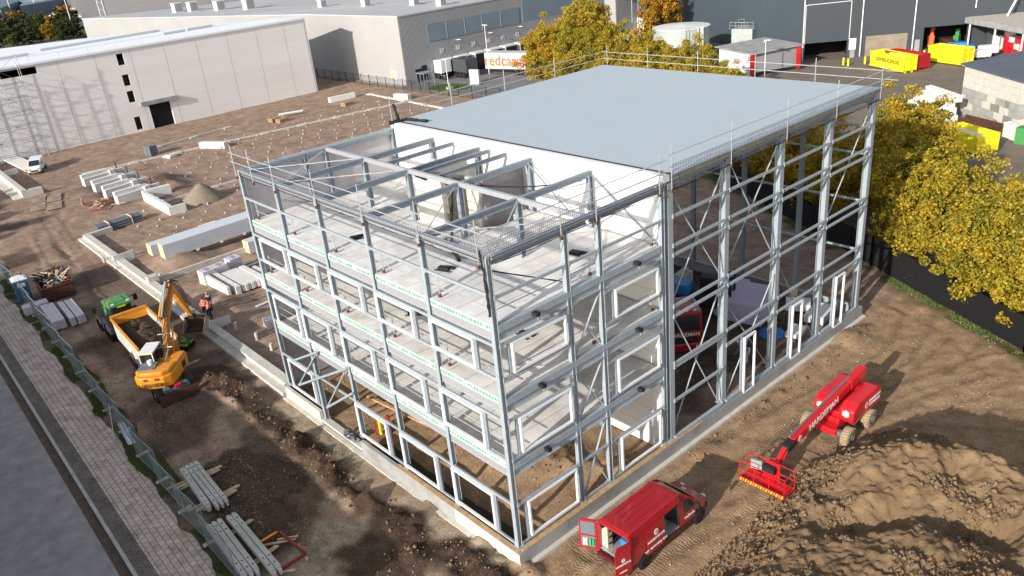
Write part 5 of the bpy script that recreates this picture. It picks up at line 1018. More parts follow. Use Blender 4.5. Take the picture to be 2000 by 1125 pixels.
for sg in (-1, 1):
    mb = MB(); a = [(3.72, 1.25), (4.62, 1.22), (4.38, 1.62), (3.95, 1.93), (3.72, 1.93)]; mb.slab([(x_, sg*(vhw(x_, z_)+.012), z_) for x_, z_ in a], (0, -sg*.01, 0)); mb.build('side_window', M['glass'], V)
    mb = MB(); mb.bar((4.5, sg*.95, 1.3), (4.5, sg*1.12, 1.35), .04); mb.box((4.48, sg*1.16, 1.38), (.1, .18, .3)); mb.build('wing_mirror', M['black'], V)
    mb = MB(); mb.box((5.6, sg*.6, .92), (.22, .22, .16)); mb.build('headlight', M['white'], V, bev=.03)
    for x_ in (.95, 4.85): mb = MB(); mb.lathe([(0, 0), (.44, 0), (.44, .02), (0, .02)], (x_, sg*.955-.01, .42), 18, ax='y'); mb.build('wheel_arch', M['black'], V); wheel(V, x_, sg*.86, .36, .24, sg, 'pvc', 'black')
def swing(name, hinge, ang, parent, inner):
    t = MB(); t.slab([(0, 0, .5), (0, .86, .5), (0, .82, 1.9), (0, .74, 2.14), (0, 0, 2.14)], (.05, 0, 0))
    o = t.build(name, M['red'], parent, loc=hinge, rot=(0, 0, ang)); 
    q_ = MB()
    if inner: q_.bx(-.012, 0, .1, .76, 1.3, 2.0, 0); q_.bx(-.012, 0, .1, .76, .62, 1.2, 0); [q_.tube((-.05, y, .72), (-.05, y, 1.12), .05, 8, m=k3) for y, k3 in ((.2, 1), (.33, 1), (.5, 2), (.62, 2))]; q_.build('door_trim', [M['pvc'], M['green'], M['white']], o)
    return o
swing('rear_door', (.03, .95, .0), R(8)+pi*0, V, False).rotation_euler = (0, 0, R(20))
V.children[-1].name
o = [c for c in V.children if c.name.startswith('rear_door')][0]
mb = MB(); mb.bx(.052, .064, .1, .76, 1.3, 2.0, 0); mb.bx(.052, .064, .1, .76, .62, 1.2, 0)
for y, k3 in ((.18, 1), (.32, 1), (.5, 2), (.62, 2)): mb.tube((.1, y, .72), (.1, y, 1.1), .05, 8, m=k3)
mb.build('door_trim', [M['pvc'], M['green'], M['white']], o); o.rotation_euler = (0, 0, R(28)); 
# the door stands open outwards: mirror its inner side to the rear
for c in o.children: c.scale = (-1, 1, 1); c.location = (.05, 0, 0)
mb = MB(); mb.slab([(0, 0, .5), (0, -.86, .5), (0, -.82, 1.9), (0, -.74, 2.14), (0, 0, 2.14)], (.05, 0, 0)); rd = mb.build('rear_door', M['red'], V, loc=(.02, -.95, 0), rot=(0, 0, R(-100)))
hexlogo(rd, (.058, -.42, 1.35), (0, 1, 0), (0, 0, 1), .11); text('HARDEMAN.NL', .12, rd, (.057, -.42, 1.14), (0, 1, 0), (0, 0, 1), M['white']); text('realisatie', .11, rd, (.057, -.42, .75), (0, 1, 0), (0, 0, 1), M['white'])
hexlogo(V, (1.68, -1.05+.028, 1.62), (1, 0, 0), (0, .12, 1), .16); text('HARDEMAN.NL', .17, V, (1.68, -1.035, 1.3), (1, 0, 0), (0, .06, 1), M['white'])
text('van ontwerp tot', .23, V, (1.65, -1.037, .92), (1, 0, 0), (0, 0, 1), M['white']); text('realisatie', .2, V, (4.12, -.985, .98), (1, 0, 0), (0, 0, 1), M['white'])
hexlogo(V, (5.15, .15, 1.245), (0, 1, 0), (-1, 0, .35), .14, 'white')
# ---------------------------------------------------------------- red boom lift
Bl = thing('boom_lift', 'bright red telescopic boom lift with its basket lowered to the ground', 'boom lift', (5.35, 18.25, .02), -pi/2)
mb = MB(); mb.box((0, 0, .62), (2.5, .9, .32)); mb.box((1.08, 0, .52), (.3, 2.1, .24), 0, 1); mb.box((-1.08, 0, .52), (.3, 2.1, .24), 0, 1); mb.box((1.3, 0, .62), (.3, 1.2, .34)); mb.build('chassis', [M['red2'], M['pvc']], Bl, bev=.04)
for sx in (-1.1, 1.1):
    for sy in (-1, 1):
        wl = wheel(Bl, sx, sy*1.12, .5, .4, sy, 'white_blk', 'tyre_mud', 24); mb = MB()
        for k2 in range(22): a = k2*2*pi/22; mb.bar((cos(a)*.49, -.19, sin(a)*.49), (cos(a+.12)*.51, .19, sin(a+.12)*.51), .05, .06)
        mb.build('tread', M['tyre_mud'], wl)
def hood(y0, y1):
    mb = MB(); s = 1 if y1 > 0 else -1
    pr = [(-2.35, 1.05), (-2.45, 1.5), (-2.3, 1.95), (-1.9, 2.08), (.2, 2.0), (.65, 1.75), (.75, 1.2), (.6, .92), (-2.1, .92)]
    mb.slab([(x_, y0, z_) for x_, z_ in pr], (0, y1-y0, 0)); return mb.build('hood', M['red2'], Bl, bev=.14)
h1 = hood(.28, 1.12); h2 = hood(-1.12, -.28)
mb = MB(); mb.box((-.7, 0, 1.1), (2.6, .6, .5)); mb.box((-1.9, 0, 1.7), (.5, .3, 1.0)); mb.box((.35, 0, .95), (1.0, .9, .3)); mb.build('turntable', M['red2'], Bl, bev=.04)
bp, bq = Vector((-2.35, 0, 2.48)), Vector((4.75, 0, 1.62)); bd = (bq-bp).normalized()
mb = MB(); mb.bar(bp, bq, .36, .50); mb.bar(bp+Vector((.02, 0, .02)), bp+bd*1.6, .42, .56); bm = mb.build('boom', M['red2'], Bl, bev=.03)
mb = MB(); mb.bar(bp+bd*1.3+Vector((0, -.12, .29)), bq+Vector((0, -.12, .29)), .10, .05); mb.tube(bp+bd*1.3+Vector((0, -.12, .32)), bq+Vector((0, -.12, .32)), .03, 6); mb.build('cable_track', M['pvc'], bm)
mb = MB(); mb.bar(bq-bd*.1, bq+bd*.65, .44, .42); mb.build('boom_end_cover', M['black'], Bl, bev=.06)
je = Vector((5.25, 0, 1.62)); jf = Vector((6.15, 0, .95))
mb = MB(); mb.bar(je, jf, .22, .26); mb.bar(je+Vector((0, .15, -.1)), jf+Vector((0, .15, -.1)), .06, .08); mb.box((6.3, 0, .95), (.3, .5, .8)); mb.build('jib', M['red2'], Bl, bev=.02)
up = bd.cross(Vector((0,1,0))); up = Vector((-bd.z*-1*0, 0, 0)) if False else Vector((bd.z*-1, 0, bd.x))
text('HARDEMAN', .52, Bl, tuple(bp.lerp(bq, .61)+Vector((0, .19, 0))), tuple(-bd), tuple(up), M['white'], depth=.004); hexlogo(Bl, tuple(bp.lerp(bq, .93)+Vector((0, .184, 0))), tuple(-bd), tuple(up), .19, bg='red2')
text('HARDEMAN', .22, Bl, (-1.55, 1.13, 1.62), (-1, 0, 0), (0, 0, 1), M['white']); text('VERHUUR.NL', .2, Bl, (-1.55, 1.13, 1.38), (-1, 0, 0), (0, 0, 1), M['white']); hexlogo(Bl, (-.72, 1.125, 1.5), (-1, 0, 0), (0, 0, 1), .2, bg='red2')
for sy in (-.7, .72): mb = MB(); mb.slab([(.70+.02*0, sy+cos(pi/6+i*pi/3)*.2, 1.52+sin(pi/6+i*pi/3)*.2) for i in range(6)], (.06, 0, 0)); mb.build('hexagon_logo', M['white'], Bl)
bk = MB(); x0, x1, y0, y1 = 6.45, 7.35, -1.22, 1.22
bk.bx(x0, x1, y0, y1, .30, .36)
for z in (.42, .9, 1.4):
    for a, b_ in (((x0, y0, z), (x1, y0, z)), ((x1, y0, z), (x1, y1, z)), ((x1, y1, z), (x0, y1, z)), ((x0, y1, z), (x0, y0, z))): bk.tube(a, b_, .024, 6)
for x_, y_ in ((x0, y0), (x1, y0), (x1, y1), (x0, y1), (x1, -.4), (x1, .4), (x0, -.4), (x0, .4)): bk.tube((x_, y_, .33), (x_, y_, 1.4), .024, 6)
bk.bx(x0, x0+.03, -.45, .45, .4, 1.35); bk.bx(x1-.02, x1+.02, y0, y1, .30, .5)
bko = bk.build('basket', M['red2'], Bl)
mb = MB(); mb.bx(x0+.02, x0+.3, -.35, .3, .9, 1.25); mb.build('control_panel', M['black'], bko); mb = MB(); mb.box((x0+.35, -.62, 1.15), (.12, .55, .5), .2); mb.build('toolbox', M['alu'], bko); mb = MB(); mb.bx(x0-.04, x0-.02, -.15, .2, .95, 1.2); mb.build('yellow_sign', M['yellow'], bko)
mb = MB()
for i in range(17): y = y0+.05+i*.14; mb.slab([(x1+.021, y, .31), (x1+.021, y+.07, .31), (x1+.021, y+.12, .48), (x1+.021, y+.05, .48)], (.004, 0, 0), m=i % 2)
mb.build('warning_stripe', [M['yellow'], M['orange']], bko)
# ---------------------------------------------------------------- wheeled excavator
Ex = thing('wheeled_excavator', 'orange yellow wheeled excavator with raised boom and dozer blade', 'excavator', (-29.3, -5.15, .0))
mb = MB(); mb.box((0, 0, .75), (3.0, .9, .45)); mb.box((1.2, 0, .65), (.35, 2.0, .3)); mb.box((-1.3, 0, .65), (.35, 2.0, .3)); mb.lathe([(.7, .95), (.7, 1.15), (0, 1.15)], (0, 0, 0), 16); mb.box((1.75, 0, .8), (.5, 1.7, .25)); mb.box((1.85, .55, .95), (.3, .35, .25)); mb.box((1.85, -.6, .95), (.35, .4, .2)); mb.build('undercarriage', M['pvc'], Ex, bev=.03)
mb = MB(); mb.bx(2.15, 2.27, -1.28, 1.28, .12, .72); mb.bx(2.1, 2.35, -1.28, 1.28, .08, .16); mb.bar((1.3, .5, .6), (2.15, .5, .4), .14); mb.bar((1.3, -.5, .6), (2.15, -.5, .4), .14); mb.build('dozer_blade', M['rust'], Ex)
mb = MB(); mb.box((1.95, .1, 1.0), (.3, .45, .25)); mb.build('red_box', M['red2'], Ex, bev=.05)
for sx in (-1.35, 1.25):
    for sy in (-1, 1): wheel(Ex, sx, sy*1.05, .52, .5, sy, 'orange' if sx < 0 else 'rim', 'tyre')
U = bpy.data.objects.new('superstructure', None); COL.objects.link(U); U.parent = Ex; U.rotation_euler = (0, 0, R(141))
mb = MB(); pl = [(-1.95, -.75), (-2.02, 0), (-1.95, .75), (-1.6, 1.2), (.1, 1.25), (.1, .3), (1.25, .3), (1.25, -.35), (1.3, -1.25), (-.9, -1.25), (-1.6, -1.2)]
mb.prism(pl, 1.12, 1.95); mb.prism([(-1.85, -.7), (-1.9, 0), (-1.85, .7), (-1.5, 1.1), (-.5, 1.1), (-.5, -1.15), (-1.5, -1.1)], 1.95, 2.25); mb.prism([(-.5, -1.2), (1.2, -1.22), (1.2, -.45), (-.5, -.45)], 1.95, 2.12); mb.build('body_shell', M['orange'], U, bev=.09)
mb = MB(); mb.prism([(-1.45, -.1), (-1.45, 1.0), (-.45, 1.0), (-.45, -.1)], 2.25, 2.3); mb.box((-.8, .6, 2.36), (.3, .3, .12)); mb.box((-.9, -.05, 2.36), (.5, .15, .1)); mb.build('engine_cover', M['pvc'], U); mb = MB(); mb.lathe([(.17, 0), (.17, .26), (.15, .3), (0, .3)], (-.75, .35, 2.3), 14); mb.build('air_filter', M['white'], U)
mb = MB(); mb.bx(-.25, 1.45, .3, 1.22, 1.2, 2.0, 0); mb.bx(-.2, 1.35, .34, 1.18, 2.0, 2.75, 1); mb.bx(-.25, 1.4, .28, 1.24, 2.75, 2.86, 2)
for x_, y_ in ((-.2, .33), (-.2, 1.19), (1.35, .33), (1.35, 1.19), (.5, 1.19)): mb.bar((x_, y_, 1.9), (x_, y_, 2.8), .07, .07, 2)
mb.build('cab', [M['pvc'], M['glass'], M['white']], U, bev=.02); mb = MB(); mb.bx(-.29, -.26, .45, 1.05, 2.78, 2.85); mb.build('plate', M['yellow'], U)
mb = MB(); mb.bx(.1, .7, -1.255, -1.25, 1.3, 1.75); mb.build('side_vent', M['black'], U)
for p_ in (((-.4, -.45, 2.2), (.6, -.45, 2.6)), ((-.4, 1.15, 2.3), (-.4, 1.15, 2.9))): mb = MB(); mb.tube(*p_, .025, 6); mb.build('handrail', M['alu'], U)
b0, b1, b2, b3 = Vector((.75, -.1, 1.7)), Vector((2.3, -.1, 4.0)), Vector((4.35, -.1, 5.45)), Vector((6.35, -.1, 2.35))
def plate_boom(pts, hs, w_, name, m):
    mb = MB()
    for (a, ha), (b_, hb) in zip(zip(pts[:-1], hs[:-1]), zip(pts[1:], hs[1:])):
        d = (b_-a).normalized(); n_ = Vector((-d.z, 0, d.x)); y = Vector((0, w_/2, 0)); vs = [a-n_*ha/2-y, a+n_*ha/2-y, b_+n_*hb/2-y, b_-n_*hb/2-y]; mb.slab([tuple(q) for q in vs], (0, w_, 0))
    return mb.build(name, M[m], U, bev=.02)
bo = plate_boom([b0, b0.lerp(b1, .5), b1, b1.lerp(b2, .5), b2], [.4, .5, .5, .5, .36], .34, 'boom', 'orange'); ar = plate_boom([b2+Vector((-.35, 0, .35)), b2, b2.lerp(b3, .35), b3], [.22, .42, .4, .24], .28, 'stick', 'orange')
def cyl(a, b_, r, par, f=.55): mb = MB(); m_ = Vector(a).lerp(Vector(b_), f); mb.tube(a, m_, r, 10, m=0); mb.tube(m_, b_, r*.6, 10, m=1); mb.build('hydraulic_cylinder', [M['orange'], M['alu']], par)
cyl((1.15, -.1-.26, 1.5), (2.35, -.36, 3.5), .09, bo); cyl((1.15, .16, 1.5), (2.35, .16, 3.5), .09, bo); cyl((2.0, .14, 4.35), (4.0, .14, 5.85), .10, bo, .45); cyl((4.3, -.1, 5.95), (6.1, -.1, 3.5), .08, ar)
mb = MB(); mb.tube((2.0, .02, 4.3), (4.1, .02, 6.0), .08, 8); mb.build('ram', M['alu'], bo)
q = random.Random(2)
for k2 in range(7):
    y = -.28+.1*k2; mb = MB(); pts = [b0+Vector((0, y, .3)), b1+Vector((-.35-.05*k2, y, .2)), b1.lerp(b2, .5)+Vector((-.2, y, .42)), b2+Vector((.1, y, .48+.05*(k2 % 3)))]; mb.path(pts, .022, 5); mb.build('hose', M['black'], bo)
for k2 in range(5):
    y = -.3+.12*k2; mb = MB(); mb.path([b2+Vector((.1, y, .5)), b2+Vector((.75, y, .1)), b2.lerp(b3, .6)+Vector((.25, y, .2)), b3+Vector((.15, y, .1))], .024, 5); mb.build('hose', M['black'], ar)
for z_ in (2.55, 3.3, 1.95): mb = MB(); p_ = b0.lerp(b1, (z_-1.7)/2.3); mb.bar(p_+Vector((-.3, -.45, 0)), p_+Vector((-.3, .5, 0)), .05); mb.build('hose_bracket', M['white'], bo)
mb = MB(); mb.box((6.35, -.1, 2.2), (.3, .4, .3)); mb.bar((6.1, -.1, 2.6), (7.1, -.1, 2.0), .14); mb.bar((6.35, .12, 2.3), (7.1, .12, 1.85), .1); mb.build('quick_coupler', M['black'], U)
pr = [(7.1, 1.95), (7.35, 1.5), (7.2, 1.1), (6.75, .85), (6.15, .88), (5.75, 1.12)]; mb = MB()
for (xa, za), (xb, zb) in zip(pr[:-1], pr[1:]): mb.slab([(xa, -.85, za), (xb, -.85, zb), (xb, .65, zb), (xa, .65, za)], (.02, 0, .05))
for y in (-.87, .65): mb.slab([(x_, y, z_) for x_, z_ in pr]+[(6.9, y, 2.0), (6.5, y, 2.15)] if False else [(x_, y, z_) for x_, z_ in pr], (0, .03, 0))
mb.bar((7.08, -.87, 1.96), (7.08, .68, 1.96), .1); mb.build('bucket', mat('worn_bucket', (.42,.36,.24), .7, 0, .2, 3), U); mb = MB()
for (xa, za), (xb, zb) in zip(pr[:-1], pr[1:]): mb.slab([(xa-.04, -.83, za+.05), (xb-.04, -.83, zb+.06), (xb-.04, .64, zb+.06), (xa-.04, .64, za+.05)], (.0, 0, .012))
mb.bx(6.15, 7.05, -.8, .6, 1.0, 1.1); mb.build('bucket_soil', M['soil'], U)
text('LIEBHERR', .40, U, (-2.09, 0, 1.42), (0, -1, 0), (0, 0, 1), M['black'])
mb = MB(); mb.bx(-2.0, -1.98, -.5, .5, 1.7, 1.9); mb.build('tail_panel', M['redprimer'], U)
# ---------------------------------------------------------------- tractor and tipping trailer
Tr = thing('tractor', 'green roofed tractor with big black tyres pulling the soil trailer', 'tractor', (-40.2, -4.25, 0), pi)
for sy in (-1, 1): wheel(Tr, 0, sy*1.0, .95, .62, sy, 'tyre', 'black', 26); wheel(Tr, 2.6, sy*.95, .68, .5, sy, 'tyre', 'black')
mb = MB(); mb.bx(.9, 3.3, -.42, .42, 1.15, 1.85); mb.bx(-.4, 3.2, -.3, .3, .7, 1.15); mb.bx(3.3, 3.5, -.4, .4, .8, 1.3); mb.build('bonnet', M['jgreen'], Tr, bev=.08)
mb = MB(); mb.slab([(-.75, -.75, 1.2), (1.0, -.75, 1.2), (.85, -.75, 2.75), (-.6, -.75, 2.75)], (0, 1.5, 0)); mb.build('cab', M['glass'], Tr, bev=.04)
mb = MB(); mb.box((.1, 0, 2.87), (1.95, 1.75, .22)); mb.box((.1, 0, 3.0), (1.2, .9, .1)); mb.build('cab_roof', M['jgreen'], Tr, bev=.1)
for sy in (-1, 1):
    mb = MB(); mb.slab([(-.9, sy*.7, 1.5), (-.5, sy*.7, 1.95), (.5, sy*.7, 1.95), (.9, sy*.7, 1.4)], (0, sy*.6, 0)); mb.build('mudguard', M['black'], Tr, bev=.03)
    mb = MB(); mb.bar((.9, sy*.8, 2.6), (1.0, sy*1.5, 2.6), .05); mb.box((1.0, sy*1.55, 2.4), (.1, .28, .5)); mb.build('mirror', M['black'], Tr)
    mb = MB(); mb.box((-.75, sy*.55, 3.0), (.12, .2, .12)); mb.build('work_lamp', M['white'], Tr)
mb = MB(); mb.tube((-.3, .7, 3.0), (-.3, .7, 3.2), .07, 10); mb.build('beacon', M['hivis'], Tr); mb = MB(); mb.bx(-.9, -.88, -.3, .3, 2.7, 2.82); mb.build('plate', M['yellow'], Tr)
Tp = thing('tipping_trailer', 'orange tipping trailer filled with dark soil behind the tractor', 'trailer', (-34.6, -4.35, 0), R(177))
def tap(x, z): return 1.02+.22*(z-1.0)/1.4
mb = MB()
for sy in (-1, 1): mb.slab([(-3.2, sy*1.27, .95), (3.3, sy*1.27, .95), (3.5, sy*1.28, 2.45), (-3.3, sy*1.28, 2.45)], (0, -sy*.06, 0))
mb.build('side_wall', M['conc'], Tp); mb = MB()
for sy in (-1, 1): mb.bar((-3.35, sy*1.29, 2.48), (3.55, sy*1.29, 2.48), .14, .14)
mb.slab([(3.3, -1.0, 1.05), (3.3, 1.0, 1.05), (3.5, 1.28, 2.6), (3.5, -1.28, 2.6)], (.08, 0, 0)); mb.bar((3.55, -1.3, 2.62), (3.55, 1.3, 2.62), .2, .16); mb.slab([(-3.2, -1.02, 1.05), (-3.2, 1.02, 1.05), (-3.35, 1.28, 2.1), (-3.35, -1.28, 2.1)], (-.08, 0, 0)); mb.bx(-3.2, 3.3, -.5, .5, .7, 1.05); mb.bx(3.3, 4.9, -.12, .12, .55, .75)
for sy in (-1, 1): mb.bx(-3.45, -3.2, sy*1.05-.12, sy*1.05+.12, .8, 2.3)
mb.build('frame', M['orange'], Tp); mb = MB(); mb.slab([(-3.3, -1.15, 1.95), (3.4, -1.15, 1.95), (3.4, 1.15, 1.95), (-3.3, 1.15, 1.95)], (0, 0, .02)); mb.slab([(-3.4, -1.2, 2.12), (-3.4, 1.2, 2.12), (-3.0, 1.2, 2.16), (-3.0, -1.2, 2.16)], (0, 0, .02), m=1)
for i in range(60): a, r_ = random.random()*6.28, random.random()**.5; mb.lathe([(.45, -.1), (.3, .12), (0, .2)], (.5+cos(a)*r_*2.4, sin(a)*r_*.8, 1.98+.22*(1-r_)), 7)
mb.build('soil_load', [M['soil'], M['conc_gr']], Tp, smooth=True)
for x_ in (-2.0, -.6):
    for sy in (-1, 1): wheel(Tp, x_, sy*1.15, .62, .5, sy, 'rim', 'tyre')
# ---------------------------------------------------------------- people
def person(label, loc, rz, top, legs, pose='stand', hair='navy', group=None, hs=1.0):
    P_ = thing('person', label, 'person', loc, rz, group)
    lean = .0 if pose == 'stand' else .75
    J = {'pel': (0, 0, .95), 'wai': (0, 0, 1.10), 'che': (.03+lean*.35, 0, 1.34-lean*.12), 'nek': (.02+lean*.6, 0, 1.50-lean*.2), 'jaw': (.04+lean*.68, 0, 1.57-lean*.2), 'hed': (.04+lean*.72, 0, 1.66-lean*.2), 'top': (.02+lean*.74, 0, 1.75-lean*.2),
         'hL': (0, .1, .92), 'kL': (.05, .12, .50), 'aL': (0, .13, .09), 'tL': (.16, .15, .04), 'hR': (0, -.1, .92), 'kR': (.03, -.12, .50), 'aR': (-.04, -.13, .09), 'tR': (.12, -.15, .04),
         'sL': (.0+lean*.5, .19, 1.43-lean*.18), 'eL': (.04+lean*.5, .25, 1.15-lean*.2), 'wL': (.20+lean*.6, .20, .96-lean*.2), 'sR': (lean*.5, -.19, 1.43-lean*.18), 'eR': (.02+lean*.5, -.26, 1.15-lean*.2), 'wR': (.18+lean*.6, -.20, .98-lean*.2)}
    Rr_ = {'pel': .13, 'wai': .12, 'che': .14, 'nek': .055, 'jaw': .075, 'hed': .098, 'top': .07, 'h': .09, 'k': .06, 'a': .045, 't': .04, 's': .065, 'e': .045, 'w': .032}
    for s_ in 'LR':
        w_ = Vector(J['w'+s_]); J['p'+s_] = tuple(w_+Vector((.05, 0, -.05)))
        for k2 in range(4): J['f%d%s' % (k2, s_)] = tuple(w_+Vector((.09-.01*abs(k2-1), -.03+.02*k2, -.12+.01*abs(k2-1))))
        J['u'+s_] = tuple(w_+Vector((.07, -.05 if s_ == 'L' else .05, -.06)))
    ed = [('pel','wai'),('wai','che'),('che','nek'),('nek','jaw'),('jaw','hed'),('hed','top')]
    for s_ in 'LR': ed += [('pel','h'+s_),('h'+s_,'k'+s_),('k'+s_,'a'+s_),('a'+s_,'t'+s_),('che','s'+s_),('s'+s_,'e'+s_),('e'+s_,'w'+s_),('w'+s_,'p'+s_),('p'+s_,'u'+s_)]+[('p'+s_,'f%d%s' % (k2, s_)) for k2 in range(4)]
    def skin(name, keys, mul, m, sub=1):
        E_ = [e_ for e_ in ed if e_[0] in keys and e_[1] in keys]; ks = list(dict.fromkeys([k_ for e_ in E_ for k_ in e_])); me = bpy.data.meshes.new(name); me.from_pydata([J[k_] for k_ in ks], [(ks.index(a), ks.index(b_)) for a, b_ in E_], [])
        o = bpy.data.objects.new(name, me); COL.objects.link(o); o.parent = P_; me.materials.append(m); sm = o.modifiers.new('s', 'SKIN'); sm.use_smooth_shade = True
        if not me.skin_vertices: 
            bpy.context.view_layer.update()
        for k_, sv in zip(ks, me.skin_vertices[0].data):
            r = Rr_.get(k_, Rr_.get(k_[0], .03)); r = .009 if k_[0] == 'f' else .011 if k_[0] == 'u' else .03 if k_[0] == 'p' and k_ != 'pel' else r; sv.radius = (r*mul, r*mul*(1.25 if k_ in ('che', 'wai', 'pel') else 1)); sv.use_root = (k_ == ks[0])
        o.modifiers.new('u', 'SUBSURF').levels = sub; o.modifiers['u'].render_levels = sub; return o
    skin('body', list(J), 1, M['skin'])
    skin('jacket', ['pel','wai','che','sL','eL','wL','sR','eR','wR'], 1.22, M[top]); skin('trousers', ['pel','hL','kL','aL','hR','kR','aR'], 1.2, M[legs])
    c = Vector(J['hed']); mb = MB(); mb.lathe([(.098, 0), (.102, .04), (.085, .09), (.04, .115), (0, .12)], (c.x-.015, c.y, c.z+.0), 12); mb.build('hair' if hair != 'white' else 'helmet', M[hair], P_, smooth=True)
    mb = MB(); mb.box((c.x+.1, 0, c.z-.03), (.03, .025, .04)); mb.build('nose', M['skin'], P_); mb = MB(); mb.box((c.x+.088, .033, c.z), (.012, .02, .012)); mb.box((c.x+.088, -.033, c.z), (.012, .02, .012)); mb.box((c.x+.09, 0, c.z-.075), (.01, .04, .01)); mb.build('eyes_and_mouth', M['black'], P_)
    if top == 'hivis':
        mb = MB()
        for z_ in (1.12, 1.28): mb.lathe([(.19, -.02), (.195, .02)], (.02, 0, z_), 16)
        mb.build('reflective_band', M['white'], P_)
    return P_
person('person in an orange jacket and dark trousers, right one of the pair', (-37.1, 1.25, .12), R(250), 'hivis', 'navy')
person('person in an orange jacket and dark trousers, left one of the pair', (-37.75, 1.1, .12), R(-20), 'hivis', 'navy')
person('person in dark clothes with bare head standing behind the orange jackets', (-38.4, 1.75, .12), R(-40), 'navy', 'navy', hair='wood')
p_ = G(1458, 712, .1); person('person in a blue jacket bending over in the hall behind the narrow window frame', (p_.x, p_.y, .1), R(200), 'bluet', 'white_blk', 'bend', hair='white')
# ---------------------------------------------------------------- site materials and equipment
def gh(x, y): return float(ground_h(np.array([float(x)]), np.array([float(y)]))[0])
def put(mb, name, mats, u, v, rz, label, cat, group=None, z=None, bev=0, smooth=False):
    p = G(u, v, 0); z_ = gh(p.x, p.y) if z is None else z; o = mb.build(name, mats, loc=(p.x, p.y, z_), rot=(0, 0, rz), bev=bev, smooth=smooth); return tag(o, label, cat, group)
def atw(mb, name, mats, x, y, rz, label, cat, group=None, z=None, bev=0): o = mb.build(name, mats, loc=(x, y, gh(x, y) if z is None else z), rot=(0, 0, rz), bev=bev); return tag(o, label, cat, group)
def beamw(x0, y0, x1, y1, w_, h, m, name, label, cat, group=None, z=0, lip=0, step=4):
    mb = MB(); d = Vector((x1-x0, y1-y0, 0)); ln = d.length; n_ = max(1, int(ln/step)); 
    for i in range(n_): mb.bx(i*ln/n_+.01, (i+1)*ln/n_-.01, -w_/2, w_/2, -.25, h)
    if lip: mb.bx(0, ln, -w_/2-lip, -w_/2, -.25, h*.45)
    o = mb.build(name, m, loc=(x0, y0, z), rot=(0, 0, atan2(d.y, d.x))); return tag(o, label, cat, group)
beamw(-68.2, .75, -22.0, .35, .62, .52, M['conc_lt'], 'foundation_beam', 'long pale concrete foundation beam running from the steel frame towards the pipe bundle', 'foundation beam', lip=.5)
beamw(-68.0, 1.0, -68.3, 3.4, .5, .5, M['conc_lt'], 'foundation_beam', 'short concrete return beam at the far end of the long foundation beam', 'foundation beam')
beamw(-48.8, 1.0, -48.95, 10.6, .28, .55, M['conc_lt'], 'foundation_beam', 'thin concrete beam branching off towards the stacked panels', 'foundation beam')
mb = MB(); mb.box((0, 0, .4), (.8, .9, .9)); atw(mb, 'concrete_block', M['conc_lt'], -48.6, .8, 0, 'square concrete block where the thin beam leaves the long foundation beam', 'concrete block', z=.1)
mb = MB(); mb.box((0, 0, .35), (.08, 1.5, .8)); put(mb, 'concrete_slab', M['white_blk'], 434, 640, R(-8), 'white concrete slab standing upright beside the foundation beam near the people', 'slab')
mb = MB(); mb.box((0, 0, .5), (.1, 1.9, 1.0)); put(mb, 'concrete_slab', M['white_blk'], 245, 513, R(5), 'white concrete slab standing upright behind the long foundation beam', 'slab')
for u, v in ((204, 506), (262, 494), (315, 540), (522, 636), (503, 660), (532, 680), (463, 640)): mb = MB(); mb.lathe([(.12, -.2), (.12, .62), (0, .62)], n=10); put(mb, 'pile_stub', M['conc_lt'], u, v+6, 0, 'pale concrete pile stub sticking out of the earth near the foundation beams', 'pile stub', 'pile stubs near the foundation beams')
# far foundation strips with footing plates
k2 = 0
for a, b_, lab in (((-97.6,9),(-95.9,26),'pale foundation strip behind the four precast units'), ((-95.6,28),(-91.9,59.6),'long thin foundation strip running across the earth to the far corner'), ((-104.6,59.4),(-80.5,58.2),'foundation strip parallel to the bar fence'), ((-73.3,10.6),(-73.7,22.5),'foundation strip passing the small sand heap'), ((-105,33),(-103,20),'foundation strip piece near the door of the white hall')):
    o = beamw(*a, *b_, .3, .2, M['conc_lt'], 'foundation_strip', lab, 'foundation strip', z=.02, step=6)
    d = Vector((b_[0]-a[0], b_[1]-a[1], 0)); n_ = int(d.length/6)
    for i in range(n_+1): mb = MB(); mb.box((i*6+.3, 0, .06), (1.3, .8, .24)); mb.build('footing_plate', M['conc_lt'], o)
for x, y in ((-82,14),(-79,9)): pass
# pile heads in a regular grid over the earth
q = random.Random(12); n_ = 0; ph = None
PH = MB(); PH.lathe([(.13, -.3), (.13, .14), (.11, .18), (0, .2)], n=8)
for ix in range(30):
    for iy in range(19):
        x = -53.5-ix*2.3+q.uniform(-.35, .35); y = 5.5+iy*2.75+(ix % 2)*1.6+q.uniform(-.2, .2)
        if x < -116 or (x < -73 and y < 16) or y > 57 or (x > -56 and y < 14) or n_ >= 298: continue
        if q.random() < .12 or abs(y-(.0+gh(x, y)*0)) < 1: continue
        if ph is None: ph = PH.build('ground_stub', M['conc']); o = ph; tag(o, 'small pale concrete pile head in the rows across the bare earth', 'pile head', 'pile heads across the bare earth')
        else: o = ph.copy(); COL.objects.link(o)
        o.location = (x, y, gh(x, y)); s = q.uniform(.5, .95); o.scale = (s, s, q.uniform(.6, 1.2)); n_ += 1
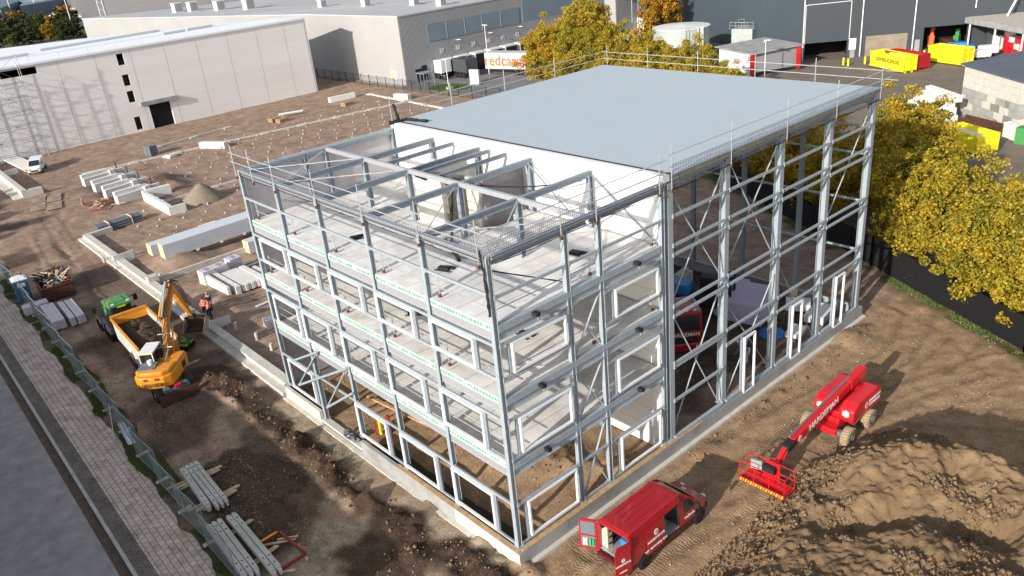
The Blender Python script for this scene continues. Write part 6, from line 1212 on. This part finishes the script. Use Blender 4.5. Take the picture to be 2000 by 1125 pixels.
# four precast units and the thick wall piece
pc = [(168,365), (189,376), (210,387.5), (233,400)]; wd_ = ['farthest', 'second farthest', 'second nearest', 'nearest']
for i, (u, v) in enumerate(pc):
    mb = MB(); mb.bx(-.9, 0, 0, 3.4, 0, 1.0); mb.bx(-.9, -.35, 0, 3.4, 1.0, 1.45); mb.slab([(-1.2, 3.4, 0), (.2, 3.4, 0), (.2, 3.4, 1.25), (-1.2, 3.4, 1.25)], (0, .7, 0)); mb.slab([(-.1, 4.1, 0), (.2, 4.1, 0), (.2, 4.1, 1.2), (-.1, 4.1, 1.2)], (.0, 1.2, 0)); mb.slab([(.2, 4.1, .0), (.2, 7.4, .0), (.2, 4.1, 1.2)], (-.25, 0, 0)); mb.bx(-.6, -.5, 4.6, 4.7, 0, 2.0, 1)
    put(mb, 'precast_unit', [M['white_blk'], M['rust']], u, v, R(8), wd_[i]+' of the four white precast concrete units lying in a row', 'concrete unit', 'white precast units in a row', z=0)
a, b_ = G(283, 394, 0), G(328, 419, 0); d = b_-a; mb = MB(); ln = d.length+.5; mb.bx(0, ln, 0, .45, 0, 1.1)
for s in (.25, .45, .68): mb.bx(ln*s, ln*s+.5, .0, .45, 1.1, 1.22)
mb.bx(ln, ln+.3, -.0, 1.9, 0, .95); mb.bx(-.3, .3, 0, 3.2, 0, 1.3); o = mb.build('precast_wall', M['white_blk'], loc=(a.x, a.y, 0), rot=(0, 0, atan2(d.y, d.x))); tag(o, 'long white precast wall piece reaching forward from the precast units', 'concrete unit')
# pipes
mb = MB()
for r_ in range(3):
    for k2 in range(5): mb.tube((k2*.27-.55+.0*r_, 0, .15+r_*.27), (k2*.27-.55, 4.8, .15+r_*.27), .13, 10, m=0)
for y in (1.2, 3.6): mb.bx(-.75, .72, y, y+.06, 0, .93, 1)
put(mb, 'pipe_bundle', [M['pvc'], M['woodpale']], 190, 455, R(3), 'bundle of dark grey plastic pipes lying on the earth', 'pipe bundle')
# sandwich panel packs
M['pack'] = mat('sandwich_panel_pack', (.60,.63,.68), .45, .0, .05, 1); M['pack_end'] = mat('yellow_foam', (.62,.56,.33), .8, 0, .1)
for x, y0, ln, h, lab in ((-52.0, 3.3, 12.5, 1.5, 'front pack of pale blue sandwich panels with a yellow foam end'), (-54.6, 3.0, 13.2, 1.2, 'rear pack of pale blue sandwich panels with a yellow foam end'), (-47.9, 9.6, 7, 1.3, 'panel pack with a yellow end sticking out behind the end column of the steel frame')):
    mb = MB(); n_ = 7
    for i in range(n_): z = .12+i*(h-.12)/n_; mb.bx(-1.15, 0, .02, ln, z+.006, z+(h-.12)/n_-.01); mb.bx(-1.15, 0, -.0, .021, z+.006, z+(h-.12)/n_-.01, 1)
    for yy in np.arange(.6, ln, 2.4): mb.bx(-1.2, .08, yy, yy+.25, -.05, .12, 2)
    atw(mb, 'panel_pack', [M['pack'], M['pack_end'], M['white_blk']], x, y0, R(2), lab, 'panel pack')
# wrapped blocks and long lime-sand beams
for i, (u, v) in enumerate([(409,553), (433,543), (460,528)]):
    mb = MB(); mb.box((0, 0, .68), (1.05, 1.15, 1.15)); mb.box((0, 0, 1.27), (.5, .5, .04), .4, 1)
    for zz in (.4, .68, .96): mb.box((0, 0, zz), (1.06, 1.16, .01), 0, 1)
    mb.box((0, 0, .06), (1.1, 1.2, .12), 0, 2); put(mb, 'block_pallet', [M['wrap'], mat('film_print', (.36,.26,.40), .4, 0, .1), M['woodpale']], u, v, R(6), ['left', 'middle', 'right'][i]+' one of the three film wrapped block pallets', 'block pallet', 'three film wrapped block pallets', bev=.03)
for i, (y, w_, h, x0, x1, lab) in enumerate([(4.0, .25, .75, -45.1, -39.9, 'tall thin'), (4.75, .42, .6, -44.6, -39.8, 'wide'), (7.0, .5, .62, -43.9, -38.9, 'thick'), (7.8, .3, .5, -43.2, -38.5, 'rearmost')]):
    beamw(x0, y, x1, y+.05, w_, h, M['white_blk'], 'white_beam', lab+' white beam lying beside the wrapped block pallets', 'beam', 'white beams beside the wrapped pallets', z=.25, step=9)
mb = MB()
for k2 in range(6):
    for l_ in range(3): mb.bx(-2.2, 2.0+.12*(k2 % 2), -.75+k2*.26, -.52+k2*.26, .18+l_*.2, .36+l_*.2)
for x_ in (-1.4, 1.2): mb.box((x_, 0, .1), (.15, 1.8, .16), 0, 1)
atw(mb, 'white_slab_stack', [M['white_blk'], M['woodpale']], -41.9, 5.9, R(1), 'stack of pale slabs between the white beams', 'slab stack')
for u, v, ln, rz, lab in ((488,520,1.6,95,'pale board on two chocks behind the white beams'), (405,438,1.9,92,'white board lying on the bare earth in front of the panel packs'), (516,596,1.4,95,'short white board beside the end column of the steel frame'), (487,536,1.5,100,'thin batten near the end column of the steel frame')):
    mb = MB(); mb.box((0, 0, .1), (ln, .25, .08), 0, 0); mb.box((.4, 0, .03), (.1, .4, .06), 0, 1); put(mb, 'board', [M['white_blk'], M['woodpale']], u, v, R(rz), lab, 'board')
mb = MB(); mb.box((0, 0, .3), (.8, .8, .8)); put(mb, 'white_crate', M['wrap'], 530, 640, 0, 'small pale crate at the foot of the end column', 'crate', bev=.03)
# far items
for a, b_, lab in (((-96.2,24.9),(-92.2,27.0),'white beam lying across the middle of the bare earth'), ((-105.8,52),(-105.3,56.8),'pair of white beams lying near the corner of the white hall'), ((-96.6,59.6),(-93.2,60.2),'short white beam lying near the bar fence')): beamw(*a, *b_, .9, .75, M['white_blk'], 'white_beam', lab, 'beam', z=.1, step=9)
for u, v, lab in ((537,237,'stack of timber left of the long white pole'), (552,238,'second small timber stack beside the white pole'), (678,206,'timber stack near the pair of white beams')):
    mb = MB()
    for k2 in range(5):
        for l_ in range(3): mb.bx(-.9, .9, -.6+k2*.24, -.42+k2*.24, l_*.2, .17+l_*.2)
    put(mb, 'timber_stack', M['wood'], u, v, R(100), lab, 'timber')
a, b_ = G(546, 230, 0), G(592, 221, 0); mb = MB(); mb.tube((a.x, a.y, .5), (b_.x, b_.y, .4), .2, 8); mb.tube((a.x+.5, a.y+.2, .3), (b_.x-2, b_.y+2, .2), .08, 6); o = mb.build('white_pole', M['white_blk']); tag(o, 'long white pole resting on a timber stack', 'pole')
mb = MB(); 
for k2 in range(4): mb.box((0, 0, .25+.35*k2), (1.4, 1.2, .3)); 
for x_, y_ in ((-.7,-.6),(.7,-.6),(.7,.6),(-.7,.6)): mb.bar((x_, y_, 0), (x_, y_, 1.5), .08, .08, 1)
put(mb, 'stacked_crates', [M['pvc'], M['alu']], 298, 303, R(10), 'dark cage of stacked crates standing alone on the earth', 'crates')
mb = MB(); mb.box((0, 0, .12), (1.9, 1.2, .24)); mb.box((.2, .1, .32), (1.4, 1.0, .15)); put(mb, 'pallet_of_boards', M['conc_lt'], 332, 307, R(12), 'low pile of boards beside the foundation strip', 'boards')
cn = MB(); cn.lathe([(2.6, -.2), (2.2, .35), (1.2, 1.15), (.45, 1.75), (0, 1.95)], (0, 0, 0), 36)
for i, vv in enumerate(cn.v): k3 = 1+.06*fbm(np.array([vv[0]*2.]), np.array([vv[1]*2.+vv[2]]), .8, 3, 3)[0]; cn.v[i] = (vv[0]*k3, vv[1]*k3, vv[2])
M['sandm'] = mat('grey_sand', (.25,.21,.155), .95, 0, .12, 2, .3, 20); o = cn.build('sand_heap', M['sandm'], smooth=True, loc=(-70.0, 14.2, .05)); tag(o, 'cone shaped heap of grey sand on the bare earth', 'sand heap')
# left edge: steel plates, ramp, concrete edge wall, rebar scrap
M['plate_mud'] = mat('muddy_steel_plate', (.36,.28,.20), .7, 0, .3, .8, dirt=(.17,.12,.085))
for i, (u, v) in enumerate([(77,390),(105,388),(76,405),(106,403)]):
    mb = MB(); mb.box((0, 0, .03), (3.4, 1.75, .05)); o = put(mb, 'road_plate', M['plate_mud'], u, v, R(-14), 'muddy road plate on the track, '+['far left', 'far right', 'near left', 'near right'][i]+' one of the four', 'road plate', 'muddy road plates on the track', z=.09)
a, b_ = G(4, 314, 0), G(52, 337, 0); d = b_-a; mb = MB(); mb.bx(0, d.length, -.2, 1.9, .28, .42); mb.bx(.2, d.length-.2, 0, .2, 0, .28); mb.bx(d.length-.6, d.length+.3, -.1, 1.6, 0, .25, 1); o = mb.build('slab_on_timber', [M['white_blk'], M['woodpale']], loc=(a.x, a.y, .1), rot=(0, 0, atan2(d.y, d.x))); tag(o, 'long flat grey slab on timbers at the left edge beside the white van', 'slab')
a, b_ = G(-30, 326, 0), G(46, 388, 0); d = b_-a; mb = MB(); mb.bx(0, d.length, 0, .6, -.2, 1.0); mb.bx(0, d.length, -1.0, 0, -.2, .12); mb.bx(d.length-.6, d.length, .6, 2.4, -.2, .9); o = mb.build('concrete_edge_wall', M['conc_lt'], loc=(a.x, a.y, 0), rot=(0, 0, atan2(d.y, d.x))); tag(o, 'L shaped pale concrete wall at the left photo edge', 'foundation wall')
mb = MB(); mb.box((0, 0, .4), (2.6, .15, .8)); put(mb, 'concrete_slab', M['white_blk'], 18, 343, R(100), 'small white slab standing between the grey slab and the edge wall', 'slab')
mb = MB(); q = random.Random(8)
for k2 in range(38): a = Vector((q.uniform(-2, 2), q.uniform(-1.6, 1.6), q.uniform(0, .4))); mb.bar(a, a+Vector((q.uniform(-1.4, 1.4), q.uniform(-1.4, 1.4), q.uniform(-.1, .5))), .06, .06, q.choice((0, 0, 1)))
put(mb, 'scrap_pile', [M['redprimer'], M['woodpale']], 192, 402, 0, 'tangle of rusty bars and battens beside the precast units', 'scrap')
# small white van far left
W2 = thing('small_white_van', 'small white delivery van parked on the earth by the scaffold', 'van', tuple(G(75, 322, 0)), R(-32)); W2.location = (-106.5, 5.2, .05); W2.rotation_euler = (0, 0, R(-22))
mb = MB(); mb.slab([(-2.2, -.85, .35), (2.15, -.85, .35), (2.2, -.85, .8), (1.35, -.85, 1.1), (.6, -.8, 1.75), (-2.1, -.8, 1.82), (-2.2, -.85, 1.0)], (0, 1.68, 0)); mb.build('body', M['white'], W2, bev=.12)
mb = MB(); mb.slab([(1.4, -.7, 1.12), (1.4, .7, 1.12), (.72, .62, 1.7), (.72, -.62, 1.7)], (.03, 0, .03)); mb.build('windscreen', M['glass'], W2)
for sy in (-1, 1): mb = MB(); mb.slab([(1.1, sy*.86, 1.12), (.0, sy*.86, 1.12), (.05, sy*.84, 1.6), (.6, sy*.84, 1.6)], (0, -sy*.02, 0)); mb.build('side_window', M['glass'], W2); mb = MB(); mb.box((2.18, sy*.6, .8), (.08, .3, .16)); mb.build('headlight', M['alu'], W2); wheel(W2, 1.35, sy*.78, .32, .2, sy, 'rim', 'black'); wheel(W2, -1.35, sy*.78, .32, .2, sy, 'rim', 'black')
mb = MB(); mb.bx(2.19, 2.24, -.45, .45, .5, .68); mb.build('grille', M['black'], W2)
# dark parked car at the left photo edge
C2 = thing('dark_parked_car', 'dark car parked at the kerb, cut by the left photo edge', 'car', (-60.2, -11.0, .03), R(8))
mb = MB(); mb.slab([(-2.1, -.85, .3), (2.1, -.85, .3), (2.15, -.85, .8), (1.1, -.85, .95), (.5, -.75, 1.42), (-1.2, -.75, 1.45), (-2.0, -.85, .95)], (0, 1.7, 0)); mb.build('body', M['navy'], C2, bev=.1)
for sx in (-1.3, 1.3):
    for sy in (-1, 1): wheel(C2, sx, sy*.8, .32, .2, sy, 'rim', 'black')
# toilet cabin
To = thing('portable_toilet', 'blue portable toilet with a white domed roof', 'portable toilet', (-55.0, -8.05, .05), R(-4))
mb = MB(); mb.bx(-.55, .55, -.55, .55, .1, 2.05); mb.build('cabin', M['blue'], To, bev=.03); mb = MB(); mb.bx(-.62, .62, -.62, -.0, 2.05, 2.2); mb.bx(-.62, .62, .02, .62, 2.05, 2.2); mb.box((0, 0, 2.24), (1.0, .9, .12)); mb.build('roof', M['white'], To, bev=.05)
mb = MB(); mb.bx(.552, .575, -.42, .42, .2, 1.95); mb.build('door', M['blue'], To, bev=.01); mb = MB(); mb.bx(.576, .584, -.3, .3, 1.5, 1.8); mb.build('notice', M['white'], To); mb = MB(); mb.tube((-.2, .3, 2.2), (-.2, .3, 2.5), .05, 8); mb.build('vent_pipe', M['black'], To)
# skip with rubbish
Sk = thing('rubbish_skip', 'rusty brown skip piled with scrap steel and timber beside the toilet', 'skip', (-54.9, -5.6, .05), R(-5)); ln, w_, h = 5.0, 2.5, 1.35
mb = MB(); mb.slab([(-ln/2+.3, -w_/2, .15), (ln/2-.1, -w_/2, .15), (ln/2, -w_/2, h), (-ln/2, -w_/2, h)], (0, .07, 0)); mb.slab([(-ln/2+.3, w_/2, .15), (ln/2-.1, w_/2, .15), (ln/2, w_/2, h), (-ln/2, w_/2, h)], (0, -.07, 0)); mb.slab([(ln/2-.1, -w_/2, .15), (ln/2-.1, w_/2, .15), (ln/2, w_/2, h), (ln/2, -w_/2, h)], (-.07, 0, 0)); mb.slab([(-ln/2+.3, -w_/2, .15), (-ln/2+.3, w_/2, .15), (-ln/2, w_/2, h), (-ln/2, -w_/2, h)], (.07, 0, 0)); mb.bx(-ln/2+.3, ln/2-.1, -w_/2, w_/2, .15, .25); mb.bar((ln/2+.02, -w_/2, h), (ln/2+.02, w_/2, h), .12)
for y in (-w_/2, w_/2): mb.bar((-ln/2, y, h), (ln/2, y, h), .1)
mb.build('skip_body', M['rust'], Sk); q = random.Random(21)
for m_, n_, nm in (('rust', 30, 'scrap_steel'), ('woodpale', 22, 'scrap_timber'), ('white_blk', 12, 'scrap_board'), ('pvc', 14, 'mixed_scrap'), ('hivis', 3, 'orange_scrap'), ('wood', 14, 'scrap_timber')):
    mb = MB()
    for i in range(n_): a = Vector((q.uniform(-2.1, 2.1), q.uniform(-1, 1), q.uniform(.7, 1.5))); mb.bar(a, a+Vector((q.uniform(-1.1, 1.1), q.uniform(-.9, .9), q.uniform(-.25, .35))), q.uniform(.04, .25), q.uniform(.03, .07))
    mb.build(nm, M[m_], Sk)
# lime-sand panel packs by the fence
for i, (x, y, ln, w_, h, rz, lab) in enumerate([(-47.9, -7.5, 4.6, .95, .75, -3, 'widest pale pink panel pack by the fence'), (-47.6, -6.55, 4.5, .42, .7, -3, 'thin middle panel pack by the fence'), (-47.5, -5.95, 4.5, .62, .7, -3, 'panel pack nearest to the tractor'), (-51.4, -8.0, .95, 1.9, .7, -3, 'short panel pack next to the toilet')]):
    mb = MB(); n_ = max(2, int(w_/.16)) if ln > w_ else 4
    for k2 in range(n_):
        if ln > w_: mb.bx(-ln/2+.03*(k2 % 2), ln/2-.05*(k2 % 3), -w_/2+k2*w_/n_+.006, -w_/2+(k2+1)*w_/n_-.006, .12, .12+h-.02*(k2 % 2))
        else: mb.bx(-ln/2, ln/2, -w_/2, w_/2, .12+k2*h/4, .12+(k2+1)*h/4-.012)
    atw(mb, 'panel_stack', M['wrap'], x, y, R(rz), lab, 'panel pack', z=.05)
for i, (x, y) in enumerate([(-49.2, -8.3), (-46.9, -8.5)]): mb = MB(); mb.box((0, 0, .06), (.1, 2.2, .1)); mb.box((.15, .1, .05), (.07, 2.0, .07)); atw(mb, 'batten', M['woodpale'], x, y+.3, R(4), ['farther', 'nearer'][i]+' pair of battens under the widest panel pack', 'batten')
mb = MB(); mb.box((0, 0, .06), (1.4, .3, .08)); put(mb, 'plank', M['conc_lt'], 98, 653, R(-6), 'grey plank on the ground at the foot of the fence', 'plank')
# steel or concrete posts stacked on battens
def posts_stack(name, x, y, n_, ln, w_, h, rz, lab, taper=True):
    t = []
    for i in range(n_):
        mb = MB(); yy = (i-(n_-1)/2)*(w_+.04)
        mb.slab([(-ln/2, -w_/2, 0), (ln/2, -w_/2, 0), (ln/2, w_/2, 0), (-ln/2, w_/2, 0)], (0, 0, h)); mb.slab([(ln/2, -w_/2, 0), (ln/2, w_/2, 0), (ln/2+.25, w_/2-.06, .0), (ln/2+.25, -w_/2+.06, 0)], (0, 0, h*.8)); mb.slab([(-ln/2, -w_/2, 0), (-ln/2, w_/2, 0), (-ln/2-.2, w_/2-.06, .0), (-ln/2-.2, -w_/2+.06, 0)], (0, 0, h*.8))
        for s in (-.42, -.3, .3, .42): mb.tube((s*ln, 0, h), (s*ln, 0, h+.012), .045, 8, m=1)
        c_, s_ = cos(rz), sin(rz); o = mb.build(name, [M['conc'], M['black']], loc=(x-yy*s_, y+yy*c_, .22), rot=(0, 0, rz)); tag(o, lab[i], 'concrete post')
posts_stack('concrete_post', -16.6, -8.42, 1, 4.1, .30, .34, R(-4), ['single grey concrete post nearest to the fence on battens'])
posts_stack('concrete_post', -16.5, -7.85, 3, 4.5, .21, .30, R(-3), ['first post of the tight trio on battens', 'middle post of the tight trio on battens', 'last post of the tight trio on battens, towards the building'])
posts_stack('concrete_post', -10.6, -9.05, 3, 4.6, .24, .32, R(-3), ['post nearest to the fence in the stack at the bottom edge', 'middle post of the stack at the bottom edge', 'inner post of the stack at the bottom edge'])
posts_stack('concrete_post', -10.2, -8.15, 2, 5.2, .24, .30, R(-2), ['outer post of the pair beside the red steel frame', 'inner post of the pair beside the red steel frame'])
for i, (x, l_) in enumerate([(-17.9, 3.0), (-17.6, 2.5), (-15.3, 2.8), (-15.0, 2.2), (-12, 2.0), (-9.2, 2.0)]): mb = MB(); mb.box((0, 0, .09), (.09, l_, .1), 0); mb.box((.14, .2, .08), (.08, l_*.9, .08), .08); atw(mb, 'batten', M['woodpale'], x, -8.0+(-.4 if i > 3 else 0), R(-6+i*3), ['far batten pair under the concrete posts', 'second far batten pair under the concrete posts', 'near batten pair under the concrete posts', 'nearest batten pair under the concrete posts', 'batten pair under the far end of the bottom stack', 'batten pair under the near end of the bottom stack'][i], 'batten', z=.08)
Rf = thing('red_steel_frame', 'dark red steel frame lying on battens with an orange strap', 'steel frame', (-8.8, -7.4, .12), R(3))
mb = MB(); c4 = [(-1.15, -.62), (-1.15, .6), (1.2, .62), (1.2, -.65)]
for i in range(4): a, b_ = c4[i], c4[(i+1) % 4]; mb.ibar((*a, .18), (*b_, .18), .12, .14)
mb.ibar((-1.15, -.85, .18), (1.2, -.9, .18), .12, .14); mb.build('frame_beam', M['redprimer'], Rf)
for p_, q_ in (((-1.2, -.5, .05), (-.2, .9, .05)), ((.2, .8, .05), (1.5, .5, .05)), ((1.0, -.9, .05), (1.6, -.2, .05)), ((-.9, .3, .05), (-.3, 1.1, .05))): mb = MB(); mb.bar(p_, q_, .09, .07); mb.build('batten', M['woodpale'], Rf)
mb = MB(); mb.bar((-1.17, -.5, .27), (-1.17, .45, .27), .13, .02); mb.build('strap', M['orange'], Rf)
# mesh fence panels on feet
FP = thing('fence_panel', 'grey wire mesh fence panel standing on concrete feet along the verge', 'fence panel', (0, 0, 0), 0, 'mesh fence panels along the verge')
mb = MB(); w_ = 3.45
for z in (.1, 2.0): mb.tube((0, 0, z), (w_, 0, z), .024, 6)
for x_ in (0, w_): mb.tube((x_, 0, .03), (x_, 0, 2.05), .024, 6)
mb.build('panel_frame', M['fence'], FP); mb = MB()
for i in range(1, 28): mb.bar((i*w_/28, 0, .1), (i*w_/28, 0, 2.0), .008)
for i in range(1, 9): mb.bar((0, 0, .1+i*1.9/9), (w_, 0, .1+i*1.9/9), .008)
mb.build('wire_mesh', M['fence'], FP); mb = MB(); mb.box((0, 0, .07), (.24, .72, .14)); mb.build('foot', M['conc'], FP, bev=.03)
x = -8.6; first_ = True; q = random.Random(14)
while x > -66:
    y = -9.55-.034*(x+12); a = pi+.034+q.uniform(-.03, .03)
    if first_: t = FP; first_ = False; t.location = (x, y, .06); t.rotation_euler = (0, 0, a)
    else: t = dup(FP, (x, y, .06), a)
    t.rotation_euler.x = R(q.uniform(-3, 1)) ; x -= 3.5
gt = dup(FP, (-61.5, -11.6, .06), pi/2+.3, 'mesh fence panel set across the pavement like a gate beside the toilet', 'mesh fence panels along the verge'); 
mb = MB()
for i in range(4): mb.bar((0, i*.11, .12+.03*(i % 2)), (3.0, .15+i*.09, .14), .09, .05, i % 2)
p_ = G(262, 872, 0); o = mb.build('trim_bundle', [M['white'], M['lilac']], loc=(p_.x, p_.y+.1, .08), rot=(0, 0, R(172))); tag(o, 'bundle of white profiles leaning at the foot of the mesh fence', 'profiles')
a = G(225, 865, 0); mb = MB(); mb.tube((0, 0, .05), (-3.2, .9, 1.0), .03, 6); o = mb.build('prop_tube', M['alu'], loc=(a.x, a.y, .05)); tag(o, 'thin metal prop slanting against the mesh fence', 'prop')
# compactor
Cp = thing('trench_roller', 'small green and yellow trench roller standing under the excavator bucket', 'roller', (-34.0, -1.95, .03), R(125)); Cp.scale = (.75, .75, .85); mb = MB(); mb.box((0, 0, .62), (1.1, .7, .45)); mb.build('body', M['jgreen'], Cp, bev=.06); mb = MB(); mb.box((.35, 0, .5), (.5, .85, .2)); mb.box((-.5, 0, .5), (.25, .85, .2)); mb.bar((-.3, 0, .8), (-.4, 0, 1.3), .08); mb.build('guard', M['yellow'], Cp, bev=.03)
for x_ in (-.38, .38): mb = MB(); mb.lathe([(0, -.45), (.28, -.45), (.28, .45), (0, .45)], (x_, 0, .28), 14, ax='y'); mb.build('drum', M['black'], Cp)
# things inside the frame and hall
for u, v, h, m_, lab in ((735, 832, 1.0, 'red2', 'thin red pole standing inside the frame'), (744, 828, 1.1, 'yellow', 'short yellow pole standing inside the frame'), (762, 826, 1.2, 'red2', 'thick red pipe standing inside the frame')):
    p_ = G(u, v+14, .3); mb = MB(); mb.tube((0, 0, 0), (0, 0, h), .05 if 'thin' in lab else .1, 8); o = mb.build('marker_pole', M[m_], loc=(p_.x, p_.y, .1)); tag(o, lab, 'pole')
mb = MB()
for i in range(4): mb.bar((-2.5+i*.9, -2.2, .3), (-2.0+i*.9, 2.6, .28), .18, .12)
mb.bar((-3.2, -1.2, .42), (2.4, -.6, .42), .2, .12); mb.bar((-3, 1.6, .42), (2.2, 2.2, .42), .2, .12); o = mb.build('timber_formwork', M['wood'], loc=(-13.8, 4.0, .05)); tag(o, 'timber formwork grid lying on the earth inside the frame', 'formwork')
mb = MB(); q = random.Random(6)
for i in range(16): a = Vector((q.uniform(-.8, .8), q.uniform(-.2, .2), q.uniform(0, .3))); mb.bar(a, a+Vector((q.uniform(-.4, .4), q.uniform(-.2, .2), .1)), .16, .1)
o = mb.build('rubble_bags', M['pvc'], loc=(-14.2, -.25, .3)); tag(o, 'grey rubble bags lying in the gap of the concrete base', 'bags')
Lk = thing('lorry', 'dark red lorry with roof lamps and white lettering standing inside the hall', 'lorry', (-6.4, 19.9, .1), R(-38))
mb = MB(); mb.slab([(-1.1, -1.22, .6), (1.1, -1.22, .6), (1.15, -1.22, 1.6), (1.0, -1.2, 3.0), (-1.1, -1.2, 3.1)], (0, 2.42, 0)); mb.bx(1.0, 1.25, -1.22, 1.22, .35, .9); mb.build('cab', M['red'], Lk, bev=.07)
mb = MB(); mb.slab([(1.14, -1.05, 1.75), (1.14, 1.05, 1.75), (1.03, 1.0, 2.75), (1.03, -1.0, 2.75)], (.03, 0, .01)); mb.build('windscreen', M['glass'], Lk); mb = MB(); mb.bx(1.12, 1.2, -.9, .9, .95, 1.3); mb.build('grille', M['black'], Lk)
text('HARDEMAN', .36, Lk, (1.19, .05, 1.5), (0, 1, 0), (0, 0, 1), M['white'])
for i in range(4): mb = MB(); mb.box((1.0, -.75+i*.5, 3.12), (.1, .18, .1)); mb.build('roof_lamp', M['white'], Lk)
mb = MB(); mb.bx(-7.5, -1.2, -1.2, 1.2, .8, 1.2); mb.build('flatbed', M['black'], Lk)
for x_, y_ in ((.1, -1), (.1, 1), (-5, -1), (-5, 1), (-6.2, -1), (-6.2, 1)): wheel(Lk, x_, y_*1.05, .5, .32, y_, 'rim', 'black')
for sy in (-1, 1): mb = MB(); mb.box((1.26, sy*.95, .65), (.04, .35, .2)); mb.build('headlight', M['white'], Lk)
Tl = thing('telehandler', 'black and blue telehandler with raised forks inside the hall', 'telehandler', (-8.2, 25.2, .1), R(20)); mb = MB(); mb.bx(-1.8, 1.6, -.8, .8, .6, 1.4); mb.bx(-.4, .8, 0, .85, 1.4, 2.5); mb.build('body', M['black'], Tl, bev=.06)
mb = MB(); mb.box((-1.6, -.1, 1.7), (1.3, 1.5, .8)); mb.build('engine_hood', M['bluet'], Tl, bev=.2); mb = MB(); mb.bx(1.8, 1.95, -.6, -.5, .3, 3.2); mb.bx(1.8, 1.95, .5, .6, .3, 3.2); mb.bx(1.8, 1.95, -.6, .6, 2.6, 2.75); mb.bx(1.9, 3.0, -.5, -.35, .5, .58); mb.bx(1.9, 3.0, .35, .5, .5, .58); mb.build('mast', M['black'], Tl)
for x_ in (-1.2, 1.2):
    for sy in (-1, 1): wheel(Tl, x_, sy*.9, .55, .35, sy, 'rim', 'tyre')
for i, (x, y, sx, sy, h, rz, lab) in enumerate([(-5.4, 26.6, 2.6, 3.4, 1.5, 12, 'tall lilac stack of insulation boards inside the hall'), (-8.3, 28.6, 2.2, 1.5, .9, 12, 'lower lilac insulation stack behind the telehandler'), (-3.4, 29.2, 1.6, 1.2, .5, 30, 'flat white insulation pack near the hall corner'), (-1.6, 28.8, 1.3, 2.2, .55, 10, 'white wrapped pack beside the last narrow window frame'), (-1.6, 25.9, 1.0, 1.6, .25, 15, 'flat pale sheet pack between the last two columns')]):
    mb = MB(); n_ = max(1, int(h/.3))
    for k2 in range(n_): mb.box((.02*(k2 % 2), 0, (k2+.5)*h/n_), (sx, sy, h/n_-.015))
    atw(mb, 'insulation_stack', M['lilac'] if i < 2 else M['white'], x, y, R(rz), lab, 'insulation', z=.2)
mb = MB(); mb.lathe([(.9, 0), (.8, .12), (.5, .25), (.2, .22), (0, .3)], (0, 0, 0), 9); atw(mb, 'blue_tarpaulin', M['bluet'], -2.8, 25.0, 0, 'crumpled blue tarpaulin on the hall floor', 'tarpaulin', z=.15)
mb = MB(); mb.box((0, 0, .4), (.9, 2.0, .8)); mb.box((0, 0, .9), (.4, 1.6, .3)); atw(mb, 'block_pile', M['conc_lt'], -12.2, 27.8, R(10), 'pile of pale concrete blocks deep inside the hall', 'blocks', z=.1)
mb = MB(); mb.tube((0, 0, 0), (0, 0, 1.1), .32, 14); atw(mb, 'concrete_ring', M['woodpale'], -4.2, 29.9, 0, 'upright pale cylinder at the far hall wall', 'cylinder', z=.1)
# unseen hall added across the road to throw shade over verge and machines
Of = thing('unseen_shade_hall', 'unseen low hall added across the road to cast shade', 'hall'); mb = MB(); mb.prism([(-59, -46), (-1.5, -46), (-1.5, -22.6), (-59, -22.6)], -.3, 7.3); mb.build('wall', M['redprimer'], Of); mb = MB()
for i in range(12): mb.bx(-57+i*4.7, -54+i*4.7, -22.6, -22.55, 1.2, 3.4)
mb.build('window_row', M['glass'], Of)
